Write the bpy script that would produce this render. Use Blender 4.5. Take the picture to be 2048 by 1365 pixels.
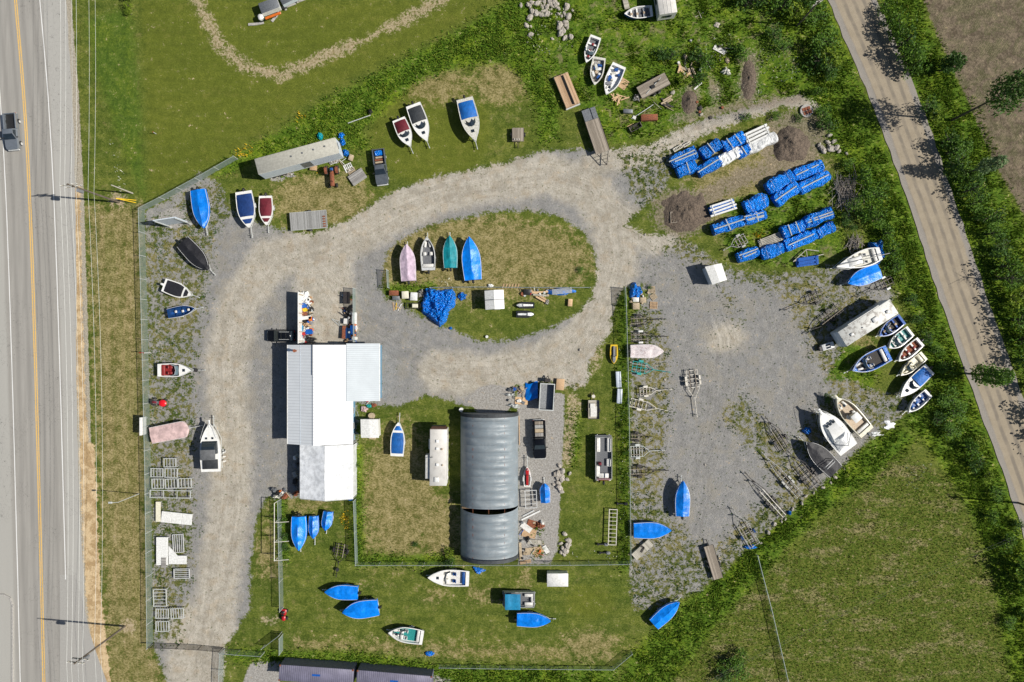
import bpy, bmesh, math, random
import numpy as np
from mathutils import Vector, Matrix
R=math.radians; PI=math.pi; random.seed(7); rng=np.random.default_rng(5)
scene=bpy.context.scene; C=scene.collection
for o in list(bpy.data.objects): bpy.data.objects.remove(o)
# ---------------- camera / light ----------------
HC=106.67; S=12.8            # camera height (m); ground pixels per metre of the 2048 px photograph
cam=bpy.data.cameras.new('camera'); co=bpy.data.objects.new('camera',cam); C.objects.link(co)
co.location=(0,0,HC); co.rotation_euler=(0,0,0)
cam.sensor_width=36; cam.lens=24; cam.clip_end=3000; cam.clip_start=0.5
scene.camera=co
SUN_EL=R(44); SUN_AZ=math.atan2(-0.09,1.0)   # direction towards the sun, from +X
w=bpy.data.worlds.new('World'); scene.world=w; w.use_nodes=True
nt=w.node_tree; sky=nt.nodes.new('ShaderNodeTexSky'); sky.sky_type='NISHITA'; sky.sun_disc=False
sky.sun_elevation=SUN_EL; sky.sun_rotation=PI/2-SUN_AZ
bg=nt.nodes['Background']; nt.links.new(sky.outputs[0],bg.inputs[0]); bg.inputs[1].default_value=0.055
sl=bpy.data.lights.new('sun','SUN'); sl.energy=4.8; sl.angle=R(0.53); sl.color=(1,0.95,0.87)
so=bpy.data.objects.new('sun',sl); C.objects.link(so)
d=Vector((math.cos(SUN_AZ)*math.cos(SUN_EL),math.sin(SUN_AZ)*math.cos(SUN_EL),math.sin(SUN_EL)))
so.rotation_euler=d.to_track_quat('Z','Y').to_euler(); so.location=(60,-10,80)
vs=scene.view_settings; vs.view_transform='Standard'; vs.look='None'; vs.gamma=1; vs.use_curve_mapping=False
vs.exposure=0.22
scene.cycles.max_bounces=5; scene.cycles.transparent_max_bounces=12

# ---------------- helpers ----------------
def P(px,py,h=0.0):
    k=(HC-h)/HC
    return ((px-1024)/S*k, -(py-682.5)/S*k)
def P3(px,py,h): x,y=P(px,py,h); return (x,y,h)
def tag(o,label=None,cat=None,group=None,kind=None):
    if label: o['label']=label
    if cat: o['category']=cat
    if group: o['group']=group
    if kind: o['kind']=kind
    return o
def thing(name,label,cat,x,y,rz=0,group=None,z=0):
    o=bpy.data.objects.new(name,None); C.objects.link(o); o.empty_display_size=.3
    o.location=(x,y,z); o.rotation_euler=(0,0,rz)
    return tag(o,label,cat,group)
def lin(c):
    return tuple(((v/255)/12.92 if v/255<=0.04045 else ((v/255+0.055)/1.055)**2.4) for v in c)
class MB:
    def __init__(s): s.v=[]; s.f=[]; s.M=Matrix.Identity(4); s.sm=False
    def at(s,x=0,y=0,z=0,rz=0,ry=0,rx=0):
        s.M=Matrix.Translation((x,y,z))@Matrix.Rotation(rz,4,'Z')@Matrix.Rotation(ry,4,'Y')@Matrix.Rotation(rx,4,'X'); return s
    def add(s,vs,fs):
        n=len(s.v); M=s.M
        s.v+=[tuple(M@Vector(v)) for v in vs]; s.f+=[tuple(i+n for i in f) for f in fs]; return s
    def box(s,x,y,z,sx,sy,sz,b=0.0,tx=1.0,ty=1.0):
        # centred in x,y; z = bottom ; tx,ty taper of the top ; b = bevel
        a,c=sx/2,sy/2
        if b<=0:
            lv=[(a,c,z,1),(a*tx,c*ty,z+sz,1)]
            vs=[]
            for (p,q,zz,_) in lv: vs+=[(x-p,y-q,zz),(x+p,y-q,zz),(x+p,y+q,zz),(x-p,y+q,zz)]
            return s.add(vs,[(3,2,1,0),(4,5,6,7),(0,1,5,4),(1,2,6,5),(2,3,7,6),(3,0,4,7)])
        def ring(p,q,zz,k):
            r=min(b*k,p*.9,q*.9)
            return [(x-p+r,y-q,zz),(x+p-r,y-q,zz),(x+p,y-q+r,zz),(x+p,y+q-r,zz),(x+p-r,y+q,zz),(x-p+r,y+q,zz),(x-p,y+q-r,zz),(x-p,y-q+r,zz)]
        bb=min(b,sz*.45)
        rs=[ring(a-bb,c-bb,z,1),ring(a,c,z+bb,1),ring(a*tx,c*ty,z+sz-bb,1),ring(a*tx-bb,c*ty-bb,z+sz,1)]
        return s.loft(rs,True)
    def loft(s,rs,cap=True,closed=True):
        n=len(rs[0]); vs=[p for r in rs for p in r]; fs=[]
        for i in range(len(rs)-1):
            for j in range(n if closed else n-1):
                k=(j+1)%n; fs.append((i*n+j,i*n+k,(i+1)*n+k,(i+1)*n+j))
        if cap: fs.append(tuple(range(n-1,-1,-1))); fs.append(tuple((len(rs)-1)*n+j for j in range(n)))
        return s.add(vs,fs)
    def prism(s,pts,z0,z1,k=1.0):
        cx=sum(p[0] for p in pts)/len(pts); cy=sum(p[1] for p in pts)/len(pts)
        return s.loft([[(x,y,z0) for x,y in pts],[(cx+(x-cx)*k,cy+(y-cy)*k,z1) for x,y in pts]])
    def tube(s,p,q,r=.03,n=6,r2=None):
        p=Vector(p); q=Vector(q); d=q-p
        if d.length<1e-6: return s
        qt=d.to_track_quat('Z','Y'); r2=r if r2 is None else r2
        A=[tuple(p+qt@Vector((r*math.cos(2*PI*i/n),r*math.sin(2*PI*i/n),0))) for i in range(n)]
        B=[tuple(q+qt@Vector((r2*math.cos(2*PI*i/n),r2*math.sin(2*PI*i/n),0))) for i in range(n)]
        return s.loft([A,B])
    def path(s,pts,r=.03,n=6):
        for a,b in zip(pts[:-1],pts[1:]): s.tube(a,b,r,n)
        return s
    def bar(s,p,q,wd=.06,ht=.06):
        p=Vector(p); q=Vector(q); d=(q-p); 
        if d.length<1e-6: return s
        d.normalize(); u=Vector((-d.y,d.x,0)); 
        if u.length<1e-3: u=Vector((1,0,0))
        u.normalize(); n=d.cross(u)
        o=[u*wd/2+n*ht/2,-u*wd/2+n*ht/2,-u*wd/2-n*ht/2,u*wd/2-n*ht/2]
        return s.loft([[tuple(p+k) for k in o],[tuple(q+k) for k in o]])
    def cyl(s,x,y,z,r,h,n=12,r2=None): return s.tube((x,y,z),(x,y,z+h),r,n,r2)
    def wheel(s,x,y,r=.3,wd=.2,n=14):  # axle along y
        rs=[]
        for yy,k in ((-wd/2,.6),(-wd/2,.92),(-wd/4,1),(wd/4,1),(wd/2,.92),(wd/2,.6)):
            rs.append([(x+r*k*math.cos(2*PI*i/n),y+yy,r+r*k*math.sin(2*PI*i/n)) for i in range(n)])
        return s.loft(rs)
    def grid(s,fn,nu,nv,wrap=False):
        vs=[fn(i/(nu-1),j/(nv-1)) for i in range(nu) for j in range(nv)]
        fs=[(i*nv+j,(i+1)*nv+j,(i+1)*nv+j+1,i*nv+j+1) for i in range(nu-1) for j in range(nv-1)]
        return s.add(vs,fs)
    def blob(s,x,y,z,rx,ry,rz,n=10,m=6,j=.0):
        rs=[]
        for a in range(1,m):
            t=PI*a/m; rs.append([(x+rx*math.sin(t)*math.cos(2*PI*i/n)*(1+random.uniform(-j,j)),y+ry*math.sin(t)*math.sin(2*PI*i/n)*(1+random.uniform(-j,j)),z-rz*math.cos(t)*(1+random.uniform(-j,j))) for i in range(n)])
        return s.loft(rs)
    def build(s,name,mat,parent=None,smooth=False,kind=None,label=None,loc=None):
        me=bpy.data.meshes.new(name); me.from_pydata(s.v,[],s.f); 
        bm=bmesh.new(); bm.from_mesh(me); bmesh.ops.recalc_face_normals(bm,faces=bm.faces)
        bm.to_mesh(me); bm.free()
        if smooth: 
            me.polygons.foreach_set('use_smooth',[True]*len(me.polygons))
            try: me.set_sharp_from_angle(angle=R(38))
            except Exception: pass
        me.materials.append(M[mat] if isinstance(mat,str) else mat)
        o=bpy.data.objects.new(name,me); C.objects.link(o)
        if parent: o.parent=parent
        if kind: o['kind']=kind
        if label: o['label']=label
        return o
def solo(mb,name,mat,label,cat,group=None,smooth=False,kind=None):
    """one-mesh thing: move the origin to its base centre"""
    xs=[v[0] for v in mb.v]; ys=[v[1] for v in mb.v]; cx=(min(xs)+max(xs))/2; cy=(min(ys)+max(ys))/2
    mb.v=[(a-cx,b-cy,c) for a,b,c in mb.v]
    o=mb.build(name,mat,smooth=smooth); o.location=(cx,cy,0); return tag(o,label,cat,group,kind)
def copy_tree(o,parent=None):
    c=o.copy(); C.objects.link(c); c.parent=parent
    for ch in list(o.children): copy_tree(ch,c)
    return c
# ---- value noise (numpy) ----
_T=rng.random((256,256))
def vn(x,y,sc):
    x=np.asarray(x)/sc+100.3; y=np.asarray(y)/sc+57.7
    xi=np.floor(x).astype(int); yi=np.floor(y).astype(int); fx=x-xi; fy=y-yi
    fx=fx*fx*(3-2*fx); fy=fy*fy*(3-2*fy)
    g=lambda a,b:_T[a%256,b%256]
    return (g(xi,yi)*(1-fx)+g(xi+1,yi)*fx)*(1-fy)+(g(xi,yi+1)*(1-fx)+g(xi+1,yi+1)*fx)*fy
def fbm(x,y,sc,o=4):
    t=0;a=1;s_=0
    for i in range(o): t=t+a*vn(np.asarray(x)+i*13.7,np.asarray(y)-i*7.1,sc/2**i); s_+=a; a*=.55
    return t/s_
# ---- materials ----
M={}
class NT:
    def __init__(s,name):
        m=bpy.data.materials.new(name); m.use_nodes=True; s.m=m; s.t=m.node_tree; s.n=s.t.nodes; s.b=s.n['Principled BSDF']; s.tc=None
    def L(s,a,b): s.t.links.new(a,b)
    def co(s,kind='Object'):
        if s.tc is None: s.tc=s.n.new('ShaderNodeTexCoord')
        return s.tc.outputs[kind]
    def pos(s): return s.n.new('ShaderNodeNewGeometry').outputs['Position']
    def setin(s,n,i,v):
        if hasattr(v,'is_output') or isinstance(v,bpy.types.NodeSocket): s.L(v,n.inputs[i])
        else: n.inputs[i].default_value=v
    def map(s,vec,sc=(1,1,1),rot=(0,0,0)):
        n=s.n.new('ShaderNodeMapping'); s.L(vec,n.inputs[0]); n.inputs['Scale'].default_value=sc; n.inputs['Rotation'].default_value=rot; return n.outputs[0]
    def noise(s,vec,sc,det=3,rough=.6,dist=0):
        n=s.n.new('ShaderNodeTexNoise'); s.L(vec,n.inputs['Vector']); n.inputs['Scale'].default_value=sc; n.inputs['Detail'].default_value=det; n.inputs['Roughness'].default_value=rough; n.inputs['Distortion'].default_value=dist
        return n.outputs['Fac']
    def vor(s,vec,sc,out='Distance',feat='F1'):
        n=s.n.new('ShaderNodeTexVoronoi'); s.L(vec,n.inputs['Vector']); n.inputs['Scale'].default_value=sc; n.feature=feat; return n.outputs[out]
    def wave(s,vec,sc,dist=0,det=0,dir='X'):
        n=s.n.new('ShaderNodeTexWave'); s.L(vec,n.inputs['Vector']); n.inputs['Scale'].default_value=sc; n.inputs['Distortion'].default_value=dist; n.inputs['Detail'].default_value=det; n.bands_direction=dir; return n.outputs['Fac']
    def mr(s,v,a,b,c=0,d=1,sm=True):
        n=s.n.new('ShaderNodeMapRange'); n.interpolation_type='SMOOTHSTEP' if sm else 'LINEAR'; s.setin(n,0,v)
        for i,k in enumerate((a,b,c,d)): s.setin(n,i+1,k)
        return n.outputs[0]
    def math(s,op,a,b=0,c=None,cl=False):
        n=s.n.new('ShaderNodeMath'); n.operation=op; n.use_clamp=cl; s.setin(n,0,a); s.setin(n,1,b)
        if c is not None: s.setin(n,2,c)
        return n.outputs[0]
    def mix(s,f,a,b,bt='MIX'):
        n=s.n.new('ShaderNodeMix'); n.data_type='RGBA'; n.blend_type=bt; s.setin(n,0,f)
        for i,v in ((6,a),(7,b)):
            if isinstance(v,tuple): v=(v[0],v[1],v[2],1)
            s.setin(n,i,v)
        return n.outputs[2]
    def ramp(s,f,stops):
        n=s.n.new('ShaderNodeValToRGB'); s.L(f,n.inputs[0]); cr=n.color_ramp
        while len(cr.elements)<len(stops): cr.elements.new(.5)
        for e,(p,c) in zip(cr.elements,stops): e.position=p; e.color=(c[0],c[1],c[2],1)
        return n.outputs[0]
    def attr(s,name,out='Color'):
        n=s.n.new('ShaderNodeAttribute'); n.attribute_name=name; return n.outputs[out]
    def sep(s,c):
        n=s.n.new('ShaderNodeSeparateColor'); s.L(c,n.inputs[0]); return n.outputs
    def bump(s,h,st=.5,dist=.05):
        n=s.n.new('ShaderNodeBump'); s.L(h,n.inputs['Height']); n.inputs['Strength'].default_value=st; n.inputs['Distance'].default_value=dist; s.L(n.outputs[0],s.b.inputs['Normal'])
    def out(s,col=None,rough=.6,metal=0,spec=None):
        if col is not None:
            if isinstance(col,tuple): col=(col[0],col[1],col[2],1)
            s.setin(s.b,'Base Color',col)
        s.setin(s.b,'Roughness',rough); s.setin(s.b,'Metallic',metal)
        if spec is not None: s.b.inputs['Specular IOR Level'].default_value=spec
        return s.m
def mat(name,c,c2=None,sc=6,rough=.5,metal=0,bump=0,bsc=20,det=4,bd=.02,stretch=(1,1,1),lo=.35,hi=.65,spec=None):
    n=NT(name); v=n.map(n.co(),stretch); c2=c2 or tuple(k*.75 for k in c)
    f=n.mr(n.noise(v,sc,det,.65),lo,hi); col=n.mix(f,tuple(c2),tuple(c))
    if bump: n.bump(n.noise(v,bsc,det,.6),bump,bd)
    M[name]=n.out(col,rough,metal,spec); return M[name]
# ---------------- materials of things ----------------
def tarp(name,c,rough=.32,sc=3.2,bs=.9,spec=.5,bd=.12,crease=False):
    n=NT(name); v=n.co(); oi=n.n.new('ShaderNodeObjectInfo')
    vv=n.n.new('ShaderNodeVectorMath'); vv.operation='ADD'; n.L(v,vv.inputs[0]); 
    cmb=n.n.new('ShaderNodeCombineXYZ'); n.L(n.math('MULTIPLY',oi.outputs['Random'],40),cmb.inputs[0]); n.L(cmb.outputs[0],vv.inputs[1]); v=vv.outputs[0]
    a=n.noise(v,sc*.5,4,.6,1.2); b=n.vor(v,sc*1.3,'Distance','SMOOTH_F1'); 
    if crease: b=n.vor(n.map(v,(1,1.8,1)),sc*.8); a=n.math('MULTIPLY',a,.6)
    h=n.math('ADD',n.math('MULTIPLY',a,1.2),n.math('MULTIPLY',b,.45))
    rv=n.math('ADD',n.math('MULTIPLY',oi.outputs['Random'],.45),.78)
    col=n.mix(n.mr(n.noise(v,1.4,5,.6),.35,.65),tuple(k*.72 for k in c),c)
    col=n.mix(n.mr(n.noise(v,9,3,.6),.60,.72),col,tuple(min(1,k*1.25+.03) for k in c))
    hs=n.n.new('ShaderNodeHueSaturation'); n.L(col,hs.inputs['Color']); n.L(rv,hs.inputs['Value']); col=hs.outputs[0]
    if crease: col=n.mix(n.mr(n.noise(v,3.5,4,.7),.60,.68,0,.6),col,(.25,.45,.75))  # pale flecks painted in as highlights and frayed spots
    n.bump(h,bs,bd); M[name]=n.out(col,rough,0,spec)
tarp('blue_tarp',(.001,.225,.86),.38,3.0,.45,.35,.09); tarp('wrinkled_blue_tarp',(.001,.225,.86),.24,4.5,1.0,.6,.5,True)
tarp('navy_canvas',(.012,.05,.2),.7,3,.4,.3); tarp('blue_canvas',(.008,.13,.46),.6,3,.4,.4); tarp('black_canvas',(.016,.016,.02),.6,3,.3,.4)
tarp('burgundy_canvas',(.16,.018,.03),.7,3,.4,.3); tarp('mauve_canvas',(.47,.37,.45),.7,2.4,.6,.3); tarp('teal_canvas',(.0,.22,.26),.6,3,.5,.4)
tarp('grey_canvas',(.14,.145,.15),.65,3,.4,.3); tarp('charcoal_canvas',(.045,.05,.055),.65,3,.4,.3); tarp('pink_canvas',(.72,.52,.5),.7,2.4,.4,.3)
tarp('white_wrap',(.80,.81,.80),.4,3,.9,.5); tarp('sky_canvas',(.01,.22,.42),.6,3,.3,.4); tarp('shelter_sheet',(.78,.8,.81),.45,1.2,.35,.4)
tarp('teal_tarp',(.0,.25,.30),.4,3,.6,.5)
mat('gelcoat',(.80,.80,.78),(.70,.70,.66),2,.25,0,spec=.5); mat('dull_gelcoat',(.66,.65,.58),(.45,.44,.38),5,.4,0)
mat('cream_gelcoat',(.75,.72,.58),(.60,.57,.44),4,.3); mat('blue_gelcoat',(.01,.11,.45),(.01,.07,.3),3,.25); mat('navy_gelcoat',(.012,.05,.16),None,3,.25)
mat('red_gelcoat',(.42,.02,.02),None,3,.25); mat('aluminium',(.66,.67,.66),(.50,.51,.50),5,.38,.15); mat('galvanised',(.58,.60,.58),(.40,.42,.41),8,.5,.1)
mat('worn_aluminium',(.42,.42,.40),(.25,.25,.23),6,.5,.2); mat('black_steel',(.02,.02,.022),(.05,.04,.035),8,.5,.1)
mat('white_steel',(.72,.70,.64),(.5,.45,.36),7,.45); mat('teal_steel',(.02,.38,.36),(.01,.22,.21),7,.45); mat('red_paint',(.45,.015,.02),(.3,.01,.01),6,.35)
mat('rubber',(.018,.018,.018),(.03,.03,.03),20,.8); mat('glass',(.02,.03,.04),None,2,.06,0,spec=.8); mat('windshield_glass',(.10,.15,.17),None,2,.08,0,spec=.8)
mat('white_vinyl',(.72,.71,.68),(.55,.54,.5),5,.5); mat('tan_vinyl',(.50,.40,.29),(.36,.27,.18),5,.6); mat('red_vinyl',(.25,.02,.02),None,5,.5); mat('teal_vinyl',(.02,.25,.24),None,5,.5)
mat('blue_vinyl',(.01,.08,.30),None,5,.5); mat('black_plastic',(.015,.015,.016),(.03,.03,.03),8,.4); mat('grey_plastic',(.22,.23,.25),None,8,.5); mat('white_plastic',(.78,.78,.76),(.6,.6,.57),5,.4)
mat('yellow_plastic',(.75,.50,.02),None,4,.35); mat('orange_paint',(.65,.15,.02),None,4,.4); mat('grey_carpet',(.16,.17,.18),(.09,.09,.1),12,.9); mat('dark_floor',(.03,.03,.03),(.07,.06,.05),9,.9)
mat('lumber',(.56,.38,.22),(.38,.25,.14),5,.8,stretch=(.3,4,4)); mat('fresh_lumber',(.66,.46,.27),(.5,.33,.18),5,.8,stretch=(.4,3,3)); mat('pallet_wood',(.50,.40,.27),(.30,.24,.16),7,.85)
mat('concrete',(.42,.40,.37),(.3,.29,.27),4,.9,bump=.4); mat('rust',(.28,.09,.035),(.15,.05,.03),6,.85,bump=.4); mat('cardboard',(.50,.34,.20),(.38,.25,.14),4,.9); mat('rock',(.50,.46,.40),(.30,.27,.23),3,.9,bump=.8,bsc=6,bd=.08)
mat('creosote_pole',(.16,.13,.10),(.10,.08,.06),6,.9,stretch=(1,1,.2)); mat('cable',(.72,.74,.70),None,1,.6); mat('fence_rail',(.42,.48,.47),None,6,.5,.3); mat('green_hood',(.02,.07,.03),None,5,.4)
mat('silver_paint',(.25,.28,.32),(.22,.25,.28),3,.22,.5); mat('slate_paint',(.13,.15,.17),(.10,.115,.13),3,.22,.3); mat('dark_grey_paint',(.05,.055,.065),(.04,.045,.05),3,.2,.5); mat('black_paint',(.008,.009,.012),None,3,.15,.2)
mat('beige_roof',(.44,.43,.37),(.36,.35,.30),3,.6,stretch=(1,1,1)); mat('bluewhite_panel',(.60,.66,.72),(.52,.58,.64),3,.4); mat('rv_roof',(.62,.60,.56),(.50,.48,.44),1.2,.5,det=6,lo=.3,hi=.6)
mat('rv_wall',(.66,.65,.61),(.5,.5,.47),3,.4); mat('grime_roof',(.62,.62,.58),(.30,.28,.25),1.4,.5,det=7,lo=.38,hi=.52); mat('brown_trim',(.07,.035,.02),None,4,.5); mat('blue_wall',(.12,.28,.42),(.09,.22,.34),3,.5)
mat('container_purple',(.20,.19,.27),(.13,.12,.17),4,.55); mat('soil',(.17,.13,.095),(.085,.065,.05),4,.95,bump=1,bsc=5,bd=.2,det=6)
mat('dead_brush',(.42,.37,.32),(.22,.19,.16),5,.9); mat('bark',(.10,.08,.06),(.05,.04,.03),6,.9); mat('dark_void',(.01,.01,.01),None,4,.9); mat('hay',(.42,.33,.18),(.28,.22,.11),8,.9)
mat('flower_yellow',(.75,.52,.02),None,8,.8); mat('steel_grey',(.20,.215,.23),(.13,.14,.15),5,.5,.3); mat('dump_floor',(.30,.31,.32),(.18,.19,.2),5,.5,.2); mat('plastic_red_hood',(.75,.01,.02),None,4,.35)
def planks(name,c,c2,wd=.14,axis='Y',gap=.06):
    n=NT(name); v=n.co(); x=n.n.new('ShaderNodeSeparateXYZ'); n.L(v,x.inputs[0]); u=x.outputs[axis]
    k=n.math('DIVIDE',u,wd); fr=n.math('FRACT',k); fl=n.math('FLOOR',k)
    wn=n.n.new('ShaderNodeTexWhiteNoise'); wn.noise_dimensions='1D'; n.L(fl,wn.inputs['W'])
    st=(.5,5,1) if axis=='Y' else (5,.5,1)
    g=n.noise(n.map(v,st),3,5,.7)
    col=n.mix(n.mr(n.math('ADD',n.math('MULTIPLY',g,.7),n.math('MULTIPLY',wn.outputs[0],.3)),.3,.7),c2,c)
    e=n.mr(fr,0,gap,0,1); e2=n.mr(fr,1-gap,1,1,0); m=n.math('MULTIPLY',e,e2)
    col=n.mix(m,tuple(q*.25 for q in c2),col); n.bump(m,.5,.02); M[name]=n.out(col,.85)
planks('grey_planks',(.36,.35,.33),(.20,.19,.18)); planks('grey_planks_across',(.34,.34,.33),(.20,.2,.19),.14,'X'); planks('weathered_planks',(.36,.31,.25),(.19,.16,.125),.22)
planks('lumber_deck',(.58,.40,.25),(.36,.23,.13),.15,'Y',.12); planks('faded_planks',(.48,.45,.38),(.3,.28,.23),.22,'X')
def ribbed(name,c,per,axis='Y',amt=.35,dirty=0.0,rough=.4,metal=0):
    n=NT(name); v=n.co(); x=n.n.new('ShaderNodeSeparateXYZ'); n.L(v,x.inputs[0]); fr=n.math('FRACT',n.math('DIVIDE',x.outputs[axis],per))
    m=n.math('MULTIPLY',n.mr(fr,0,.16),n.mr(fr,.84,1,1,0))
    d=n.mr(n.noise(v,.5,5,.6),.35,.7); col=n.mix(d,tuple(k*(1-dirty) for k in c),c)
    col=n.mix(n.mr(n.noise(n.map(v,(1,8,1) if axis=='X' else (8,1,1)),1.5,4),.55,.75),col,tuple(k*(.93) for k in c))
    n.bump(m,amt,.04); M[name]=n.out(n.mix(m,tuple(k*.8 for k in c),col),rough,metal)
ribbed('metal_roof',(.80,.83,.85),.45,'Y',.5,.06); ribbed('metal_roof_white',(.80,.81,.82),.45,'Y',.25,.03); ribbed('annex_roof',(.62,.67,.70),.3,'Y',.7,.1)  # first roof colour holds the bluish shade of the slope away from the sun
ribbed('container_roof',(.21,.20,.28),.30,'X',1,.35,.5); ribbed('siding',(.14,.32,.48),.2,'Z',.4)
mat('pale_board',(.46,.49,.47),(.28,.29,.28),5,.8,stretch=(.3,4,4))
# chain-link: woven wire with privacy haze, semi-transparent
def mesh_mat(name,c,op):
    n=NT(name); tr=n.n.new('ShaderNodeBsdfTransparent'); mx=n.n.new('ShaderNodeMixShader'); mx.inputs[0].default_value=op
    n.out(c,.5,.2); n.L(tr.outputs[0],mx.inputs[1]); n.L(n.b.outputs[0],mx.inputs[2]); n.L(mx.outputs[0],n.n['Material Output'].inputs[0]); M[name]=n.m
mesh_mat('chain_link',(.34,.42,.41),.33); mesh_mat('chain_link_dense',(.36,.45,.43),.5); mesh_mat('chain_link_black',(.03,.03,.035),.5)
def leafmat(name,a,b,c_):
    n=NT(name); g=n.n.new('ShaderNodeNewGeometry'); v=n.pos()
    f=n.math('ADD',n.math('MULTIPLY',g.outputs['Random Per Island'],.55),n.math('MULTIPLY',n.noise(v,.45,3),.45))
    col=n.ramp(f,[(.2,a),(.5,b),(.78,c_)]); n.out(col,.6,0,.3)
    try: n.b.inputs['Subsurface Weight'].default_value=0
    except Exception: pass
    tl=n.n.new('ShaderNodeBsdfTranslucent'); n.L(n.mix(.5,col,(.16,.22,.02)),tl.inputs[0]); mx=n.n.new('ShaderNodeMixShader'); mx.inputs[0].default_value=.28
    n.L(n.b.outputs[0],mx.inputs[1]); n.L(tl.outputs[0],mx.inputs[2]); n.L(mx.outputs[0],n.n['Material Output'].inputs[0]); M[name]=n.m
leafmat('leaf',(.03,.08,.010),(.075,.17,.014),(.15,.27,.03)); leafmat('leaf_dark',(.018,.055,.008),(.045,.115,.016),(.09,.17,.025)); leafmat('leaf_yellow',(.08,.14,.010),(.17,.26,.018),(.27,.35,.03))
leafmat('tall_grass',(.05,.12,.008),(.12,.24,.015),(.30,.36,.05)); leafmat('meadow_grass',(.07,.105,.012),(.14,.17,.03),(.33,.29,.13)); leafmat('leaf_silver',(.05,.10,.03),(.12,.2,.08),(.25,.34,.16))
mat('white_petals',(.75,.75,.68),(.6,.62,.45),8,.8)
# patchy covers
def patch(name,base,spots,sc=2.5,lo=.5,hi=.56,rough=.5,det=3,bump=.6):
    n=NT(name); v=n.co(); col=base
    for i,(c,a,b,s_) in enumerate(spots): col=n.mix(n.mr(n.noise(n.map(v,(1,1,1),(i,2*i,3*i)),s_,4,.6,.8),a,b),col,c)
    n.bump(n.noise(v,sc*2,4,.6,1),bump,.08); M[name]=n.out(col,rough)
patch('junk_mix',(.25,.24,.22),[((.7,.7,.68),.55,.57,5),((.02,.02,.02),.55,.57,6),((.35,.2,.1),.6,.62,7)],5)
patch('white_sheet_junk',(.78,.78,.76),[((.03,.03,.03),.62,.64,3),((.02,.13,.5),.66,.68,2.5),((.3,.2,.12),.66,.68,4)],4)
patch('torn_blue',(.012,.17,.62),[((.62,.6,.55),.6,.64,2.2),((.01,.08,.35),.58,.62,5)],6,bump=.8,rough=.3)
patch('old_cover',(.66,.60,.60),[((.5,.42,.42),.5,.6,3),((.22,.03,.02),.68,.7,1.6)],3)
# ---------------- ground ----------------
def axis(lo,hi,step,far):
    a=list(np.arange(lo,hi+step/2,step)); g=step
    l=[];x=a[0]
    while x>-far: g*=1.35; x-=g; l.append(x)
    g=step; r=[]; x=a[-1]
    while x<far: g*=1.35; x+=g; r.append(x)
    return np.array(l[::-1]+a+r)
XS=axis(-84,84,.24,1500); YS=axis(-57,57,.24,1500)
GX,GY=np.meshgrid(XS,YS); U=GX*S+1024; V=682.5-GY*S      # ground coordinates in photo pixels
def sdf(poly):
    """signed distance (m), + inside, to a polygon in photo pixels"""
    p=np.array(poly,float); d=np.full(U.shape,1e9); ins=np.zeros(U.shape,bool)
    for (x1,y1),(x2,y2) in zip(p,np.roll(p,-1,0)):
        ex,ey=x2-x1,y2-y1; t=np.clip(((U-x1)*ex+(V-y1)*ey)/(ex*ex+ey*ey+1e-9),0,1)
        d=np.minimum(d,(U-x1-t*ex)**2+(V-y1-t*ey)**2)
        c=((y1>V)!=(y2>V)); 
        with np.errstate(divide='ignore',invalid='ignore'): xi=(x2-x1)*(V-y1)/(y2-y1+1e-12)+x1
        ins^=c&(U<xi)
    d=np.sqrt(d)/S; return np.where(ins,d,-d)
def line(pts,wpx):
    d=np.full(U.shape,1e9)
    for (x1,y1),(x2,y2) in zip(pts[:-1],pts[1:]):
        ex,ey=x2-x1,y2-y1; t=np.clip(((U-x1)*ex+(V-y1)*ey)/(ex*ex+ey*ey+1e-9),0,1)
        d=np.minimum(d,(U-x1-t*ex)**2+(V-y1-t*ey)**2)
    return wpx/S-np.sqrt(d)/S
def circ(x,y,rx,ry=None): 
    ry=ry or rx; return (1-np.sqrt(((U-x)/rx)**2+((V-y)/ry)**2))*min(rx,ry)/S
def W(sd,soft=1.2): return np.clip(.5+sd/(2*soft),0,1)
mx=lambda *a: np.maximum.reduce(a); mn=lambda *a: np.minimum.reduce(a)
island=sdf([(762,572),(766,535),(778,500),(815,470),(862,450),(920,437),(980,424),(1060,420),(1120,433),(1165,460),(1190,505),(1197,550),(1185,595),(1152,632),(1095,660),(1015,683),(955,684),(905,660),(880,655),(860,640),(820,625),(795,600),(770,598)])
yard=sdf([(335,1365),(330,1700),(430,1700),(445,1365),(452,1290),(485,1240),(500,1215),(500,1120),(512,1040),(533,995),(600,995),(712,890),(712,806),(800,812),(850,790),(905,800),(930,815),(960,800),(1000,792),(1040,770),(1100,765),(1150,780),(1172,770),(1182,715),(1220,665),(1228,610),(1245,580),(1285,570),(1300,590),(1262,640),(1262,1205),(1275,1225),(1330,1205),(1400,1180),(1440,1150),(1510,1085),(1600,1005),(1690,925),(1770,850),(1830,820),(1800,790),(1740,780),(1700,760),(1650,760),(1690,690),(1760,640),(1790,590),(1760,560),(1690,530),(1600,545),(1500,548),(1440,530),(1400,500),(1350,470),(1290,470),(1250,450),(1280,420),(1330,380),(1350,300),(1440,255),(1560,215),(1640,215),(1600,190),(1500,215),(1400,240),(1300,290),(1225,300),(1160,300),(1095,303),(1020,322),(975,335),(880,352),(800,380),(760,400),(700,440),(620,470),(560,460),(500,440),(460,420),(440,370),(400,350),(350,390),(290,425),(296,700),(303,900),(306,1285)])
yard=mn(yard,-island)
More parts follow.
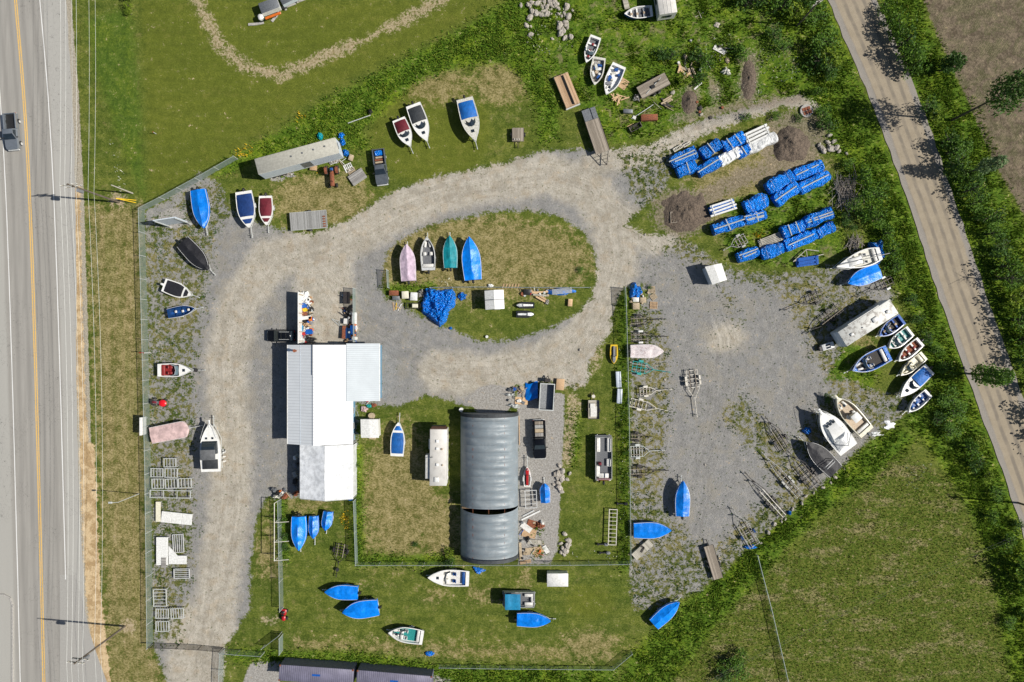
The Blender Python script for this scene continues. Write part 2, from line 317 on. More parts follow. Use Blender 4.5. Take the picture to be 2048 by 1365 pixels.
tan=mx(line([(405,1500),(420,1290),(440,1150),(462,1000),(460,850),(452,720),(478,610),(540,520),(640,500),(720,465),(800,420),(880,385),(980,365),(1100,350),(1180,375),(1225,450),(1235,530),(1210,610),(1165,680),(1090,730),(980,750),(880,745)],42),line([(640,500),(655,640)],60),line([(1190,330),(1300,300),(1420,268),(1540,235),(1620,215)],26),line([(1225,440),(1300,470),(1380,440)],40),line([(405,1270),(390,1500)],66),circ(1110,745,80,50),circ(1450,675,40,30),line([(1150,760),(1140,1000)],16))
soil=mx(circ(1580,290,62,66),line([(1590,330),(1500,350),(1400,400),(1340,430)],20),circ(1362,425,60,50),line([(1378,185),(1380,225)],17),line([(1497,120),(1495,195)],20),circ(1428,185,14,24),line([(1350,240),(1470,215),(1600,200)],10),circ(655,665,9,14)-.25,circ(717,640,6,12)-.2,circ(672,640,4,5)-.1,circ(764,735,5,7)-.1,circ(970,751,4,3)-.05,circ(900,720,14,9)-.4,circ(640,520,16,9)-.5,circ(1620,270,35,50))
lush=mx(sdf([(430,352),(470,315),(560,262),(650,205),(780,135),(900,72),(1020,0),(1160,-60),(1130,0),(1090,40),(1080,110),(1100,180),(1120,210),(1115,270),(1080,290),(1070,200),(1040,150),(1000,125),(940,128),(890,140),(830,165),(775,215),(720,262),(740,300),(700,290),(680,320),(560,350),(510,325)]),
  sdf([(1560,-200),(1655,0),(1750,230),(1850,470),(1960,750),(2048,940),(2300,1500),(2060,1500),(2010,1300),(1990,1150),(1930,1000),(1850,880),(1800,840),(1850,770),(1850,700),(1790,560),(1740,500),(1730,420),(1680,330),(1640,240),(1620,190),(1610,100)]),
  sdf([(1735,-100),(1820,-100),(1850,30),(1900,140),(1960,240),(2010,380),(2060,470),(2300,900),(2300,1500),(2200,1200),(2060,800),(1985,620),(1905,440),(1855,270),(1785,100)]),
  sdf([(1230,1380),(1262,1310),(1340,1230),(1440,1150),(1500,1092),(1600,1012),(1740,885),(1800,850),(1830,880),(1740,960),(1640,1030),(1560,1110),(1450,1230),(1330,1380)]),
  sdf([(446,1302),(700,1305),(880,1330),(1100,1336),(1230,1340),(1240,1400),(870,1400),(855,1350),(700,1328),(560,1326),(470,1322)]),
  line([(1246,600),(1248,800),(1250,1130)],11),line([(713,900),(716,1120),(900,1122)],9),line([(560,1005),(566,1110)],10),line([(775,582),(860,575)],7),line([(1155,830),(1150,920)],4),line([(1075,1060),(1080,1110)],3))
ditch=sdf([(170,40),(262,10),(282,200),(290,400),(262,350),(220,230),(185,130)])
scrub=mx(circ(1700,740,60,50),circ(1640,860,70,30),sdf([(1440,400),(1560,370),(1690,340),(1690,520),(1560,540),(1440,520)])-.5,sdf([(1070,-80),(1600,-80),(1640,60),(1660,240),(1590,200),(1500,190),(1400,235),(1300,275),(1225,285),(1160,220),(1110,190),(1080,120)]))
weedy=mx(sdf([(270,430),(300,430),(360,385),(440,345),(520,365),(640,350),(720,360),(740,400),(640,455),(560,460),(470,440),(440,470),(425,560),(412,640),(395,760),(400,860),(395,960),(400,1060),(385,1180),(370,1290),(270,1300),(270,900)]),sdf([(1235,600),(1320,610),(1345,700),(1350,800),(1330,1000),(1400,1080),(1440,1150),(1330,1240),(1235,1240)]),
  sdf([(1290,500),(1400,440),(1560,420),(1700,340),(1720,480),(1690,560),(1800,600),(1860,720),(1850,840),(1700,880),(1620,940),(1560,900),(1650,780),(1560,600),(1440,560),(1350,520)]),line([(1150,780),(1150,940),(1130,1040),(1110,1100)],22),line([(1480,830),(1560,920),(1600,985),(1500,1070),(1420,1150)],42),line([(1420,520),(1480,640)],14),sdf([(1220,300),(1440,270),(1650,250),(1720,330),(1700,460),(1450,540),(1400,440),(1300,450),(1250,380)]))
dry=mx(sdf([(1340,300),(1540,240),(1660,320),(1680,440),(1660,500),(1480,540),(1430,480),(1400,420)])-.3,circ(1720,700,40,50)-.6,circ(1290,215,60,40)-.8,circ(1450,140,60,50)-.8,sdf([(168,410),(285,405),(297,700),(303,1000),(306,1290),(340,1370),(210,1400),(200,1180),(190,950),(180,700)]),circ(800,990,80,150),circ(880,1060,50,80),circ(740,1010,25,130),circ(960,520,240,90)-.0,circ(1000,165,60,50),circ(870,170,80,40),circ(640,400,110,60),circ(540,1100,30,60),line([(600,1290),(1200,1310)],14),circ(870,1190,22,14),circ(960,1190,26,16),circ(1050,1155,16,18),circ(1180,1290,60,30),circ(600,1010,60,20),circ(400,1300,60,40))
sand=mx(line([(388,-80),(392,0),(420,55),(440,90),(470,120),(510,140),(560,150),(610,132),(660,108),(700,92)],10),line([(780,55),(830,28),(880,0),(900,-60)],10),line([(700,92),(780,55)],3),circ(1180,700,34,60)-1,circ(235,400,14),circ(255,1252,12),line([(1150,800),(1130,920)],9),circ(540,1240,9,5))
orange=mx(line([(174,900),(178,1000),(182,1100),(188,1200),(202,1330),(214,1420)],15),line([(152,380),(156,600),(162,780),(170,900)],8))
shoulder=line([(100,-200),(108,0),(124,200),(134,400),(140,600),(146,800),(150,1000),(160,1200),(165,1420)],34)
field=sdf([(1790,-200),(1846,0),(1885,95),(1935,200),(1990,330),(2055,440),(2400,900),(2400,-200)])
rough=sdf([(1240,1420),(1330,1330),(1450,1230),(1560,1120),(1700,990),(1800,900),(1900,960),(1980,1130),(2010,1300),(2050,1420)])
pad=mx(sdf([(1035,770),(1130,790),(1125,900),(1120,1000),(1115,1100),(1100,1128),(1037,1128),(1035,880)]),circ(985,800,46,30),sdf([(505,1325),(560,1322),(560,1400),(480,1400),(490,1350)]),circ(870,1365,30,12),circ(345,437,28,20),circ(555,357,13,6),line([(1262,1130),(1262,1150)],3))
side=sdf([(-400,-200),(-5,-200),(8,300),(22,600),(35,945),(48,1400),(-400,1500)])
mown=mx(circ(1178,1205,48,34),circ(860,260,120,110),sdf([(280,0),(1000,0),(900,60),(640,190),(480,300),(300,400)]))
tk=[[(405,1500),(420,1290),(440,1150),(462,1000),(460,850),(452,720),(478,610),(540,520),(640,500),(720,465),(800,420),(880,385),(980,365),(1100,350),(1180,375),(1225,450),(1235,530),(1210,610),(1165,680),(1090,730),(980,750),(880,745),(700,640),(640,560)],[(1225,420),(1300,480),(1400,560),(1450,680),(1440,820),(1400,960),(1370,1080),(1320,1180)],[(1190,330),(1300,300),(1420,268),(1540,235)],[(1500,480),(1590,700),(1600,830)]]
ctr=-mn(*[-line([tuple(c) for c in t],0) for t in tk]); verge=sdf([(168,395),(285,400),(297,700),(303,1000),(306,1290),(340,1400),(210,1400),(200,1180),(190,950),(180,700)])
chans={'m1':(yard,tan,soil,1.0,1.6,1.0),'m2':(lush,dry,sand,1.9,2.2,.9),'m3':(weedy,rough,orange,1.6,2,.35),'m4':(shoulder,field,pad,.45,.8,.5),'m5':(scrub,ditch,mown,1.6,1.5,2.5),'m6':(ctr/6,side*0-5,verge,.5,.5,1.5)}
# terrain relief: growth is lumpy, gravel is nearly flat
hl=np.clip(W(lush,.6)*1.0+W(scrub,1)*.35+W(ditch,1)*.3,0,1)*(1-W(yard,.5)*.9)
inn=(np.abs(GX)<90)&(np.abs(GY)<62)
Z=np.where(inn,hl*(fbm(GX,GY,1.6,4)-.35)*.55*(fbm(GX,GY,7,2)+.3)+W(rough,2)*(fbm(GX,GY,.9,3)-.5)*.16,0)
Z+=np.where(inn,(fbm(GX,GY,5,3)-.5)*.05*W(yard,1),0)
Z+=W(circ(1581,288,34,34),.9)*0
_rd=line([(1560,-500),(1650,-150),(1705,0),(1790,200),(1868,420),(1935,620),(2000,800),(2058,960),(2130,1180)],50)
Z*=np.clip(-_rd/.8,0,1); Z-=.03*(W(lush,.6)>.5)
nx,ny=len(XS),len(YS)
def region_mesh(name,mask,m,label=None):
    ii,jj=np.nonzero(mask); a=ii*nx+jj; quads=np.stack([a,a+1,a+nx+1,a+nx],1)
    used,inv=np.unique(quads,return_inverse=True); quads=inv.reshape(-1,4)
    me=bpy.data.meshes.new(name); me.vertices.add(len(used)); me.loops.add(quads.size); me.polygons.add(len(quads))
    co_=np.stack([GX.ravel()[used],GY.ravel()[used],Z.ravel()[used]],1)
    me.vertices.foreach_set('co',co_.ravel().astype(np.float32)); me.loops.foreach_set('vertex_index',quads.ravel().astype(np.int32))
    me.polygons.foreach_set('loop_start',np.arange(0,quads.size,4,dtype=np.int32)); me.polygons.foreach_set('loop_total',np.full(len(quads),4,dtype=np.int32))
    me.polygons.foreach_set('use_smooth',np.ones(len(quads),bool)); me.update()
    for k,(a_,b_,c_,s1,s2,s3) in chans.items():
        at=me.attributes.new(k,'FLOAT_COLOR','POINT')
        dd=np.stack([W(a_,s1).ravel()[used],W(b_,s2).ravel()[used],W(c_,s3).ravel()[used],np.ones(len(used))],1)
        at.data.foreach_set('color',dd.ravel().astype(np.float32))
    me.materials.append(m); o=bpy.data.objects.new(name,me); C.objects.link(o); o['kind']='structure'; return o
# ground material
n=NT('ground_cover'); pos=n.pos()
hc=lambda v,a=.33,b=.67:n.mr(v,a,b,0,1,False)
big=n.noise(pos,.12,3); mid=n.noise(pos,.7,6,.72); fine=n.noise(pos,2.6,5,.85); grit=hc(n.noise(pos,3.6,4,.85),.36,.64); vein=n.noise(pos,.35,7,.75,1.2)
midr=mid; finer=fine; mid=hc(mid,.36,.64); fine=hc(fine,.38,.62)
def rag(v,k=1.0,lo=.42,hi=.58,src=None):
    nz=n.math('ADD',n.math('MULTIPLY',n.math('SUBTRACT',midr,.5),1.9*k),n.math('MULTIPLY',n.math('SUBTRACT',finer,.5),2.2*k))
    return n.mr(n.math('ADD',v,nz),lo,hi)
a1=n.sep(n.attr('m1')); a2=n.sep(n.attr('m2')); a3=n.sep(n.attr('m3')); a4=n.sep(n.attr('m4')); a5=n.sep(n.attr('m5'))
blade=hc(n.noise(n.map(pos,(1,1.6,1),(0,0,.5)),2.8,4,.9),.38,.62)
lawn=n.ramp(n.math('ADD',n.math('MULTIPLY',blade,.55),n.math('MULTIPLY',mid,.45)),[(.2,(.062,.090,.012)),(.5,(.112,.142,.022)),(.8,(.19,.205,.045))])
mow=hc(n.noise(n.map(pos,(.09,1.0,1),(0,0,R(28))),1.0,3,.6),.4,.6)
lawn=n.mix(.9,lawn,n.mix(mow,n.mix(1,lawn,(.84,.88,.85),'MULTIPLY'),n.mix(1,lawn,(1.12,1.08,1.05),'MULTIPLY')))
lawn=n.mix(n.mr(big,.38,.62),n.mix(1,lawn,(.78,.86,.75),'MULTIPLY'),lawn)
lawn=n.mix(n.mr(n.noise(pos,.45,5,.7),.55,.70,0,.5),lawn,(.27,.235,.085))
vst=hc(n.noise(n.map(pos,(1.1,.05,1)),1.0,4,.7),.35,.65)
drys=n.ramp(n.math('ADD',n.math('MULTIPLY',blade,.6),n.math('MULTIPLY',mid,.4)),[(.3,(.13,.115,.035)),(.5,(.24,.195,.08)),(.68,(.40,.32,.165))])
col=n.mix(rag(a5[2],.3,.3,.7),lawn,n.mix(.5,n.mix(1,lawn,(1.0,1.1,.7),'MULTIPLY'),(.125,.132,.022)))
a6=n.sep(n.attr('m6')); col=n.mix(n.math('MULTIPLY',n.math('MULTIPLY',rag(a2[1],1.1,.42,.85),.75),n.mix(a6[2],(1,1,1),n.mix(vst,(.65,.65,.65),(1.3,1.3,1.3)))),col,drys)
meadow=n.ramp(n.math('ADD',n.math('MULTIPLY',fine,.5),n.math('MULTIPLY',vein,.5)),[(.2,(.036,.068,.007)),(.45,(.076,.118,.012)),(.65,(.14,.155,.028)),(.85,(.26,.23,.085))])
mpt=n.mr(n.math('ADD',n.math('MULTIPLY',n.noise(n.map(pos,(.12,.4,1),(0,0,R(-28))),1.0,5,.7),.6),n.math('MULTIPLY',n.noise(pos,.9,5,.8),.4)),.5,.6)
meadow=n.mix(n.math('MULTIPLY',mpt,.7),meadow,n.ramp(fine,[(.3,(.14,.125,.05)),(.7,(.36,.30,.16))]))
col=n.mix(rag(a3[1],.6),col,meadow)
gr=n.ramp(n.math('ADD',n.math('MULTIPLY',fine,.6),n.math('MULTIPLY',mid,.4)),[(.2,(.035,.075,.006)),(.5,(.075,.145,.010)),(.8,(.15,.215,.025))]); gr=n.mix(n.mr(n.noise(pos,.22,5,.7),.45,.62,0,.6),gr,n.mix(1,gr,(1.7,1.35,.9),'MULTIPLY'))
col=n.mix(rag(a5[0],.7),col,n.mix(n.mr(vein,.52,.64,0,.8),gr,(.22,.19,.10)))
col=n.mix(n.math('MULTIPLY',rag(a5[1],.7,.3,.8),.8),col,n.mix(.3,gr,(.05,.085,.02)))
col=n.mix(rag(a2[0],.7),col,gr)
col=n.mix(n.math('MULTIPLY',n.math('MULTIPLY',rag(a2[2],1.8,.35,.85),n.mr(a2[2],.02,.3)),.7),col,n.ramp(fine,[(.3,(.30,.22,.13)),(.7,(.56,.45,.32))]))
stone=n.vor(pos,5.5,'Color'); ss=n.sep(stone)
grav=n.ramp(n.math('ADD',n.math('MULTIPLY',grit,.5),n.math('MULTIPLY',mid,.5)),[(.1,(.20,.195,.185)),(.5,(.268,.262,.25)),(.9,(.345,.335,.315))])
grav=n.mix(n.mr(vein,.45,.65,0,.45),grav,(.235,.238,.24))
tanc=n.ramp(n.math('ADD',n.math('MULTIPLY',mid,.6),n.math('MULTIPLY',fine,.4)),[(.1,(.34,.305,.245)),(.5,(.435,.40,.335)),(.9,(.53,.495,.43))])
a6=n.sep(n.attr('m6')); dst=n.math('MULTIPLY',n.math('SUBTRACT',.5,a6[0]),6.0); px_=n.n.new('ShaderNodeSeparateXYZ'); n.L(pos,px_.inputs[0])
cv=n.n.new('ShaderNodeCombineXYZ'); n.L(n.math('MULTIPLY',dst,2.3),cv.inputs[0]); n.L(n.math('MULTIPLY',px_.outputs[0],.10),cv.inputs[1]); n.L(n.math('MULTIPLY',px_.outputs[1],.10),cv.inputs[2])
rut=hc(n.noise(cv.outputs[0],1.0,4,.65,.3),.35,.65)
tanc=n.mix(n.mr(n.noise(pos,.5,4),.5,.65,0,.4),tanc,(.40,.32,.22))
grav2=n.mix(n.mr(n.math('ADD',a1[1],n.math('MULTIPLY',n.math('SUBTRACT',vein,.5),1.3)),.15,.85),grav,tanc)
grav2=n.mix(n.math('MULTIPLY',n.mr(a6[0],.02,.2),.55),grav2,n.mix(rut,n.mix(1,grav2,(.74,.73,.72),'MULTIPLY'),n.mix(1,grav2,(1.16,1.16,1.15),'MULTIPLY')))
tufts=n.mr(n.noise(pos,1.3,6,.8),.555,.60)
wgr=n.ramp(fine,[(.3,(.03,.06,.008)),(.7,(.13,.14,.035))])
specks=n.mr(n.noise(pos,2.2,3,.7),.62,.655)
grav2=n.mix(n.math('MULTIPLY',specks,.75),grav2,(.075,.10,.03)); grav2=n.mix(n.mr(n.noise(pos,.28,5,.7),.5,.62,0,.5),grav2,(.30,.275,.225))
grav2=n.mix(n.mr(n.math('ADD',n.math('MULTIPLY',n.math('SUBTRACT',a3[0],.53),.20),n.noise(pos,1.1,7,.78)),.565,.61),grav2,n.mix(n.mr(big,.4,.6),wgr,n.mix(.5,wgr,drys)))
col=n.mix(rag(a1[0],.8),col,grav2)
col=n.mix(rag(a4[2],.6),col,n.ramp(grit,[(.3,(.27,.255,.23)),(.7,(.40,.385,.36))]))
col=n.mix(n.math('MULTIPLY',rag(a1[2],1.5,.45,.8),.72),col,n.ramp(fine,[(.3,(.15,.12,.09)),(.7,(.30,.25,.195))]))
fw=n.wave(n.map(pos,(1,1,1),(0,0,R(-25.5)),),1.3,1.5,3,'X'); 
fcol=n.ramp(n.math('ADD',n.math('MULTIPLY',fine,.5),n.math('MULTIPLY',mid,.5)),[(.3,(.10,.078,.052)),(.5,(.15,.12,.085)),(.7,(.22,.175,.12))])
fcol=n.mix(n.math('MULTIPLY',n.mr(fw,.62,.9),n.mr(vein,.42,.6)),fcol,(.085,.11,.03))
col=n.mix(rag(a4[1],.5),col,fcol)
col=n.mix(rag(a4[0],.35),col,n.ramp(grit,[(.3,(.33,.29,.22)),(.7,(.45,.41,.33))]))
col=n.mix(rag(a3[2],1.0,.38,.6),col,n.ramp(mid,[(.3,(.42,.29,.15)),(.7,(.62,.47,.28))]))
bl=n.math('ADD',n.math('MULTIPLY',fine,1),n.math('MULTIPLY',blade,.7))
n.bump(bl,.55,.10)
GM=n.out(col,.95,0,.15)
cy=.25*(U[:-1,:-1]+U[1:,:-1]+U[:-1,1:]+U[1:,1:])
W_=lambda a:(a[:-1,:-1]+a[1:,1:])/2
jit=(fbm(GX,GY,.9,3)-.5)*1.4
m_field=(W_(field)+jit[:-1,:-1]*.5)>0; m_yard=((W_(yard)+jit[:-1,:-1])>0)&~m_field
region_mesh('ground',~(m_field|m_yard),GM); region_mesh('gravel_yard',m_yard,GM); region_mesh('ploughed_field',m_field,GM)
# ---------------- roads (strips with u across, v along) ----------------
def cr(pts,n_=12):
    out=[]; p=[Vector(q) for q in pts]; p=[2*p[0]-p[1]]+p+[2*p[-1]-p[-2]]
    for i in range(1,len(p)-2):
        for k in range(n_):
            t=k/n_; a,b,c,d_=p[i-1],p[i],p[i+1],p[i+2]
            out.append(.5*((2*b)+(-a+c)*t+(2*a-5*b+4*c-d_)*t*t+(-a+3*b-3*c+d_)*t**3))
    out.append(p[-2]); return out
def gpx(pts): return [Vector(P(*q)) for q in pts]
def strip(name,cl,offs,z,m,jitter=0):
    """strip along centre line cl (world pts); offs = (left,right) metres ; uv.x = metres across"""
    me=bpy.data.meshes.new(name); vs=[];fs=[];uv=[]; L_=0; nu=8
    for i,c in enumerate(cl):
        t=(cl[min(i+1,len(cl)-1)]-cl[max(i-1,0)]).normalized(); nrm=Vector((-t.y,t.x))
        if i: L_+=(c-cl[i-1]).length
        l,r=offs if not callable(offs) else offs(c)
        for k in range(nu+1):
            u=l+(r-l)*k/nu + (random.uniform(-jitter,jitter) if k in(0,nu) else 0); q=c+nrm*u
            vs.append((q.x,q.y,z)); uv.append((u,L_))
    for i in range(len(cl)-1):
        for k in range(nu): a=i*(nu+1)+k; fs.append((a,a+1,a+nu+2,a+nu+1))
    me.from_pydata(vs,[],fs); ul=me.uv_layers.new(name='UVMap')
    for lp in me.loops: ul.data[lp.index].uv=uv[lp.vertex_index]
    me.materials.append(m if not isinstance(m,str) else M[m]); o=bpy.data.objects.new(name,me); C.objects.link(o); 
    bm=bmesh.new(); bm.from_mesh(me); bmesh.ops.recalc_face_normals(bm,faces=bm.faces)
    if sum(f.normal.z for f in bm.faces)<0: bmesh.ops.reverse_faces(bm,faces=bm.faces)
    bm.to_mesh(me); bm.free()
    o['kind']='structure'; return o
yel=cr(gpx([(-40,-900),(10,-250),(31,0),(48,200),(60,415),(70,700),(77,945),(85,1250),(90,1500),(100,2200)]),10)
n=NT('asphalt'); uvx=n.n.new('ShaderNodeSeparateXYZ'); n.L(n.co('UV'),uvx.inputs[0]); u=uvx.outputs[0]; pos=n.pos()
lanes=n.math('ADD',n.mr(n.math('ABSOLUTE',n.math('SUBTRACT',n.math('ABSOLUTE',n.math('SUBTRACT',n.math('ABSOLUTE',u),1.85)),.8)),0,.55,1,0),0)
g=n.noise(pos,14,3,.8); lo=n.noise(n.map(pos,(1,.06,1)),1.6,4,.6)
c=n.ramp(n.math('ADD',n.math('MULTIPLY',g,.5),n.math('MULTIPLY',lo,.5)),[(.3,(.235,.225,.205)),(.7,(.36,.345,.315))])
c=n.mix(n.math('MULTIPLY',lanes,.30),c,(.17,.162,.15))
c=n.mix(n.math('MULTIPLY',n.mr(u,3.9,4.3),.75),c,n.ramp(g,[(.3,(.33,.325,.30)),(.7,(.44,.43,.40))]))
c=n.mix(n.math('MULTIPLY',n.mr(u,-4.6,-4.1,1,0),.8),c,n.ramp(g,[(.3,(.32,.315,.285)),(.7,(.42,.41,.38))]))
crk=n.n.new('ShaderNodeTexVoronoi'); crk.feature='DISTANCE_TO_EDGE'; n.L(n.map(pos,(.16,.05,1)),crk.inputs['Vector']); 
wob=n.n.new('ShaderNodeVectorMath'); wob.operation='ADD'; nn=n.n.new('ShaderNodeTexNoise'); nn.inputs['Scale'].default_value=.5; n.L(pos,nn.inputs['Vector']); n.L(n.map(pos,(.16,.05,1)),wob.inputs[0]); n.L(nn.outputs['Color'],wob.inputs[1]); n.L(wob.outputs[0],crk.inputs['Vector'])
c=n.mix(n.math('MULTIPLY',n.mr(crk.outputs['Distance'],.002,.007,1,0),n.mr(n.noise(pos,.12,1),.5,.55)),c,(.06,.058,.055))
n.bump(g,.25,.02); AM=n.out(c,.85,0,.25)
def rw(c):
    py=682.5-c.y*S; r=np.interp(py,[-900,0,420,780,945,1365,1420],[7.8,7.9,7.1,6.3,6.2,7.0,7.5]); return (-30,float(r))
strip('highway',yel,rw,.004+.004,AM,.10)
apron=MB(); apron.add([P3(*q) for q in [(150,1150,.010),(165,1200,.010),(178,1260,.010),(194,1310,.010),(214,1365,.010),(225,1420,.010),(120,1420,.010),(120,1150,.010)]],[(0,1,2,3,4,5,6,7)]); apron.build('highway_apron',mat('apron_asphalt',(.36,.35,.325),(.28,.27,.25),8,.85),kind='structure')
n=NT('road_paint'); pos=n.pos(); n.out(n.mix(n.mr(n.noise(pos,5,4,.8),.58,.66,0,.8),(.72,.72,.70),(.36,.35,.33)),.7); M['road_paint']=n.m
n=NT('yellow_road_paint'); pos=n.pos(); n.out(n.mix(n.mr(n.noise(pos,4,4,.8),.5,.62,0,.75),(.72,.44,.10),(.40,.34,.24)),.7); M['yellow_road_paint']=n.m
sub=lambda a,b:[p for p in yel if a<=682.5-p.y*S<=b]
strip('yellow_centre_line',yel,(-.22,-.06),.013,'yellow_road_paint',.012); strip('yellow_centre_line',yel,(.08,.24),.013,'yellow_road_paint',.012)
strip('white_edge_line',sub(-900,1178),(3.72,3.86),.013,'road_paint',.012); strip('white_edge_line',yel,(-3.75,-3.62),.013,'road_paint',.012)
kb=MB(); kp=[P3(-60,1190,.1),P3(8,1190,.1),P3(20,1196,.1),P3(25,1210,.1),P3(25,1500,.1)]
for a,b in zip(kp[:-1],kp[1:]): kb.bar(a,b,.25,.18)
kb.build('kerb','concrete',kind='structure')
crd=cr(gpx([(1560,-500),(1650,-150),(1705,0),(1790,200),(1868,420),(1935,620),(2000,800),(2058,960),(2130,1180),(2230,1500)]),10)
n=NT('tar_and_chip'); uvx=n.n.new('ShaderNodeSeparateXYZ'); n.L(n.co('UV'),uvx.inputs[0]); u=uvx.outputs[0]; pos=n.pos()
g=n.noise(pos,9,4,.8); md=n.noise(n.map(pos,(1,1,1)),.7,4,.6)
tr=n.math('SINE',n.math('ADD',n.math('MULTIPLY',u,4.3),n.math('MULTIPLY',n.noise(n.map(pos,(.15,.15,1)),1,3),2.5))); 
c=n.ramp(n.math('ADD',n.math('MULTIPLY',g,.6),n.math('MULTIPLY',md,.4)),[(.3,(.24,.20,.145)),(.7,(.37,.315,.235))])
c=n.mix(n.math('MULTIPLY',n.math('MULTIPLY',n.mr(tr,-.2,.95),n.mr(n.noise(pos,.5,4),.35,.6,.45,1)),.75),c,(.165,.145,.12))
c=n.mix(n.mr(n.math('ADD',n.math('ABSOLUTE',u),n.math('MULTIPLY',md,.5)),2.65,3.1,0,.85),c,n.ramp(g,[(.3,(.20,.185,.165)),(.7,(.32,.30,.275))]))
n.bump(g,.3,.03); strip('country_road',crd,(-3.55,3.55),.05,n.out(c,.9,0,.2),.15)
# ---------------- generic builders ----------------
def frame(p1,p2,h=0.0):
    a=Vector(P(*p1,h)); b=Vector(P(*p2,h)); d=b-a; return (a+b)/2,d.length,math.atan2(d.y,d.x)
def hullw(t,Wd,full=.42,pw=2.3,st=.9):
    w=Wd/2
    if t<full: return w*(st+(1-st)*math.sin(min(1,t/full)*PI/2))
    return max(.015,w*(1-((t-full)/(1-full))**pw))
def trailer(label,x,y,rz,L,Wd,col='galvanised',bunks='weathered_planks',tongue=1.3,z=0,axles=1,group=None,fend=None,cross=4,name='boat_trailer',roller=False,ctr=False):
    """boat trailer, +X = tongue; L = frame length, origin at frame centre"""
    t=thing(name,label,'trailer',x,y,rz,group)
    f=MB(); a=L/2; w=Wd/2; h=.5
    for s in (-1,1): f.path([(-a,s*w*.8,h),(a*.35,s*w*.8,h),(a,s*.08,h)],.05,6)
    for i in range(cross):
        xx=-a+.1+(a*1.2)*i/(max(1,cross-1)); f.bar((xx,-w*.8,h),(xx,w*.8,h),.08,.08)
    if ctr: f.tube((-a,0,h+.05),(a,0,h+.05),.05)
    f.build('trailer_frame',col,t)
    tb=MB(); tb.tube((a*.9,0,h),(a+tongue,0,h),.055); tb.cyl(a+tongue-.35,0,0.02,.045,.85); tb.box(a+tongue-.02,0,h-.06,.2,.14,.14,.03); tb.box(a*.92,0,h,.12,.12,.75)
    tb.build('tongue',col,t)
    for k in range(axles):
        xw=-a*.25-(.8*k)+.4*(axles-1)
        ax=MB(); ax.tube((xw,-w,.33),(xw,w,.33),.04); ax.build('axle','black_steel',t)
        for s in (-1,1):
            wb=MB(); wb.wheel(xw,s*(w+.02),.3,.18); wo=wb.build('wheel','rubber',t,True)
            rb=MB(); rb.wheel(xw,s*(w+.06),.15,.13); ro=rb.build('rim','galvanised',wo,True)
            fb=MB(); fb.loft([[(xw-.42,s*w-.13,.42),(xw-.42,s*w+.15,.42)],[(xw-.3,s*w-.13,.68),(xw-.3,s*w+.15,.68)],[(xw+.3,s*w-.13,.68),(xw+.3,s*w+.15,.68)],[(xw+.42,s*w-.13,.42),(xw+.42,s*w+.15,.42)]],False,False); fb.build('fender',fend or col,t)
    for s in (-1,1):
        b=MB()
        if roller:
            for i in range(5): b.tube((-a+.2+i*a*.28,s*w*.42-.12,h+.16),(-a+.2+i*a*.28,s*w*.42+.12,h+.16),.06,8)
        else: b.bar((-a-.05,s*w*.42,h+.14),(a*.45,s*w*.42,h+.14),.1,.06)
        b.build('bunk',bunks,t)
    return t
def outboard(x,z,col,parent,s=1.0,y=0):
    b=MB(); b.box(x-.25*s,y,z+.1,.62*s,.36*s,.36*s,.1,.8,.8); o=b.build('outboard_motor',col,parent,True)
    l=MB(); l.box(x-.25*s,y,z-.55,.2*s,.12*s,.65*s); l.box(x-.3*s,y,z-.6,.4*s,.06,.25*s); l.box(x-.1*s,y,z-.1,.3*s,.2*s,.2*s); l.build('lower_unit','black_plastic',o); return o
def hull(t,L,Wd,z0,dep,col,full,pw,sheer=.2,n=15,st=.9,keel=None):
    rs=[]
    for i in range(n):
        u=1-(1-i/(n-1))**1.15; w=hullw(u,Wd,full,pw,st); x=-L/2+L*u; sh=z0+dep+sheer*u*u; k=max(0,(u-.72)/.28)
        kz=z0+k*k*dep*.75; cz=z0+dep*.35+k*k*dep*.45; wc=w*.82
        rs.append([(x,-w,sh),(x-.03*k,-wc,cz),(x-.10*k,0,kz),(x-.03*k,wc,cz),(x,w,sh)])
    m=MB(); m.loft(rs,False,False); m.add([tuple(p) for p in rs[0]],[(0,1,2,3,4)]); o=m.build('hull',col,t,True); return rs
def deckstrip(rs,i0,i1,zoff=0,inset=0.0,crown=.0):
    m=MB(); out=[]
    for r in rs[i0:i1+1]:
        a=r[0]; b=r[-1]; w=b[1]-inset; w=max(w,.005)
        out.append([(a[0],-w+2*w*k/6,a[2]+zoff+crown*math.sin(PI*k/6)*min(1,w*1.5)) for k in range(7)])
    m.loft(out,False,False); return m
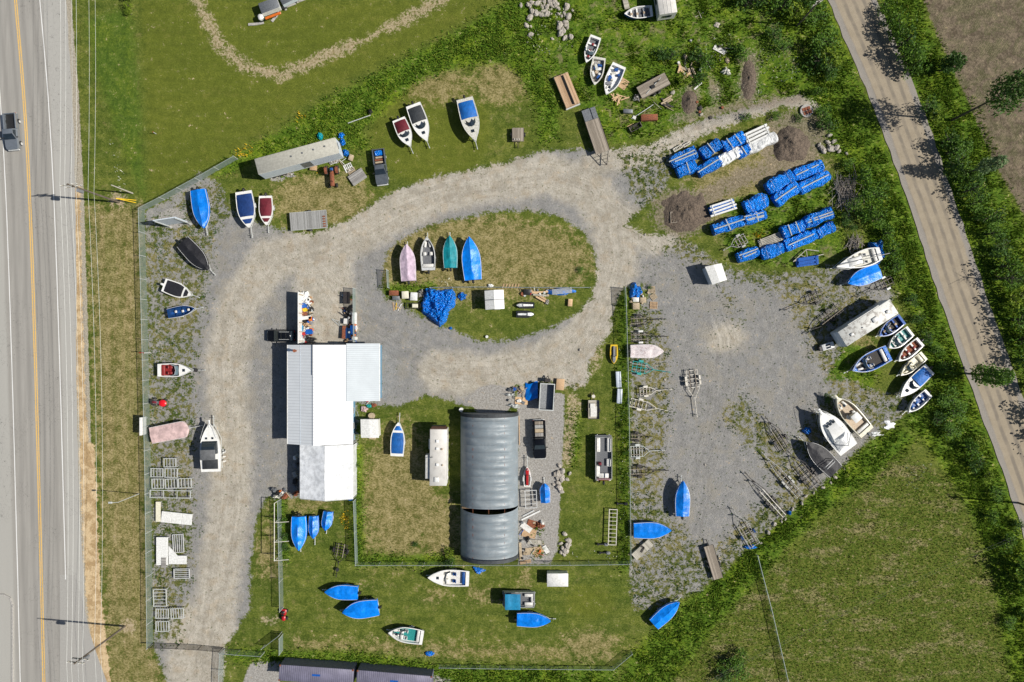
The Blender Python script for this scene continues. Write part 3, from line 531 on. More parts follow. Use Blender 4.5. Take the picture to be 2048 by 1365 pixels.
def cover(rs,L,Wd,hgt=.3,over=.06,drop=.32,wr=.04,ridge=.5,flat=False,i0=0,i1=None,seed=0,tail=None):
    """draped cover over the gunwales with a ridge"""
    m=MB(); out=[]; i1=len(rs)-1 if i1 is None else i1; N=i1-i0
    sub_=[]
    for q in range(N*2+1):
        f=i0+q/2; a=int(min(f,len(rs)-2)); fr=f-a; A=rs[a];B=rs[a+1]; g=[tuple(A[k][c]*(1-fr)+B[k][c]*fr for c in range(3)) for k in (0,4)]; sub_.append(g)
    for q,g in enumerate(sub_):
        u=q/(len(sub_)-1); x=g[0][0]; w=g[1][1]+over; z=g[1][2]; ln=[]
        rh=hgt*1.25*(math.sin(PI*min(1,max(0,.12+u*.86)))**.6)*(.7+.3*abs(math.sin(u*7+seed)))
        if tail and u<.12: rh*=tail
        for k in range(13):
            s=-1+2*k/12; yy=s*w; 
            if abs(s)>.999: zz=z-drop+random.uniform(-.05,.05); yy=s*w*1.0
            elif abs(s)>.82: zz=z+.02; yy=s*w*1.12 if abs(s)<.9 else s*w; yy=max(-w,min(w,yy))
            else:
                e=(1-abs(s)/.83); zz=z+.02+rh*(e**(1.0 if ridge else .5))
                zz+= (vn(x*1.0+seed*9,yy+seed*5,.45)-.5)*wr*2
            ln.append((x,float(yy),float(zz)))
        out.append(ln)
    m.loft(out,False,False)
    f=out[0]; m.add(f+[(f[0][0]-.04,p[1]*.98,min(p[2],f[6][2])-drop*.9-.2*(p[2]-f[0][2])) for p in f],[(k,k+1,13+k+1,13+k) for k in range(12)])
    return m
BN=0
def boat(bow,stern,wpx,style,label,short,hullc='gelcoat',covc='blue_tarp',h=1.25,trail=True,motor='black_plastic',deckc=None,seats='white_vinyl',floor='grey_carpet',hg=.3,pw=2.3,full=.42,group=None,st=.9,tongue=None,inner=None,mot=True,wind=True,hatch=True,name=None,tcol='galvanised',dep=.75,extra=None):
    global BN; BN+=1
    c,L,a=frame(bow=bow,stern=stern,h=h) if False else frame(stern,bow,h)
    Wd=wpx/S*(HC-h)/HC; z0=h-dep
    t=thing(name or 'boat',label,'boat',c.x,c.y,a,group)
    rs=hull(t,L,Wd,z0,dep,hullc,full,pw,st=st); n=len(rs); deckc=deckc or hullc
    if style=='tarp':
        cover(rs,L,Wd,hg,seed=BN,wr=.05).build('cover',covc,t,True)
    elif style=='snap':       # white rim, fitted covers inside the gunwale
        k=int(n*(.60 if inner!='none' else .46))
        deckstrip(rs,0,n-1,.0,0).build('deck',deckc,t,True)
        m=MB(); m.loft([[(r[0][0],-max(.02,r[4][1]-.13)+2*max(.02,r[4][1]-.13)*q/8,r[4][2]+.04+hg*math.sin(PI*q/8)**.7*math.sin(PI*min(1,(.12+.8*i/(k+.01))))+random.uniform(-.015,.015)) for q in range(9)] for i,r in enumerate(rs[1:k+1])],False,False); m.build('cockpit_cover',covc,t,True)
        if inner!='none':
            m=MB(); m.loft([[(r[0][0],-max(.02,(r[4][1]-.14))+2*max(.02,(r[4][1]-.14))*q/6,r[4][2]+.03+.08*math.sin(PI*q/6)) for q in range(7)] for r in rs[k+1:n-2]],False,False); m.build('bow_cover',inner or covc,t,True)
    elif style in('open','cuddy','junk'):
        b0=1; b1=int(n*(.82 if style!='cuddy' else .55)); 
        # side decks around a recessed cockpit
        iw=[max(.05,r[4][1]-.14) for r in rs]; fz=h-.5
        for s in (-1,1):
            m=MB(); m.loft([[(rs[i][0][0],s*rs[i][4][1],rs[i][4][2]),(rs[i][0][0],s*iw[i],rs[i][4][2]+.02),(rs[i][0][0],s*iw[i]*.95,fz)] for i in range(b0,b1+1)],False,False); m.build('side_deck',deckc,t,True)
        m=deckstrip(rs,b1,n-1,.012,0,.06); q=rs[b1]; m.add([(q[0][0],-iw[b1],fz),(q[0][0],iw[b1],fz),(q[0][0],iw[b1],q[4][2]+.02),(q[0][0],-iw[b1],q[4][2]+.02)],[(0,1,2,3)]); m.build('foredeck',deckc,t,True)
        m=deckstrip(rs,0,b0,.012,0); q=rs[b0]; m.add([(q[0][0],-iw[b0],fz),(q[0][0],iw[b0],fz),(q[0][0],iw[b0],q[4][2]+.02),(q[0][0],-iw[b0],q[4][2]+.02)],[(0,1,2,3)]); m.build('stern_deck',deckc,t,True)
        m=MB(); m.loft([[(rs[i][0][0],-iw[i]*.96,fz),(rs[i][0][0],iw[i]*.96,fz)] for i in range(b0,b1+1)],False,False); m.build('floor',floor,t)
        x0=rs[b0][0][0]; x1=rs[b1][0][0]; cl=x1-x0; W2=Wd/2
        if style=='junk':
            for q in range(9):
                j=MB(); j.at(x0+cl*random.uniform(.08,.85),random.uniform(-.5,.5)*W2,fz,random.uniform(0,3)); j.box(0,0,.02,random.uniform(.3,.9),random.uniform(.2,.5),random.uniform(.15,.55),.04); j.build('cargo_piece',random.choice(['white_plastic','white_plastic','dull_gelcoat','grey_plastic','blue_vinyl','tan_vinyl']),t)
        else:
            xs_=[.3,.62] if L>4.8 else [.25,.55,.8]
            if L>4.8:
                b=MB(); b.box(x0+.32,0,fz,.5,W2*1.5,.38,.06); b.build('bench_seat',seats,t,True)
                for s in (-1,1):
                    b=MB(); b.box(x0+cl*.52,s*W2*.42,fz,.5,.45,.36,.07); sb=b.build('seat',seats,t,True); q=MB(); q.box(x0+cl*.52-.26,s*W2*.42,fz+.3,.12,.45,.36,.05); q.build('seat_back',seats,sb,True)
                if style=='open' and cl>3:
                    for s in (-1,1): b=MB(); b.at(x0+cl*.86,s*W2*.28,fz,s*-.18); b.box(0,0,0,.9,.3,.36,.06); b.build('bow_seat',seats,t,True)
            else:
                for f_ in xs_:
                    i=int(b0+(b1-b0)*f_); b=MB(); b.box(x0+cl*f_,0,fz+.2,.26,iw[i]*1.9,.06,.02); b.build('thwart',deckc,t)
                    b=MB(); b.box(x0+cl*f_,random.uniform(-.1,.1),fz+.28,.36,.36,.12,.05); b.build('seat',seats,t,True)
        if wind and style!='junk':
            xw=x0+cl*(.72 if style=='open' else .93); i=min(range(n),key=lambda i:abs(rs[i][0][0]-xw)); ww=rs[i][4][1]-.12; zz=rs[i][4][2]
            m=MB(); m.loft([[(xw-.7,-ww,zz),(xw-.9,-ww*.92,zz+.34)],[(xw,-ww*.78,zz),(xw-.3,-ww*.7,zz+.38)],[(xw+.18,0,zz),(xw-.15,0,zz+.4)],[(xw,ww*.78,zz),(xw-.3,ww*.7,zz+.38)],[(xw-.7,ww,zz),(xw-.9,ww*.92,zz+.34)]],False,False); ws=m.build('windshield','windshield_glass',t)
            fr_=MB(); fr_.path([(xw-.9,-ww*.92,zz+.35),(xw-.3,-ww*.7,zz+.39),(xw-.15,0,zz+.41),(xw-.3,ww*.7,zz+.39),(xw-.9,ww*.92,zz+.35)],.022); fr_.build('windshield_frame','aluminium',ws)
            b=MB(); b.box(xw-.35,ww*.45,fz,.4,.55,.55,.05); b.box(xw-.35,-ww*.45,fz,.4,.5,.55,.05); b.build('dash_console',deckc,t,True)
        if hatch and L>5:
            xx=rs[int(n*.72)][0][0]; zz=rs[int(n*.72)][4][2]+.07; b=MB(); b.box(xx,0,zz,.42,.42,.04,.015); b.build('hatch','glass',t)
        rl=MB(); pts=[(rs[i][0][0],-rs[i][4][1]*.93,rs[i][4][2]+.16) for i in range(int(n*.6),n)]; rl.path(pts,.014); rl.path([(x,-y,z) for x,y,z in pts],.014); 
        if L>5: rl.build('bow_rail','aluminium',t)
    rub=MB(); 
    for s in (0,4): rub.path([tuple(r[s]) for r in rs],.028,5)
    rub.build('rub_rail','black_plastic' if style in('open','cuddy') and BN%2 else 'white_plastic',t)
    if mot: outboard(-L/2,h-.25,motor,t,1.0 if L>4.5 else .75)
    if trail:
        tl=tongue if tongue is not None else .9
        g='trailers under the stored boats'
        tr=trailer('trailer carrying '+short,c.x,c.y,a,L*.92,Wd*.86,tcol,tongue=tl+L*.04,cross=3,group=g)
        k=min(1.0,(z0+.05)/.66)
        tr.scale=(1,1,k)
    if extra: extra(t,rs,L,Wd,h)
    return t
# pickup / car ------------------------------------------------------------
def pickup(label,x,y,rz,paint,L=5.8,Wd=1.95,cargo=None,cap=False,tint='glass',bedc='black_plastic',name='pickup_truck'):
    t=thing(name,label,'pickup truck',x,y,rz); a=L/2; w=Wd/2
    m=MB()
    def sec(x,wd,zt,zb=.38): return [(x,-wd,zb),(x,-wd*1.0,zt-.18),(x,-wd*.93,zt),(x,wd*.93,zt),(x,wd,zt-.18),(x,wd,zb)]
    m.loft([sec(a,w*.80,.86,.42),sec(a-.12,w*.93,.98),sec(a-.5,w,1.06),sec(a-1.45,w,1.14),sec(a-1.6,w,1.12),sec(-a*.08-.1,w,1.12)]); m.build('body',paint,t,True)
    b=MB(); xb0=-a; xb1=-a*.08-.12
    for s in (-1,1): b.box((xb0+xb1)/2,s*(w-.09),.4,xb1-xb0,.17,.76,.03)
    b.box(xb0+.06,0,.4,.12,Wd-.37,.72,.02); b.build('bed_side',paint,t)
    b=MB(); b.box((xb0+xb1)/2,0,.55,xb1-xb0-.02,Wd-.36,.08); b.box((xb0+xb1)/2,0,.3,xb1-xb0,Wd-.5,.2); b.build('bed_floor',bedc,t)
    cb=MB(); c0,c1=-a*.08-.08,a-1.5; zt=1.78
    cb.loft([[(c0,-w*.92,1.1),(c1,-w*.92,1.1),(c1,w*.92,1.1),(c0,w*.92,1.1)],[(c0+.18,-w*.76,zt-.05),(c1-.75,-w*.76,zt-.05),(c1-.75,w*.76,zt-.05),(c0+.18,w*.76,zt-.05)],[(c0+.28,-w*.66,zt),(c1-.85,-w*.66,zt),(c1-.85,w*.66,zt),(c0+.28,w*.66,zt)]]); cb.build('cab',paint,t,True)
    g=MB(); g.add([(c1+.01,-w*.86,1.15),(c1+.01,w*.86,1.15),(c1-.70,w*.70,zt-.07),(c1-.70,-w*.70,zt-.07)],[(0,1,2,3)]); g.v=[(p[0]+.015,p[1],p[2]+.02) for p in g.v]; g.build('windshield',tint,t)
    g=MB(); g.add([(c0-.0,-w*.8,1.2),(c0-.0,w*.8,1.2),(c0+.15,w*.68,zt-.1),(c0+.15,-w*.68,zt-.1)],[(0,1,2,3)]); g.v=[(p[0]-.015,p[1],p[2]) for p in g.v]; g.build('rear_window',tint,t)
    for s in (-1,1):
        g=MB(); g.add([(c0+.2,s*(w*.91+.01),1.18),(c1-.2,s*(w*.91+.01),1.18),(c1-.8,s*(w*.78+.02),zt-.12),(c0+.3,s*(w*.78+.02),zt-.12)],[(0,1,2,3)]); g.build('side_window',tint,t)
        mm=MB(); mm.box(c1-.25,s*(w+.12),1.12,.16,.24,.18,.04); mm.build('mirror','black_plastic',t)
        hl_=MB(); hl_.box(a-.1,s*w*.68,.72,.14,.36,.18,.04); hl_.build('headlight','white_plastic',t); hl_=MB(); hl_.box(-a-.01,s*(w-.1),.75,.05,.14,.32,.01); hl_.build('tail_light','red_gelcoat',t)
        for xx in (a-1.0,-a+1.15):
            q=MB(); q.wheel(xx,s*(w-.1),.39,.26); wo=q.build('wheel','rubber',t,True); q=MB(); q.wheel(xx,s*(w-.03),.22,.14); q.build('rim','aluminium',wo,True)
    q=MB(); q.box(a+.02,0,.42,.16,Wd*.9,.24,.05); q.build('front_bumper','aluminium',t,True); q=MB(); q.box(-a-.06,0,.42,.14,Wd*.88,.18,.03); q.build('rear_bumper','aluminium',t,True)
    if cap: pass
    if cargo: cargo(t,(xb0+xb1)/2,xb1-xb0-.2,Wd-.45,.63)
    return t
def suv(label,x,y,rz,paint,L=4.9,Wd=1.9):
    t=thing('parked_car',label,'car',x,y,rz); a=L/2; w=Wd/2
    def sec(x,wd,zt,zb=.35): return [(x,-wd,zb),(x,-wd,zt-.2),(x,-wd*.92,zt),(x,wd*.92,zt),(x,wd,zt-.2),(x,wd,zb)]
    m=MB(); m.loft([sec(a,w*.72,.72,.4),sec(a-.15,w*.9,.88),sec(a-.6,w,.98),sec(a-1.2,w,1.05),sec(-a+.3,w,1.08),sec(-a+.05,w*.93,1.0),sec(-a,w*.85,.9,.4)]); m.build('body',paint,t,True)
    m=MB(); c0,c1=-a+.1,a-1.15; zt=1.68
    m.loft([[(c0,-w*.9,1.04),(c1,-w*.9,1.04),(c1,w*.9,1.04),(c0,w*.9,1.04)],[(c0+.35,-w*.74,zt-.05),(c1-.85,-w*.74,zt-.05),(c1-.85,w*.74,zt-.05),(c0+.35,w*.74,zt-.05)]]); m.build('cabin_glass','glass',t)
    m=MB(); m.box((c0+c1-.5)/2,0,zt-.06,(c1-c0-1.15),w*1.5,.07,.03); rf=m.build('roof',paint,t,True)
    for s in (-1,1):
        q=MB(); q.bar((c0+.5,s*w*.62,zt+.07),(c1-1.0,s*w*.62,zt+.07),.05,.04); q.build('roof_rail','aluminium',rf)
        mm=MB(); mm.box(c1-.4,s*(w+.1),1.0,.15,.2,.14,.03); mm.build('mirror',paint,t)
        q=MB(); q.box(a-.12,s*w*.62,.68,.12,.34,.14,.03); q.build('headlight','white_plastic',t); q=MB(); q.box(-a+.02,s*w*.7,.8,.08,.25,.25,.02); q.build('tail_light','red_gelcoat',t)
        for xx in (a-.95,-a+.95):
            q=MB(); q.wheel(xx,s*(w-.1),.35,.23); wo=q.build('wheel','rubber',t,True); q=MB(); q.wheel(xx,s*(w-.03),.2,.12); q.build('rim','aluminium',wo,True)
    q=MB(); 
    for k in range(3): q.bar((c0+1.0+k*.75,-w*.62,zt+.03),(c0+1.0+k*.75,w*.62,zt+.03),.06,.03)
    q.build('roof_bars','black_plastic',rf); return t
def flatbed(label,p1,p2,wpx,deck,h=.8,frame_c='black_steel',tongue=1.2,tri=False,cat='trailer',name='flatbed_trailer',planks_axis='Y',axles=1,rails=True):
    """deck between px p1 (rear) and p2 (front)"""
    c,L,a=frame(p1,p2,h); Wd=wpx/S*(HC-h)/HC; t=thing(name,label,cat,c.x,c.y,a)
    d=MB(); d.box(0,0,h-.07,L,Wd,.07,.01); d.build('deck',deck,t)
    f=MB(); 
    for s in (-1,1): f.box(0,s*Wd*.36,h-.23,L,.1,.16)
    for s in (-1,1): f.box(0,s*(Wd/2-.03),h-.13,L*.99,.05,.16)
    for k in range(4): f.box(-L/2+.2+(L-.4)*k/3,0,h-.21,.08,Wd*.9,.12)
    f.build('trailer_frame',frame_c,t)
    g=MB()
    if tongue:
        if tri:
            for s in (-1,1): g.bar((L/2,s*Wd*.38,h-.2),(L/2+tongue,0,h-.25),.09,.1)
            for k in range(1,4): u=k/4; g.bar((L/2+tongue*u,-Wd*.38*(1-u),h-.2),(L/2+tongue*u,Wd*.38*(1-u),h-.2),.05,.05)
        else: g.tube((L/2-.2,0,h-.2),(L/2+tongue,0,h-.3),.06)
        g.cyl(L/2+tongue-.25,0,.02,.04,h); g.build('tongue',frame_c,t)
    for k in range(axles):
        xx=-.1+(k-(axles-1)/2)*.85
        ax=MB(); ax.tube((xx,-Wd/2,.34),(xx,Wd/2,.34),.045); ax.build('axle','black_steel',t)
        for s in (-1,1):
            r=min(.34,(h-.25)*.62+.05); q=MB(); q.wheel(xx,s*(Wd/2+ (.12 if h<.95 else -.25)),r,.2); wo=q.build('wheel','rubber',t,True); q=MB(); q.wheel(xx,s*(Wd/2+(.14 if h<.95 else -.27)),.16,.18); q.build('rim','white_steel',wo,True)
    return t,L,Wd
def crumple(p1,p2,wpx,h,n1=40,n2=24,seed=1,amp=.12,rnd=.35,ovr=0):
    """tarp-wrapped bundle: rounded box with crumpled faces, local +X along"""
    c,L,a=frame(p1,p2,h*.8); Wd=wpx/S*(HC-h)/HC; m=MB(); rs=[]
    for i in range(n1):
        u=-1+2*i/(n1-1); uu=math.copysign(abs(u)**.7,u); x=uu*L/2
        e=(1-abs(u)**6)**.5 if abs(u)<1 else 0
        e=.78+.22*e if abs(u)<.999 else .55
        r=[]
        for j in range(n2):
            th=-.15+ (PI+.3)*j/(n2-1); cc,ss=math.cos(th),math.sin(th); k=.38
            yy=math.copysign(abs(cc)**k,cc)*Wd/2*e; zz=max(0,math.copysign(abs(ss)**.42,ss))*h*(.9+.1*e)
            nn=(abs(float(vn(x*1.0+seed*17,j*.17+seed*3,.5))-.5)-.22)*amp*4.2+(float(vn(x+seed*5,j*.2,1.3))-.5)*amp*2.4+random.uniform(-.5,.5)*amp*.7
            r.append((x+(random.uniform(-.04,.04)),yy*(1+nn*.45+.10*math.sin(x*2.1+seed)),max(0.0,zz+nn*(1 if zz>.1 else 0))))
        rs.append(r)
    m.loft(rs,False,False); m.f.append(tuple(range(n2))); m.f.append(tuple((n1-1)*n2+j for j in range(n2)))
    return m,c,L,Wd,a
def bundle(label,p1,p2,wpx,h=1.35,m_='wrinkled_blue_tarp',boards=0,cross=0,bm='pale_board',group='blue tarp bundles in rows',cat='wrapped bundle',amp=.10):
    global BN; BN+=1
    h=h*random.uniform(.9,1.08)
    m,c,L,Wd,a=crumple(p1,p2,wpx*.92,h,seed=BN,amp=amp*1.25)
    t=thing('tarped_bundle',label,cat,c.x,c.y,a,group)
    m.build('tarp',m_,t,True)
    b=MB(); 
    for k in range(3): b.box(0,(k-1)*Wd*.28,0.02,L*.9,Wd*.2,h*.55)
    b.build('stacked_frames','worn_aluminium',t)
    for k in range(boards):
        q=MB(); yy=(k-(boards-1)/2)*.34+random.uniform(-.1,.1); q.at(random.uniform(-.4,.4),yy,h*1.02,random.uniform(-.07,.07)); q.box(0,0,0,L*random.uniform(.7,1.05),.17,.07); q.build('holding_board',bm,t)
    for k in range(cross):
        q=MB(); q.at((k-(cross-1)/2)*L*.4+random.uniform(-.2,.2),0,h*1.05,PI/2+random.uniform(-.15,.15)); q.box(0,0,0,Wd*1.02,.15,.05); q.build('holding_board',bm,t)
    if not boards and not cross:
        q=MB()
        for k in (-.3,.3): q.path([(L*k,-Wd*.5,.4),(L*k,-Wd*.46,h*.98),(L*k,Wd*.46,h*.98),(L*k,Wd*.5,.4)],.02,4)
        q.build('rope','white_plastic',t)
    return t
def pallet(label,px,py,rz,s=1.1,m_='pallet_wood',group='wooden pallets',z=0,n=6,cat='pallet'):
    x,y=P(px,py); m=MB(); t=thing('pallet',label,cat,x,y,R(rz),group,z=z)
    for k in range(n): m.box(-s/2+.06+(s-.12)*k/(n-1),0,.11,.11,s*.95,.025)
    m.build('top_boards',m_,t); q=MB()
    for k in (-1,0,1): q.box(0,k*s*.42,.025,s,.09,.085)
    for k in (-1,0,1): q.box(k*s*.4,0,0,.1,s*.95,.024)
    q.build('stringers',m_,t); return t
def crate(label,px,py,rz,sx,sy,sz,m_,cat,name,group=None,lid=None,b=.03):
    x,y=P(px,py,0); t=thing(name,label,cat,x,y,R(rz),group); m=MB(); m.box(0,0,0,sx,sy,sz*.88,b); m.build('body',m_,t,True); q=MB(); q.box(0,0,sz*.88-.01,sx*1.03,sy*1.03,sz*.12+.01,b*.6); q.build('lid',lid or m_,t,True); return t
def board(label,p1,p2,w=.25,z=.05,m_='faded_planks',th=.05,name='plank',cat='board',group=None):
    a=P(*p1);b=P(*p2); c=((a[0]+b[0])/2,(a[1]+b[1])/2); L=math.dist(a,b); m=MB(); m.box(0,0,z,L,w,th,.01); o=m.build(name,m_); o.location=(c[0],c[1],0); o.rotation_euler=(0,0,math.atan2(b[1]-a[1],b[0]-a[0])); return tag(o,label,cat,group)
# fences -------------------------------------------------------------------
def fence(label,pts,h=1.75,mat_='chain_link',group=None,post=3.0,name='chain_link_fence',rail=True,cat='fence',postm='galvanised',rr=.035):
    wp=[Vector((*P(*p),0)) for p in pts]; o=wp[0].copy(); t=thing(name,label,cat,o.x,o.y,0,group); wp=[p-o for p in wp]
    m=MB(); r_=MB(); 
    for a,b in zip(wp[:-1],wp[1:]):
        m.add([tuple(a),tuple(b),(b.x,b.y,h),(a.x,a.y,h)],[(0,1,2,3)]); r_.tube((a.x,a.y,h+.02),(b.x,b.y,h+.02),rr)
        L=(b-a).length; k=max(1,int(L/post)); ps=[a+(b-a)*i/k for i in range(k)]
        for p in ps: q=MB(); q.cyl(p.x,p.y,0,.045,h+.12,8); q.build('post',postm,t)
    p=wp[-1]; q=MB(); q.cyl(p.x,p.y,0,.05,h+.15,8); q.build('post',postm,t)
    m.build('mesh',mat_,t)
    if rail: r_.build('top_rail','fence_rail' if postm!='black_steel' else postm,t)
    return t
# ---------------- buildings ----------------
def quadmesh(name,mat_,quads,parent,label=None,th=0.0):
    m=MB()
    for q in quads:
        m.add(q,[tuple(range(len(q)))])
        if th: m.add([(x,y,z-th) for x,y,z in q],[tuple(range(len(q)))[::-1]]); k=len(q); 
        if th:
            for i in range(k):
                a=q[i];b=q[(i+1)%k]; m.add([a,b,(b[0],b[1],b[2]-th),(a[0],a[1],a[2]-th)],[(0,1,2,3)])
    return m.build(name,mat_,parent,label=label)
def local(o,pts): return [(x-o[0],y-o[1],z) for x,y,z in pts]
# main workshop -----------------------------------------------------------
XL,XR_,XRI=(588.5-1024)/S,(716-1024)/S,(646.5-1024)/S; YN,YS_=-(690-682.5)/S,-(882-682.5)/S
ox,oy=(XL+XR_)/2,(YN+YS_)/2
W1=thing('workshop_building','large workshop with white and pale blue ribbed metal roof','building',ox,oy)
xl,xr,xi,yn,ys=XL-ox,XR_-ox,XRI-ox,YN-oy,YS_-oy; EH,RH=3.3,5.1
quadmesh('roof','metal_roof',[[(xl,ys,EH),(xl,yn,EH),(xi,yn,RH),(xi,ys,RH)]],W1,'ribbed roof slope away from the sun, shade tinted into its colour',.08)  # slope away from the sun, its bluish shade put into the colour
quadmesh('roof','metal_roof_white',[[(xi,ys,RH),(xi,yn,RH),(xr,yn,EH),(xr,ys,EH)]],W1,'brilliant white ribbed roof slope',.08)
for k,(xa,za,xb,zb) in enumerate(((xl,EH,xi,RH),(xi,RH,xr,EH))):
    for f_ in (.5,):
        q=MB(); q.bar((xa+(xb-xa)*f_,ys+.02,za+(zb-za)*f_+.015),(xa+(xb-xa)*f_,yn-.02,za+(zb-za)*f_+.015),.05,.02); q.build('lap_seam','bluewhite_panel',W1)
q=MB(); q.bar((xl+.03,ys,EH-.02),(xl+.03,yn,EH-.02),.12,.12); q.build('gutter','white_plastic',W1)
q=MB(); q.bar((xi-.2,yn-.02,RH+.0),(xi-.2,yn-4.5,RH+.0),.10,.06); q.build('ridge_vent','steel_grey',W1)
q=MB(); q.bar((xi,ys-.02,RH+.02),(xi,yn+.02,RH+.02),.28,.05); q.build('ridge_cap','metal_roof_white',W1)
q=MB(); q.prism([(xl+.35,ys+.2),(xr-.45,ys+.2),(xr-.45,yn-.25),(xl+.35,yn-.25)],0,EH-.12); q.build('wall','blue_wall',W1)
for yy in (ys+.19,yn-.24): q=MB(); q.add([(xl+.35,yy,EH-.12),(xr-.45,yy,EH-.12),(xi,yy,RH-.15)],[(0,1,2)]); q.build('gable','blue_wall',W1)
for k,(px,py) in enumerate([(705,850),(705,872),(705,820)]):
    q=MB(); q.box(xr-.43,-(py-682.5)/S-oy,1.0,.05,.9,1.0); wi=q.build('window','glass',W1); q=MB(); q.box(xr-.40,-(py-682.5)/S-oy,.93,.05,1.02,.06); q.build('window_sill','white_plastic',wi)
q=MB(); fx,fy=P(591,702,4.1); q.cyl(fx-ox,fy-oy,3.6,.16,1.0,12); q.tube((fx-ox,fy-oy,4.6),(fx-ox+.02,fy-oy,4.75),.24,12); q.build('chimney_flue','rust',W1,True)
for yy,(z,h_) in ((yn-.2,(0,2.8)),):
    q=MB(); q.box(xl+3.2,yy,0,3.2,.06,2.8); q.build('garage_door','white_plastic',W1)
# annex
AX0,AX1=(712-1024)/S,(765-1024)/S; AY0,AY1=-(688.5-682.5)/S,-(797-682.5)/S
ax,ay=(AX0+AX1)/2,(AY0+AY1)/2; A1=thing('lean_to_annex','lower lean-to annex with finely ribbed grey blue roof beside workshop','building',ax,ay)
e0,e1=P(692,0,3.9)[0]-ax,P(759,0,2.9)[0]-ax; n0,n1=P(0,687.5,3.5)[1]-ay,P(0,803,3.5)[1]-ay
quadmesh('roof','annex_roof',[[(e0,n1,3.72),(e0,n0,3.72),(e1,n0,3.05),(e1,n1,3.05)]],A1,None,.08)
q=MB(); q.prism([(XR_-ax-.4,n1+.25),(e1-.2,n1+.25),(e1-.2,n0-.25),(XR_-ax-.4,n0-.25)],0,2.92); q.build('wall','blue_wall',A1)
q=MB(); q.box(0.2,n1+.23,0,1.6,.06,2.2); q.build('door','white_plastic',A1)
q=MB(); q.bar((e1+.05,n1,2.93),(e1+.05,n0,2.93),.12,.1); q.build('gutter','white_plastic',A1)
# fabric shelter south of the workshop
sx0,sx1,sxi=P(599,0,2.9)[0],P(706,0,2.9)[0],P(649,0,4.3)[0]; sy0,sy1=P(0,889.5,3)[1]-.02,P(0,998.5,3)[1]
cx,cy_=(sx0+sx1)/2,(sy0+sy1)/2; F1=thing('fabric_shelter','white sheeted fabric shelter at the south end of workshop','shelter',cx,cy_)
def slope(xa,za,xb,zb,sd):
    def fn(u,v):
        x=xa+(xb-xa)*u; y=sy0+(sy1-sy0)*v; z=za+(zb-za)*u - .10*math.sin(PI*u)*abs(math.sin(v*PI*4))+ (float(vn(x*1+sd,y,1.1))-.5)*.10
        return (x-cx,y-cy_,z)
    return fn
m=MB(); m.grid(slope(sx0,2.75,sxi,4.2,3),12,28); m.build('sheet',tarp('shelter_sheet_shade',(.80,.82,.84),.45,1.0,.45,.4) or 'shelter_sheet_shade',F1,True,label='creased slope of the sheet, toned as its shaded side')  # second copy of the sheet colour, toned for the shaded slope
m=MB(); m.grid(slope(sxi,4.2,sx1,2.75,9),12,28); m.build('sheet','shelter_sheet',F1,True)
m=MB()
for k in range(5):
    yy=sy0+(sy1-sy0)*k/4-cy_ +(.1 if k==0 else -.1 if k==4 else 0)
    m.path([(sx0-cx+.1,yy,0),(sx0-cx+.1,yy,2.6),(sxi-cx,yy,4.0),(sx1-cx-.1,yy,2.6),(sx1-cx-.1,yy,0)],.04)
m.build('frame','galvanised',F1)
m=MB(); m.add([(sx1-cx-.05,sy0-cy_-.1,0),(sx1-cx-.05,sy1-cy_+.1,0),(sx1-cx-.05,sy1-cy_+.1,2.65),(sx1-cx-.05,sy0-cy_-.1,2.65)],[(0,1,2,3)]); m.build('side_sheet','shelter_sheet',F1)
for k,(py,mm,sx) in enumerate([(915,'white_plastic',.6),(930,'grey_plastic',.7),(948,'worn_aluminium',.8),(962,'rubber',.7),(975,'steel_grey',.8),(988,'rust',.6)]):
    x,y=P(592,py); q=MB(); q.at(x,y,0,random.uniform(-.4,.4)); q.box(0,0,0,sx*.8,sx,random.uniform(.5,1.0),.06); q.cyl(.1,.1,.4,.12,.5); solo(q,'scrap_item',mm,['white fridge in the shadow beside fabric shelter','grey tote in the shadow beside fabric shelter','dull aluminium scrap in the shadow beside fabric shelter','black rubber scrap in the shadow beside fabric shelter','steel grey engine part beside the fabric shelter','rusty scrap at the foot of the fabric shelter'][k],'scrap')
# greenhouse tunnel --------------------------------------------------------
gx0,gx1=(921.5-1024)/S,(1036.5-1024)/S; gy0,gy1=-(824-682.5)/S,-(1111-682.5)/S; gx=(gx0+gx1)/2; gy=(gy0+gy1)/2; GH=4.3; GR=(gx1-gx0)/2; GL=(gy0-gy1)
G1=thing('hoop_greenhouse','long hoop greenhouse under grey blue woven fabric with a torn gap','greenhouse',gx,gy)
n=NT('woven_fabric'); v=n.co(); xx=n.n.new('ShaderNodeSeparateXYZ'); n.L(v,xx.inputs[0]); X_,Y_=xx.outputs[0],xx.outputs[1]
pan=n.mr(n.math('FRACT',n.math('DIVIDE',n.math('ADD',X_,20.0),2.42)),0,.012,0,1)
pid=n.n.new('ShaderNodeTexWhiteNoise'); pid.noise_dimensions='1D'; n.L(n.math('FLOOR',n.math('DIVIDE',n.math('ADD',X_,20.0),2.42)),pid.inputs['W'])
c=n.mix(pid.outputs[0],(.15,.18,.20),(.25,.275,.29)); c=n.mix(n.mr(n.noise(n.map(v,(.5,3,1)),1.6,5,.7),.35,.65,0,.45),c,(.20,.26,.30))
c=n.mix(n.mr(n.noise(n.map(v,(1,1,1)),.5,5,.6),.5,.65,0,.35),c,(.36,.40,.42)); c=n.mix(pan,(.16,.21,.25),c)
n.bump(n.noise(n.map(v,(.7,2.5,1)),1.5,5,.65,.6),.5,.12); WF=n.out(c,.42,0,.5)
gapy=-(1015-682.5)/S*.985-gy
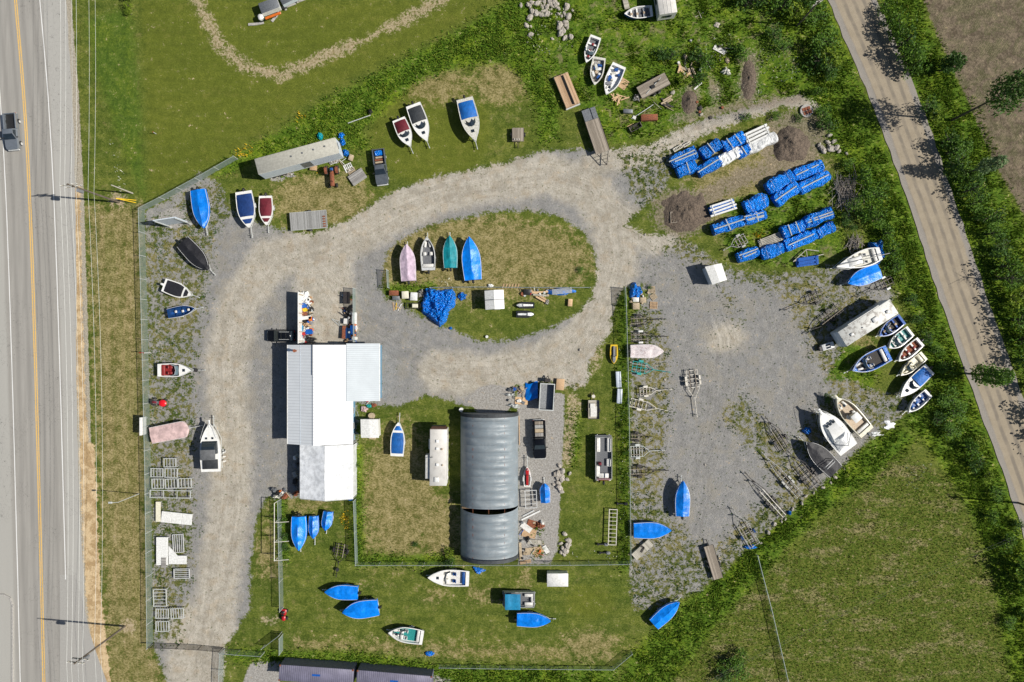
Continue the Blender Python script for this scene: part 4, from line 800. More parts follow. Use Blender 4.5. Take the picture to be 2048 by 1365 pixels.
def gz(th,y):
    hoops=GL/19; ph=((y+GL/2)/hoops)%1; sag=.30*abs(math.sin(PI*ph))**.7*math.sin(th)**.5
    r=1-.0; return (GR*math.cos(th), y, GH*math.sin(th)**.86-sag+ (float(vn(th*3+50,y+50,.9))-.5)*.06)
def gpart(y0,y1,gap0,gap1,nn):
    m=MB(); rows=[]
    for i in range(nn+1):
        v=i/nn; r=[]
        for j in range(41):
            th=PI*j/40; t=math.sin(th)**1.1 if 0<j<40 else 0
            a=y0+gap0*t; b=y1+gap1*t; y=a+(b-a)*v; p=gz(max(1e-4,min(PI-1e-4,th)),y)
            bow=-1.0*0*math.sin(th); r.append((p[0],p[1]+bow,max(0,p[2])))
        rows.append(r)
    m.loft(rows,False,False); return m
gpart(gapy+.05,GL/2,.25,0,100).build('fabric_cover',WF,G1,True); gpart(-GL/2,gapy,0,-.55,58).build('fabric_cover',WF,G1,True)
m=MB(); hm=MB()
for k in range(20):
    y=-GL/2+GL*k/19; pts=[(GR*.985*math.cos(PI*j/16),y,GH*.965*math.sin(PI*j/16)**.86) for j in range(17)]; hb=MB(); hb.path(pts,.035,6)
    if k in(0,5,6,7,19): hb.build('hoop','galvanised',G1)
m.path([(0,-GL/2,GH*.87),(0,GL/2,GH*.87)],.04); m.path([(-2.4,-GL/2,GH*.80),(-2.4,GL/2,GH*.80)],.03); m.path([(2.4,-GL/2,GH*.80),(2.4,GL/2,GH*.80)],.03); m.build('purlin','rust',G1)
for s,yy in ((1,GL/2),(-1,-GL/2)):
    m=MB(); pts=[(GR*1.01*math.cos(PI*j/24),yy,GH*1.01*math.sin(PI*j/24)**.86) for j in range(25)]
    m.loft([[ (p[0],yy-s*.5,p[2]+.03) for p in pts],[(p[0],yy+s*.04,p[2]+.03) for p in pts]],False,False); m.build('edge_band','charcoal_canvas',G1,True)
    m=MB(); m.add([(p[0]*.98,yy-s*.1,p[2]*.98) for p in pts],[tuple(range(25))]); m.build('end_wall','steel_grey',G1)
m=MB(); m.box(0,gapy-.2,.01,GR*1.8,1.6,.02); m.build('inner_dark_sheet','dark_void',G1)  # black sheet under the tear, stands in for the shade inside
m=MB(); m.tube((-4.1,gapy+.12,2.2),(-1.9,gapy+.42,3.6),.16,8); m.tube((-1.9,gapy+.42,3.6),(.3,gapy+.36,4.0),.09,8); m.build('rolled_fabric','cardboard',G1,True)
x,y=P(923,819); q=MB(); q.at(x,y); q.cyl(0,0,0,.30,.85,16); q.cyl(0,0,.85,.32,.06,16); solo(q,'barrel','white_plastic','white barrel at the northwest corner of the greenhouse','barrel')
# sheds --------------------------------------------------------------------
def gabled(label,corners,h0,h1,roofm,wallm,cat='shed',name='shed',seam=True):
    """corners px at roof height: ridge runs from mid(0,1) to mid(2,3)"""
    p=[P3(*c,h0) for c in corners]; cx=sum(a[0] for a in p)/4; cy=sum(a[1] for a in p)/4; t=thing(name,label,cat,cx,cy); p=local((cx,cy),p)
    r0=[(p[0][i]+p[1][i])/2 for i in range(2)]+[h1]; r1=[(p[2][i]+p[3][i])/2 for i in range(2)]+[h1]
    quadmesh('roof',roofm,[[p[0],r0,r1,p[3]],[r0,p[1],p[2],r1]],t,None,.06)
    k=.9; w=MB(); w.prism([(a[0]*k,a[1]*k) for a in p],0,h0-.02); w.add([(p[0][0]*k,p[0][1]*k,h0-.02),(p[1][0]*k,p[1][1]*k,h0-.02),(r0[0]*k,r0[1]*k,h1-.1)],[(0,1,2)]); w.add([(p[2][0]*k,p[2][1]*k,h0-.02),(p[3][0]*k,p[3][1]*k,h0-.02),(r1[0]*k,r1[1]*k,h1-.1)],[(0,1,2)]); w.build('wall',wallm,t)
    return t,p,r0,r1
t,p,r0,r1=gabled('small white gabled shed on the grass island by the blue heap',[(969,582),(1007,580),(1009,618),(971,620)],2.1,2.6,'white_plastic','white_vinyl')
q=MB(); a=[(p[0][i]+p[3][i])/2 for i in range(2)]; b=[(r0[i]+r1[i])/2 for i in range(2)]; c=[(p[1][i]+p[2][i])/2 for i in range(2)]
q.bar((a[0],a[1],2.14),(b[0]-.08,b[1],2.62),.14,.03); q.bar((b[0]+.08,b[1],2.62),(c[0],c[1],2.14),.14,.03); q.build('roof_strip','grey_plastic',t)
q=MB(); q.box((p[2][0]+p[3][0])/2+.3,p[3][1]*.9-.03,0,.9,.05,1.8); q.build('door','white_plastic',t)
t,p,r0,r1=gabled('square white flat roofed shed beside the blue workshop wall',[(721,839),(756,839),(758,876),(722,876)],2.2,2.32,'white_plastic','white_vinyl')
q=MB(); q.box(0,p[3][1]*.9-.35,0,1.1,.6,.12); q.build('step','pallet_wood',t)
q=MB(); q.box(0,p[3][1]*.9-.02,.1,.9,.05,1.85); q.build('door','blue_wall',t)
t,p,r0,r1=gabled('white portable cabin at the north edge of the gravel lot',[(1410,534),(1443,527),(1454,560),(1425,570)],2.3,2.5,'white_plastic','bluewhite_panel','cabin','portable_cabin')
for o in t.children:
    if o.name.startswith('roof'): pass
q=MB(); q.tube((.9,-1.5,.3),(1.2,-2.1,.3),.05); q.build('tow_bar','black_steel',t)
# box trailers ---------------------------------------------------------------
def boxvan(name,label,cat,roof,h,z0,roofm,wallm,ends=None,wheels=True,rz=.0):
    """roof: 4 px corners (rear-left,rear-right,front-right,front-left) at height h"""
    p=[P3(*c,h) for c in roof]; cx=sum(a[0] for a in p)/4; cy=sum(a[1] for a in p)/4
    mr=((p[0][0]+p[1][0])/2,(p[0][1]+p[1][1])/2); mf=((p[2][0]+p[3][0])/2,(p[2][1]+p[3][1])/2); L=math.dist(mr,mf); a=math.atan2(mf[1]-mr[1],mf[0]-mr[0])
    Wd=(math.dist(p[0],p[1])+math.dist(p[2],p[3]))/2; t=thing(name,label,cat,cx,cy,a)
    r=MB(); r.box(0,0,h-.1,L,Wd,.1,.04); r.build('roof',roofm,t,True)
    m=MB(); m.box(0,0,z0,L-.04,Wd-.04,h-.1-z0-.003,.03); m.build('wall',wallm,t,True)
    if wheels:
        m=MB(); m.box(0,0,z0-.25,L*.95,Wd*.5,.25); m.build('chassis','black_steel',t)
        for k in (-1,0):
            for s in (-1,1): q=MB(); q.wheel(-L*.28+k*1.2,s*(Wd/2-.2),min(.5,z0*.55),.3); wo=q.build('wheel','rubber',t,True); q=MB(); q.wheel(-L*.28+k*1.2,s*(Wd/2-.12),.2,.2); q.build('rim','white_steel',wo,True)
    return t,L,Wd
t,L,Wd=boxvan('semi_trailer','long parked semi trailer with beige roof and pale blue sides','trailer',[(508,318),(517,350),(681,305),(668,276)],3.95,1.1,'beige_roof','bluewhite_panel')
for k in range(4): q=MB(); q.cyl(-L*.05+k*1.75-.2,.15+.05*k,3.95,.13,.1,10); q.build('roof_vent','steel_grey',t)
q=MB(); q.box(.9,-Wd/2-.0,1.4,1.5,.06,2.3); q.build('side_door','steel_grey',t); q=MB(); q.box(L/2+.02,0,3.45,.06,1.0,.3,.02); q.build('vent_panel','steel_grey',t)
q=MB(); q.box(0,-Wd/2+.01,1.05,L,.06,.1); q.build('lower_rail','worn_aluminium',t)
for s in (-1,1): q=MB(); q.box(L*.32,s*Wd*.3,0,.14,.14,1.1); q.build('landing_leg','black_steel',t)
t,L,Wd=boxvan('motorhome','long beige motorhome with brown front parked left of greenhouse','motorhome',[(859,972),(893,972),(894,858),(860,858)],3.1,.5,'rv_roof','rv_wall')
for px,py,sz in ((874,883,.45),(874,898,.42),(874,930,.42),(873,960,.75),(884,899,.3),(885,931,.25)):
    x,y=P(px,py,3.2); v_=Vector((x,y,0))-t.location; v_.rotate(Matrix.Rotation(-t.rotation_euler.z,3,'Z')); q=MB(); q.box(v_.x,v_.y,3.1,sz,sz*.9,.16,.04); q.build('roof_vent','white_plastic' if px<880 else 'tan_vinyl',t,True)
q=MB(); q.loft([[(L/2-.1,-Wd/2,3.12),(L/2-.1,Wd/2,3.12),(L/2-.1,Wd/2,1.6),(L/2-.1,-Wd/2,1.6)],[(L/2+.35,-Wd*.38,2.95),(L/2+.35,Wd*.38,2.95),(L/2+.4,Wd*.38,1.6),(L/2+.4,-Wd*.38,1.6)]]); q.build('front_cap','brown_trim',t,True)
q=MB(); q.box(L/2+.42,0,1.5,.06,Wd*.8,.9); q.build('windshield','glass',t)
q=MB(); q.box(-L*.18,Wd/2+.35,1.0,3.6,.75,1.7,.05); q.build('slide_out','rv_wall',t,True); q=MB(); q.box(L*.22,Wd/2+.1,2.4,1.6,.25,.25,.08); q.build('awning','white_vinyl',t,True)
q=MB(); q.tube((-L*.02,Wd/2+.1,3.2),(.05,Wd/2-.5,3.25),.05); q.build('roof_antenna','worn_aluminium',t)
q=MB(); q.box(0,-Wd/2-.1,2.75,L*.8,.16,.2,.05); q.build('awning','white_vinyl',t)
t,L,Wd=boxvan('travel_trailer','long grime streaked white travel trailer at the east side of the lot','travel trailer',[(1778,599),(1799,627),(1697,690),(1673,668)],3.0,.55,'grime_roof','rv_wall')
for u,sz in ((-.36,.55),(-.12,.9),(.33,.5),(.12,.2)):
    q=MB(); q.box(L*u,.15,3.0,sz,sz*.8,.22,.06); q.build('roof_vent','white_plastic',t,True)
q=MB(); q.loft([[(L/2-.02,-Wd/2,2.98),(L/2-.02,Wd/2,2.98),(L/2-.02,Wd/2,.6),(L/2-.02,-Wd/2,.6)],[(L/2+.25,-Wd*.48,1.9),(L/2+.25,Wd*.48,1.9),(L/2+.15,Wd*.46,.6),(L/2+.15,-Wd*.46,.6)]]); q.build('front_cap','bluewhite_panel',t)
q=MB(); q.tube((L/2,0,.5),(L/2+1.3,0,.5),.06); q.build('tow_bar','black_steel',t)
q=MB(); q.box(0,-Wd/2-.08,2.8,L*.6,.16,.14,.04); q.build('awning','rv_wall',t)
t,L,Wd=boxvan('camper','old cream camper with ribbed roof and side windows at the top edge','camper',[(1345,-38),(1308,-50),(1322,34),(1352,20)],2.6,.5,'rv_roof','rv_wall')
q=MB(); q.box(0,-Wd/2-.01,1.3,1.4,.05,.7); q.build('window','glass',t); q=MB(); q.box(L/2+.01,0,1.3,.05,1.4,.6); q.build('window','glass',t)
for k in (-1,0,1): q=MB(); q.bar((-L/2,k*.55,2.62),(L/2,k*.55,2.62),.05,.03); q.build('roof_rib','white_vinyl',t)
# containers
for k,(roof,lab) in enumerate([([(558,1330),(558,1362),(706,1372),(706,1340)],'purple grey shipping container nearest the driveway at the bottom edge'),([(713,1341),(713,1373),(863,1386),(863,1353)],'purple grey shipping container right of the other at the bottom edge')]):
    t,L,Wd=boxvan('shipping_container',lab,'container',[roof[1],roof[0],roof[3],roof[2]],2.6,.0,'container_roof','container_purple',wheels=False); t['group']='shipping containers'
    for sx in (-1,1):
        for sy in (-1,1): q=MB(); q.box(sx*(L/2-.1),sy*(Wd/2-.1),2.52,.24,.24,.12); q.build('corner_casting','rust',t)
    q=MB(); q.box(0,0,2.6,L*.0+1.2,.3,.02); q.build('blue_patch','blue_gelcoat',t)
# enclosed white cargo box & utility boxes
crate('white fibreglass cargo box on the south lawn below greenhouse',1114,1154,0,3.15,1.95,1.5,'white_plastic','cargo box','cargo_box')
B=boat
B((408,457),(395,380),33,'tarp','bright blue tarped boat beside the slanted signboard','bright blue tarped boat by signboard',h=1.4,hg=.35)
B((498,456),(487,383),36,'snap','white boat with navy canvas cover beside the burgundy covered boat','navy covered white boat',covc='navy_canvas',h=1.4,tongue=1.4)
B((533,451),(531,392),28,'snap','small white boat with burgundy canvas covers in two pieces','burgundy covered boat',covc='burgundy_canvas',h=1.1,tongue=1.0)
B((418,541),(365,484),33,'tarp','boat under taut black canvas near the west fence','black canvas covered boat by west fence',covc='black_canvas',h=1.3,hg=.35,tongue=.9)
B((383,591),(327,570),29,'snap','white boat with black covers and white outboard by the west fence','white boat with black covers',covc='black_canvas',h=1.1,motor='white_plastic',hg=.1)
B((391,617),(335,628),21,'open','small blue open fishing boat by the west fence','small blue fishing boat',hullc='navy_gelcoat',deckc='navy_gelcoat',floor='blue_vinyl',seats='white_vinyl',h=.9,wind=False,dep=.55,hatch=False)
B((385,741),(315,741),28,'cuddy','white cuddy boat with burgundy and white seats by the west fence','white cuddy boat with burgundy seats',seats='red_vinyl',floor='red_vinyl',h=1.25,mot=False,tongue=1.6)
def cruiser(t,rs,L,Wd,h):
    x=-.02*L; w=Wd/2
    m=MB(); m.loft([[(x-.1*L,-w*.78,h+.05),(x+.16*L,-w*.72,h+.1),(x+.16*L,w*.72,h+.1),(x-.1*L,w*.78,h+.05)],[(x-.1*L,-w*.66,h+.9),(x+.06*L,-w*.6,h+.9),(x+.06*L,w*.6,h+.9),(x-.1*L,w*.66,h+.9)]]); m.build('windshield','glass',t)
    m=MB(); m.box(-.13*L,0,h+.9,.21*L,Wd*.72,.1,.05); m.build('bimini_top','grey_canvas',t,True)
    m=MB(); m.box(-.34*L,0,h+.12,.2*L,Wd*.74,.1,.05); m.build('cockpit_cover','charcoal_canvas',t,True)
    m=MB(); m.box(L*.5,0,h+.12,1.2,.3,.1,.04); bp=m.build('bow_pulpit','white_plastic',t,True)
    m=MB(); m.path([(L*.2,-w*.8,h+.5),(L*.4,-w*.5,h+.55),(L*.55,-.2,h+.6),(L*.58,.2,h+.6),(L*.4,w*.5,h+.55),(L*.2,w*.8,h+.5)],.025); m.build('bow_rail','aluminium',t)
    for s in (-1,1): q=MB(); q.box(.2*L,s*w*.3,h+.18,.3,.3,.05,.02); q.build('hatch','glass',t)
    for k in range(3): q=MB(); q.cyl(-.12*L-k*.7,-w-.12,.7,.11,.6,8); q.build('fender_buoy','white_plastic',t)
B((419,848),(422,944),42,'snap','large white cruiser with grey tops beside the west driveway','large white cruiser by driveway',covc='gelcoat',hg=.12,inner='none',h=2.0,dep=1.3,full=.4,pw=2.1,tongue=1.0,extra=cruiser,mot=False)
# row on the north lawn
B((820,293),(797,238),29,'snap','white boat with maroon canopy on the north lawn','white boat with maroon canopy',covc='burgundy_canvas',h=1.3,hg=.4,inner='none',tongue=.9)
B((854,283),(826,209),33,'snap','white boat with dark grey canopy on the north lawn','white boat with dark grey canopy',covc='charcoal_canvas',h=1.4,hg=.35,inner='none',tongue=.8)
B((951,282),(929,197),36,'snap','tall white boat with blue canopy alone on the north lawn','tall white boat with blue canopy',covc='blue_canvas',h=1.8,dep=1.05,hg=.5,inner='none',tongue=.9,hullc='dull_gelcoat')
# open boats in the north scrub
B((1172,126),(1192,73),24,'open','white open boat with red bow seats in the north scrub','open boat with red bow seats',seats='red_vinyl',h=.85,trail=False,dep=.75,mot=False,hatch=False)
B((1189,171),(1199,115),27,'junk','pale open boat full of scrap beside the red seated boat','scrap filled open boat',h=.85,trail=False,dep=.75,mot=False,floor='junk_mix',hullc='dull_gelcoat')
B((1212,190),(1239,130),31,'junk','white boat heaped with white sheets and a blue rag','sheet heaped boat',h=.95,trail=False,dep=.85,mot=False,floor='white_sheet_junk')
B((1248,29),(1305,22),25,'open','white boat with blue stern and cream seats near the top edge','white boat with blue stern',hullc='blue_gelcoat',deckc='gelcoat',seats='tan_vinyl',h=.95,trail=False,dep=.8,mot=False,wind=False,hatch=False)
# island row
B((813,489),(817,562),30,'tarp','mauve covered boat leftmost on the grass island','mauve covered boat',covc='mauve_canvas',h=1.5,hg=.35,full=.5,tongue=.5,dep=.9,st=.95)
B((854,474),(857,541),30,'open','grey aluminium open boat with four white seats on the island','grey aluminium open boat',hullc='worn_aluminium',deckc='aluminium',floor='grey_carpet',seats='white_vinyl',h=1.2,wind=False,tongue=.7,hatch=False)
B((899,472),(901,536),28,'tarp','boat under teal canvas on the grass island','teal canvas covered boat',covc='teal_canvas',h=1.3,hg=.3,tongue=.6)
B((938,474),(946,560),37,'tarp','largest blue tarped boat at the right end of the island row','largest blue tarped boat on island',h=1.6,hg=.45,tongue=.0,dep=.95)
# middle yard
B((797,845),(794,913),28,'snap','white boat with fitted blue cover between shed and motorhome','white boat with fitted blue cover',covc='blue_canvas',inner='blue_canvas',h=1.3,mot=False,tongue=1.3,hg=.15)
B((1366,962),(1365,1033),29,'tarp','blue tarped boat pointing north on the gravel lot','north pointing blue tarped boat',h=1.5,hg=.4,tongue=.6,dep=.9)
B((1342,1061),(1268,1062),32,'tarp','blue tarped boat lying east west beside the inner fence','east west blue tarped boat by inner fence',h=1.2,hg=.3,mot=False,tongue=.2,trail=False,dep=1.1)
B((1358,1204),(1308,1250),28,'tarp','blue tarped boat tilted at the south tip of the lot','blue tarped boat at the south tip',h=1.2,hg=.35,mot=False,tongue=.6)
B((1327,703),(1261,703),27,'tarp','boat under worn pinkish white cover with a red patch','pinkish covered boat by trailers',covc='old_cover',h=1.0,hg=.3,tongue=.0,full=.55,dep=.7)
# south lawn
B((650,1184),(715,1187),29,'tarp','blue tarped boat nearest the black trailer on the south lawn','blue tarped boat near black trailer',h=1.2,hg=.35,tongue=.6)
B((685,1225),(756,1216),35,'tarp','wide blue tarped boat on the south lawn, second from fence','wide blue tarped boat on south lawn',h=1.5,hg=.4,tongue=.6,dep=.9)
B((1101,1242),(1034,1240),28,'tarp','blue tarped boat just below the blue topped pontoon','blue tarped boat below the pontoon',h=1.2,hg=.3,tongue=.8)
B((856,1155),(938,1158),33,'cuddy','white runabout with blue seats just south of the greenhouse','white runabout with blue seats',seats='blue_vinyl',floor='white_vinyl',h=1.2,mot=False,tongue=.3)
B((777,1265),(846,1276),32,'open','white runabout with teal interior near the bottom containers','white runabout with teal interior',seats='white_vinyl',floor='teal_vinyl',h=1.1,mot=False,tongue=.4)
B((598,1101),(597,1034),30,'tarp','largest of three blue tarped hulls below the fabric shelter','largest blue tarped hull below shelter',h=1.3,hg=.4,tongue=.4)
B((627,1077),(627,1033),19,'tarp','narrow blue tarped watercraft, middle of three below the shelter','middle blue tarped watercraft',h=1.0,hg=.4,mot=False,tongue=1.2,full=.55)
B((651,1061),(656,1024),20,'tarp','short blue tarped watercraft nearest the shelter corner','short blue tarped watercraft',h=1.0,hg=.45,mot=False,tongue=.7,full=.55)
B((1089,967),(1091,1006),20,'tarp','small blue tarped watercraft right of the greenhouse','small blue tarped watercraft by greenhouse',h=1.0,hg=.45,mot=False,tongue=.7,full=.6)
# east side
def sail(t,rs,L,Wd,h):
    m=MB(); m.tube((-L*.62,.35,h+.75),(L*.50,-.2,h+.55),.06,8); m.build('mast','worn_aluminium',t)
    m=MB(); m.box(.08*L,0,h+.1,L*.30,Wd*.48,.3,.1,.85,.8); m.build('cabin_trunk','gelcoat',t,True)
    for s in (-1,1): q=MB(); q.box(.08*L,s*Wd*.225,h+.2,L*.2,.04,.12); q.build('cabin_window','glass',t)
    k=MB(); k.box(0,0,.1,L*.22,.12,h-1.1); k.build('keel','dull_gelcoat',t)
B((1672,535),(1762,507),35,'cuddy','white sailboat with its mast laid along the deck','white sailboat',h=1.9,dep=1.1,mot=False,wind=False,hatch=False,tongue=.2,extra=sail,full=.3,pw=1.7,st=.7,floor='dull_gelcoat')
B((1695,567),(1760,542),33,'tarp','blue tarped boat right below the white sailboat','blue tarped boat below the sailboat',h=1.6,hg=.3,mot=False,tongue=.6,dep=.95)
B((1758,673),(1805,638),26,'open','blue hulled runabout with cream seats beside the travel trailer','blue hulled runabout by travel trailer',hullc='blue_gelcoat',deckc='blue_gelcoat',floor='dark_floor',seats='tan_vinyl',h=1.1,tongue=.1,mot=False,hatch=False)
B((1777,697),(1822,662),27,'open','white oval runabout with green carpet in the east row','white oval runabout with green carpet',floor='teal_vinyl',seats='white_vinyl',h=1.0,tongue=.1,mot=False,hatch=False,full=.5)
B((1796,723),(1842,683),24,'open','white boat with rusty red seats in the east row','white boat with rusty red seats',seats='red_vinyl',floor='rust',h=1.0,tongue=.1,hatch=False,wind=False)
B((1800,752),(1849,711),23,'open','cream boat with bare interior in the east row','cream boat with bare interior',hullc='cream_gelcoat',deckc='cream_gelcoat',floor='cream_gelcoat',seats='cream_gelcoat',h=.95,tongue=.1,mot=False,hatch=False)
B((1800,794),(1860,738),29,'snap','white cuddy with royal blue canopy in the east row','white cuddy with royal blue canopy',covc='blue_canvas',inner='none',h=1.3,tongue=.1,hg=.3,hullc='gelcoat')
B((1816,825),(1858,786),23,'open','small white boat with bright blue interior, last of east row','small boat with bright blue interior',floor='blue_vinyl',seats='blue_canvas',deckc='gelcoat',h=1.0,tongue=.6,wind=False,hatch=False)
B((1704,742),(1778,706),36,'open','bright blue wrapped runabout left of the east row','bright blue wrapped runabout',hullc='blue_gelcoat',deckc='torn_blue',floor='dark_floor',seats='white_vinyl',h=1.4,tongue=.9,mot=False,hatch=False)
def console(t,rs,L,Wd,h):
    m=MB(); m.box(-.05*L,0,h-.4,.9,.9,1.0,.1,.8,.85); m.build('centre_console','cream_gelcoat',t,True); m=MB(); m.box(-.05*L,0,h+.95,1.3,1.3,.06,.05); m.build('t_top','gelcoat',t,True)
    m=MB(); m.box(L*.5,0,h+.2,.9,.35,.1,.04); m.build('bow_pulpit','cream_gelcoat',t,True)
B((1672,795),(1735,866),37,'open','big cream centre console boat in the southeast corner','big cream centre console boat',hullc='cream_gelcoat',deckc='cream_gelcoat',floor='tan_vinyl',seats='white_vinyl',h=1.9,dep=1.2,motor='steel_grey',wind=False,hatch=True,tongue=.4,extra=console,full=.5)
def sed(t,rs,L,Wd,h):
    w=Wd/2
    m=MB(); m.loft([[(-.18*L,-w*.8,h+.02),(.22*L,-w*.55,h+.15),(.22*L,w*.55,h+.15),(-.18*L,w*.8,h+.02)],[(-.16*L,-w*.66,h+.6),(.12*L,-w*.45,h+.62),(.12*L,w*.45,h+.62),(-.16*L,w*.66,h+.6)]]); m.build('cabin_top','gelcoat',t,True)
    for k in (-1,0,1): q=MB(); q.box(.185*L,k*.58,h+.33,.42,.42,.12,.02); q.build('front_window','glass',t)
    m=MB(); m.loft([[(-.42*L,-w*.8,h+.05),(-.10*L,-w*.7,h+.5),(-.10*L,w*.7,h+.5),(-.42*L,w*.8,h+.05)],[(-.30*L,-.3,h+.95),(-.16*L,-.3,h+1.0),(-.16*L,.3,h+1.0),(-.30*L,.3,h+.95)]]); m.build('shrink_wrap','white_wrap',t,True)
    m=MB(); m.path([(-.2*L,-w*.9,h+.7),(-.36*L,-.0,h+1.1),(-.2*L,w*.9,h+.7)],.05); m.build('radar_arch','grey_plastic',t); m=MB(); m.box(L*.5,0,h+.2,1.1,.4,.1,.04); m.build('bow_pulpit','gelcoat',t,True)
    m=MB(); m.path([(L*.25,-w*.7,h+.6),(L*.45,-w*.3,h+.7),(L*.55,0,h+.75),(L*.45,w*.3,h+.7),(L*.25,w*.7,h+.6)],.025); m.build('bow_rail','aluminium',t)
B((1640,824),(1698,900),46,'snap','big white cabin cruiser in shrink wrap in the southeast corner','big white shrink wrapped cruiser',covc='white_wrap',inner='none',h=2.1,dep=1.4,mot=False,tongue=.3,extra=sed,hg=.1)
def tower(t,rs,L,Wd,h):
    m=MB(); m.path([(-.22*L,-.95,h+.1),(-.18*L,-.8,h+1.0),(-.18*L,.8,h+1.0),(-.22*L,.95,h+.1)],.05); m.path([(-.3*L,-.95,h+.1),(-.24*L,-.8,h+1.0),(-.24*L,.8,h+1.0),(-.3*L,.95,h+.1)],.05); m.build('wake_tower','aluminium',t)
B((1612,884),(1672,944),37,'tarp','boat under black canvas with a wake tower at the meadow edge','black canvas boat with wake tower',covc='black_canvas',h=1.5,dep=.9,hg=.2,mot=False,tongue=.9,extra=tower)
# pontoons, personal watercraft, odd craft -----------------------------------
def pontoon(label,c,L,Wd,rz,floor='grey_carpet',fence_c='white_vinyl',seat='white_vinyl',top=None,accent=None,seatlay=0):
    x,y=P(*c,1.0); t=thing('pontoon_boat',label,'pontoon boat',x,y,R(rz))
    for s in (-1,1):
        q=MB(); q.tube((-L/2,s*Wd*.36,.45),(L/2-.5,s*Wd*.36,.45),.3,12); q.tube((L/2-.5,s*Wd*.36,.45),(L/2,s*Wd*.36,.6),.3,12,.05); q.build('pontoon_tube','aluminium',t,True)
    q=MB(); q.box(0,0,.75,L*.97,Wd,.08,.02); q.build('deck',floor,t)
    q=MB(); 
    for s in (-1,1): q.box(0,s*(Wd/2-.04),.83,L*.9,.05,.5)
    q.box(L*.45,0,.83,.05,Wd*.9,.5); q.box(-L*.45,0,.83,.05,Wd*.9,.5); q.build('side_panel',fence_c,t)
    q=MB(); q.path([(-L*.45,-Wd*.49,1.36),(L*.45,-Wd*.49,1.36),(L*.45,Wd*.49,1.36),(-L*.45,Wd*.49,1.36),(-L*.45,-Wd*.49,1.36)],.03); q.build('rail','aluminium',t)
    for (sx,sy,lx,ly) in ([(.28,.32,.30,.22),(.28,-.32,.30,.22),(-.28,.34,.24,.2),(-.38,0,.1,.6),(-.1,-.3,.16,.24)] if not seatlay else [(.3,.3,.26,.24),(.3,-.3,.26,.24),(.40,0,.08,.5)]):
        q=MB(); q.box(sx*L,sy*Wd,.83,lx*L,ly*Wd,.42,.07); so_=q.build('seat',seat,t,True); q=MB(); q.box(sx*L,sy*Wd+(.09*Wd if sy>0 else -.09*Wd),1.2,lx*L*.95,.12,.25,.04); q.build('seat_back',seat,so_,True)
    q=MB(); q.box(-L*.12,Wd*.22,.83,.5,.5,.8,.08,.8,.8); q.build('helm_console',accent or seat,t,True); q=MB(); q.tube((-L*.12-.3,Wd*.22,1.45),(-L*.12-.34,Wd*.22,1.48),.17,12); q.build('steering_wheel','black_plastic',t)
    if accent: q=MB(); q.box(-L*.46,0,.83,.35,Wd*.8,.35,.08); q.build('stern_sunpad',accent,t,True)
    outboard(-L/2,1.0,'black_plastic',t)
    if top:
        q=MB(); q.grid(lambda u,v:(-L*.42+u*L*.46,(v-.5)*Wd*1.02,2.15+.14*math.sin(PI*v)+.03*math.sin(u*PI*3)),13,9); q.build('canopy',top,t,True)
        q=MB(); 
        for xx in (-L*.40,L*.02): q.path([(xx,-Wd*.5,.9),(xx,-Wd*.5,2.12),(xx,Wd*.5,2.12),(xx,Wd*.5,.9)],.025)
        q.build('canopy_frame','aluminium',t)
    return t
pontoon('white and maroon pontoon boat right of the greenhouse','' or (1207,916),7.2,2.55,90,'grey_carpet','white_vinyl','white_vinyl',accent='burgundy_canvas')
pontoon('pontoon boat with sky blue canopy on the south lawn',(1038,1199),5.1,2.35,0,'grey_carpet','aluminium','white_vinyl',top='sky_canvas',seatlay=1)
def pwc(label,c,rz,L=3.1,Wd=1.1,hullc='white_plastic',seatc='red_paint',trim='black_plastic',cov=None,cat='jet ski'):
    x,y=P(*c,.6); t=thing('personal_watercraft',label,cat,x,y,R(rz))
    rs=[]
    for i in range(11):
        u=i/10; w=hullw(u,Wd,.5,2.4,.85); xx=-L/2+L*u; rs.append([(xx,-w,.62),(xx,-w*.8,.3),(xx,0,.22+.3*max(0,u-.7)),(xx,w*.8,.3),(xx,w,.62)])
    m=MB(); m.loft(rs,False,False); m.add(rs[0],[(0,1,2,3,4)]); m.add([r[0] for r in rs]+[r[4] for r in rs[::-1]],[tuple(range(22))]); m.build('hull',hullc,t,True)
    m=MB(); m.loft([[(xx,-w*1.0,.6),(xx,-w*.7,z),(xx,w*.7,z),(xx,w,.6)] for xx,w,z in ((-L*.42,.16,.78),(-L*.2,.2,.92),(L*.02,.2,.9),(L*.1,.26,1.0),(L*.3,.3,.85),(L*.44,.1,.65))]); m.build('seat_and_hood' if not cov else 'cover',cov or seatc,t,True)
    m=MB(); m.path([(L*.06,-.36,1.05),(L*.12,0,1.08),(L*.06,.36,1.05)],.03); m.build('handlebar','black_plastic',t)
    m=MB(); m.box(-L*.15,.32,.61,L*.5,.18,.03); m.box(-L*.15,-.32,.61,L*.5,.18,.03); m.build('footwell_mat',trim,t)
    return t
pwc('yellow rimmed grey watercraft beside the inner fence',(1228,709),-90,3.0,1.25,'yellow_plastic','grey_plastic')
pwc('red seated white watercraft on a trailer beside the greenhouse',(1054.5,954),90,3.1,1.15,'white_plastic','red_paint'); trailer('galvanised trailer under the red seated white watercraft',*P(1054.5,953),R(90),2.6,1.15,tongue=1.9,cross=3)
pwc('white draped watercraft nearer the island fence',(1050,611),180,2.9,1.05,'dark_grey_paint','white_plastic',cov='white_wrap'); pwc('white draped watercraft lower of the island pair',(1051,629),0,2.9,1.15,'dark_grey_paint','white_plastic',cov='white_wrap')
# pink covered pontoon
B((378,857),(301,872),33,'tarp','boat under faded pink cover beside the west fence','faded pink covered boat',covc='pink_canvas',h=1.4,hg=.18,full=.82,pw=3,mot=False,tongue=1.6,dep=.9,st=.97,wind=False)
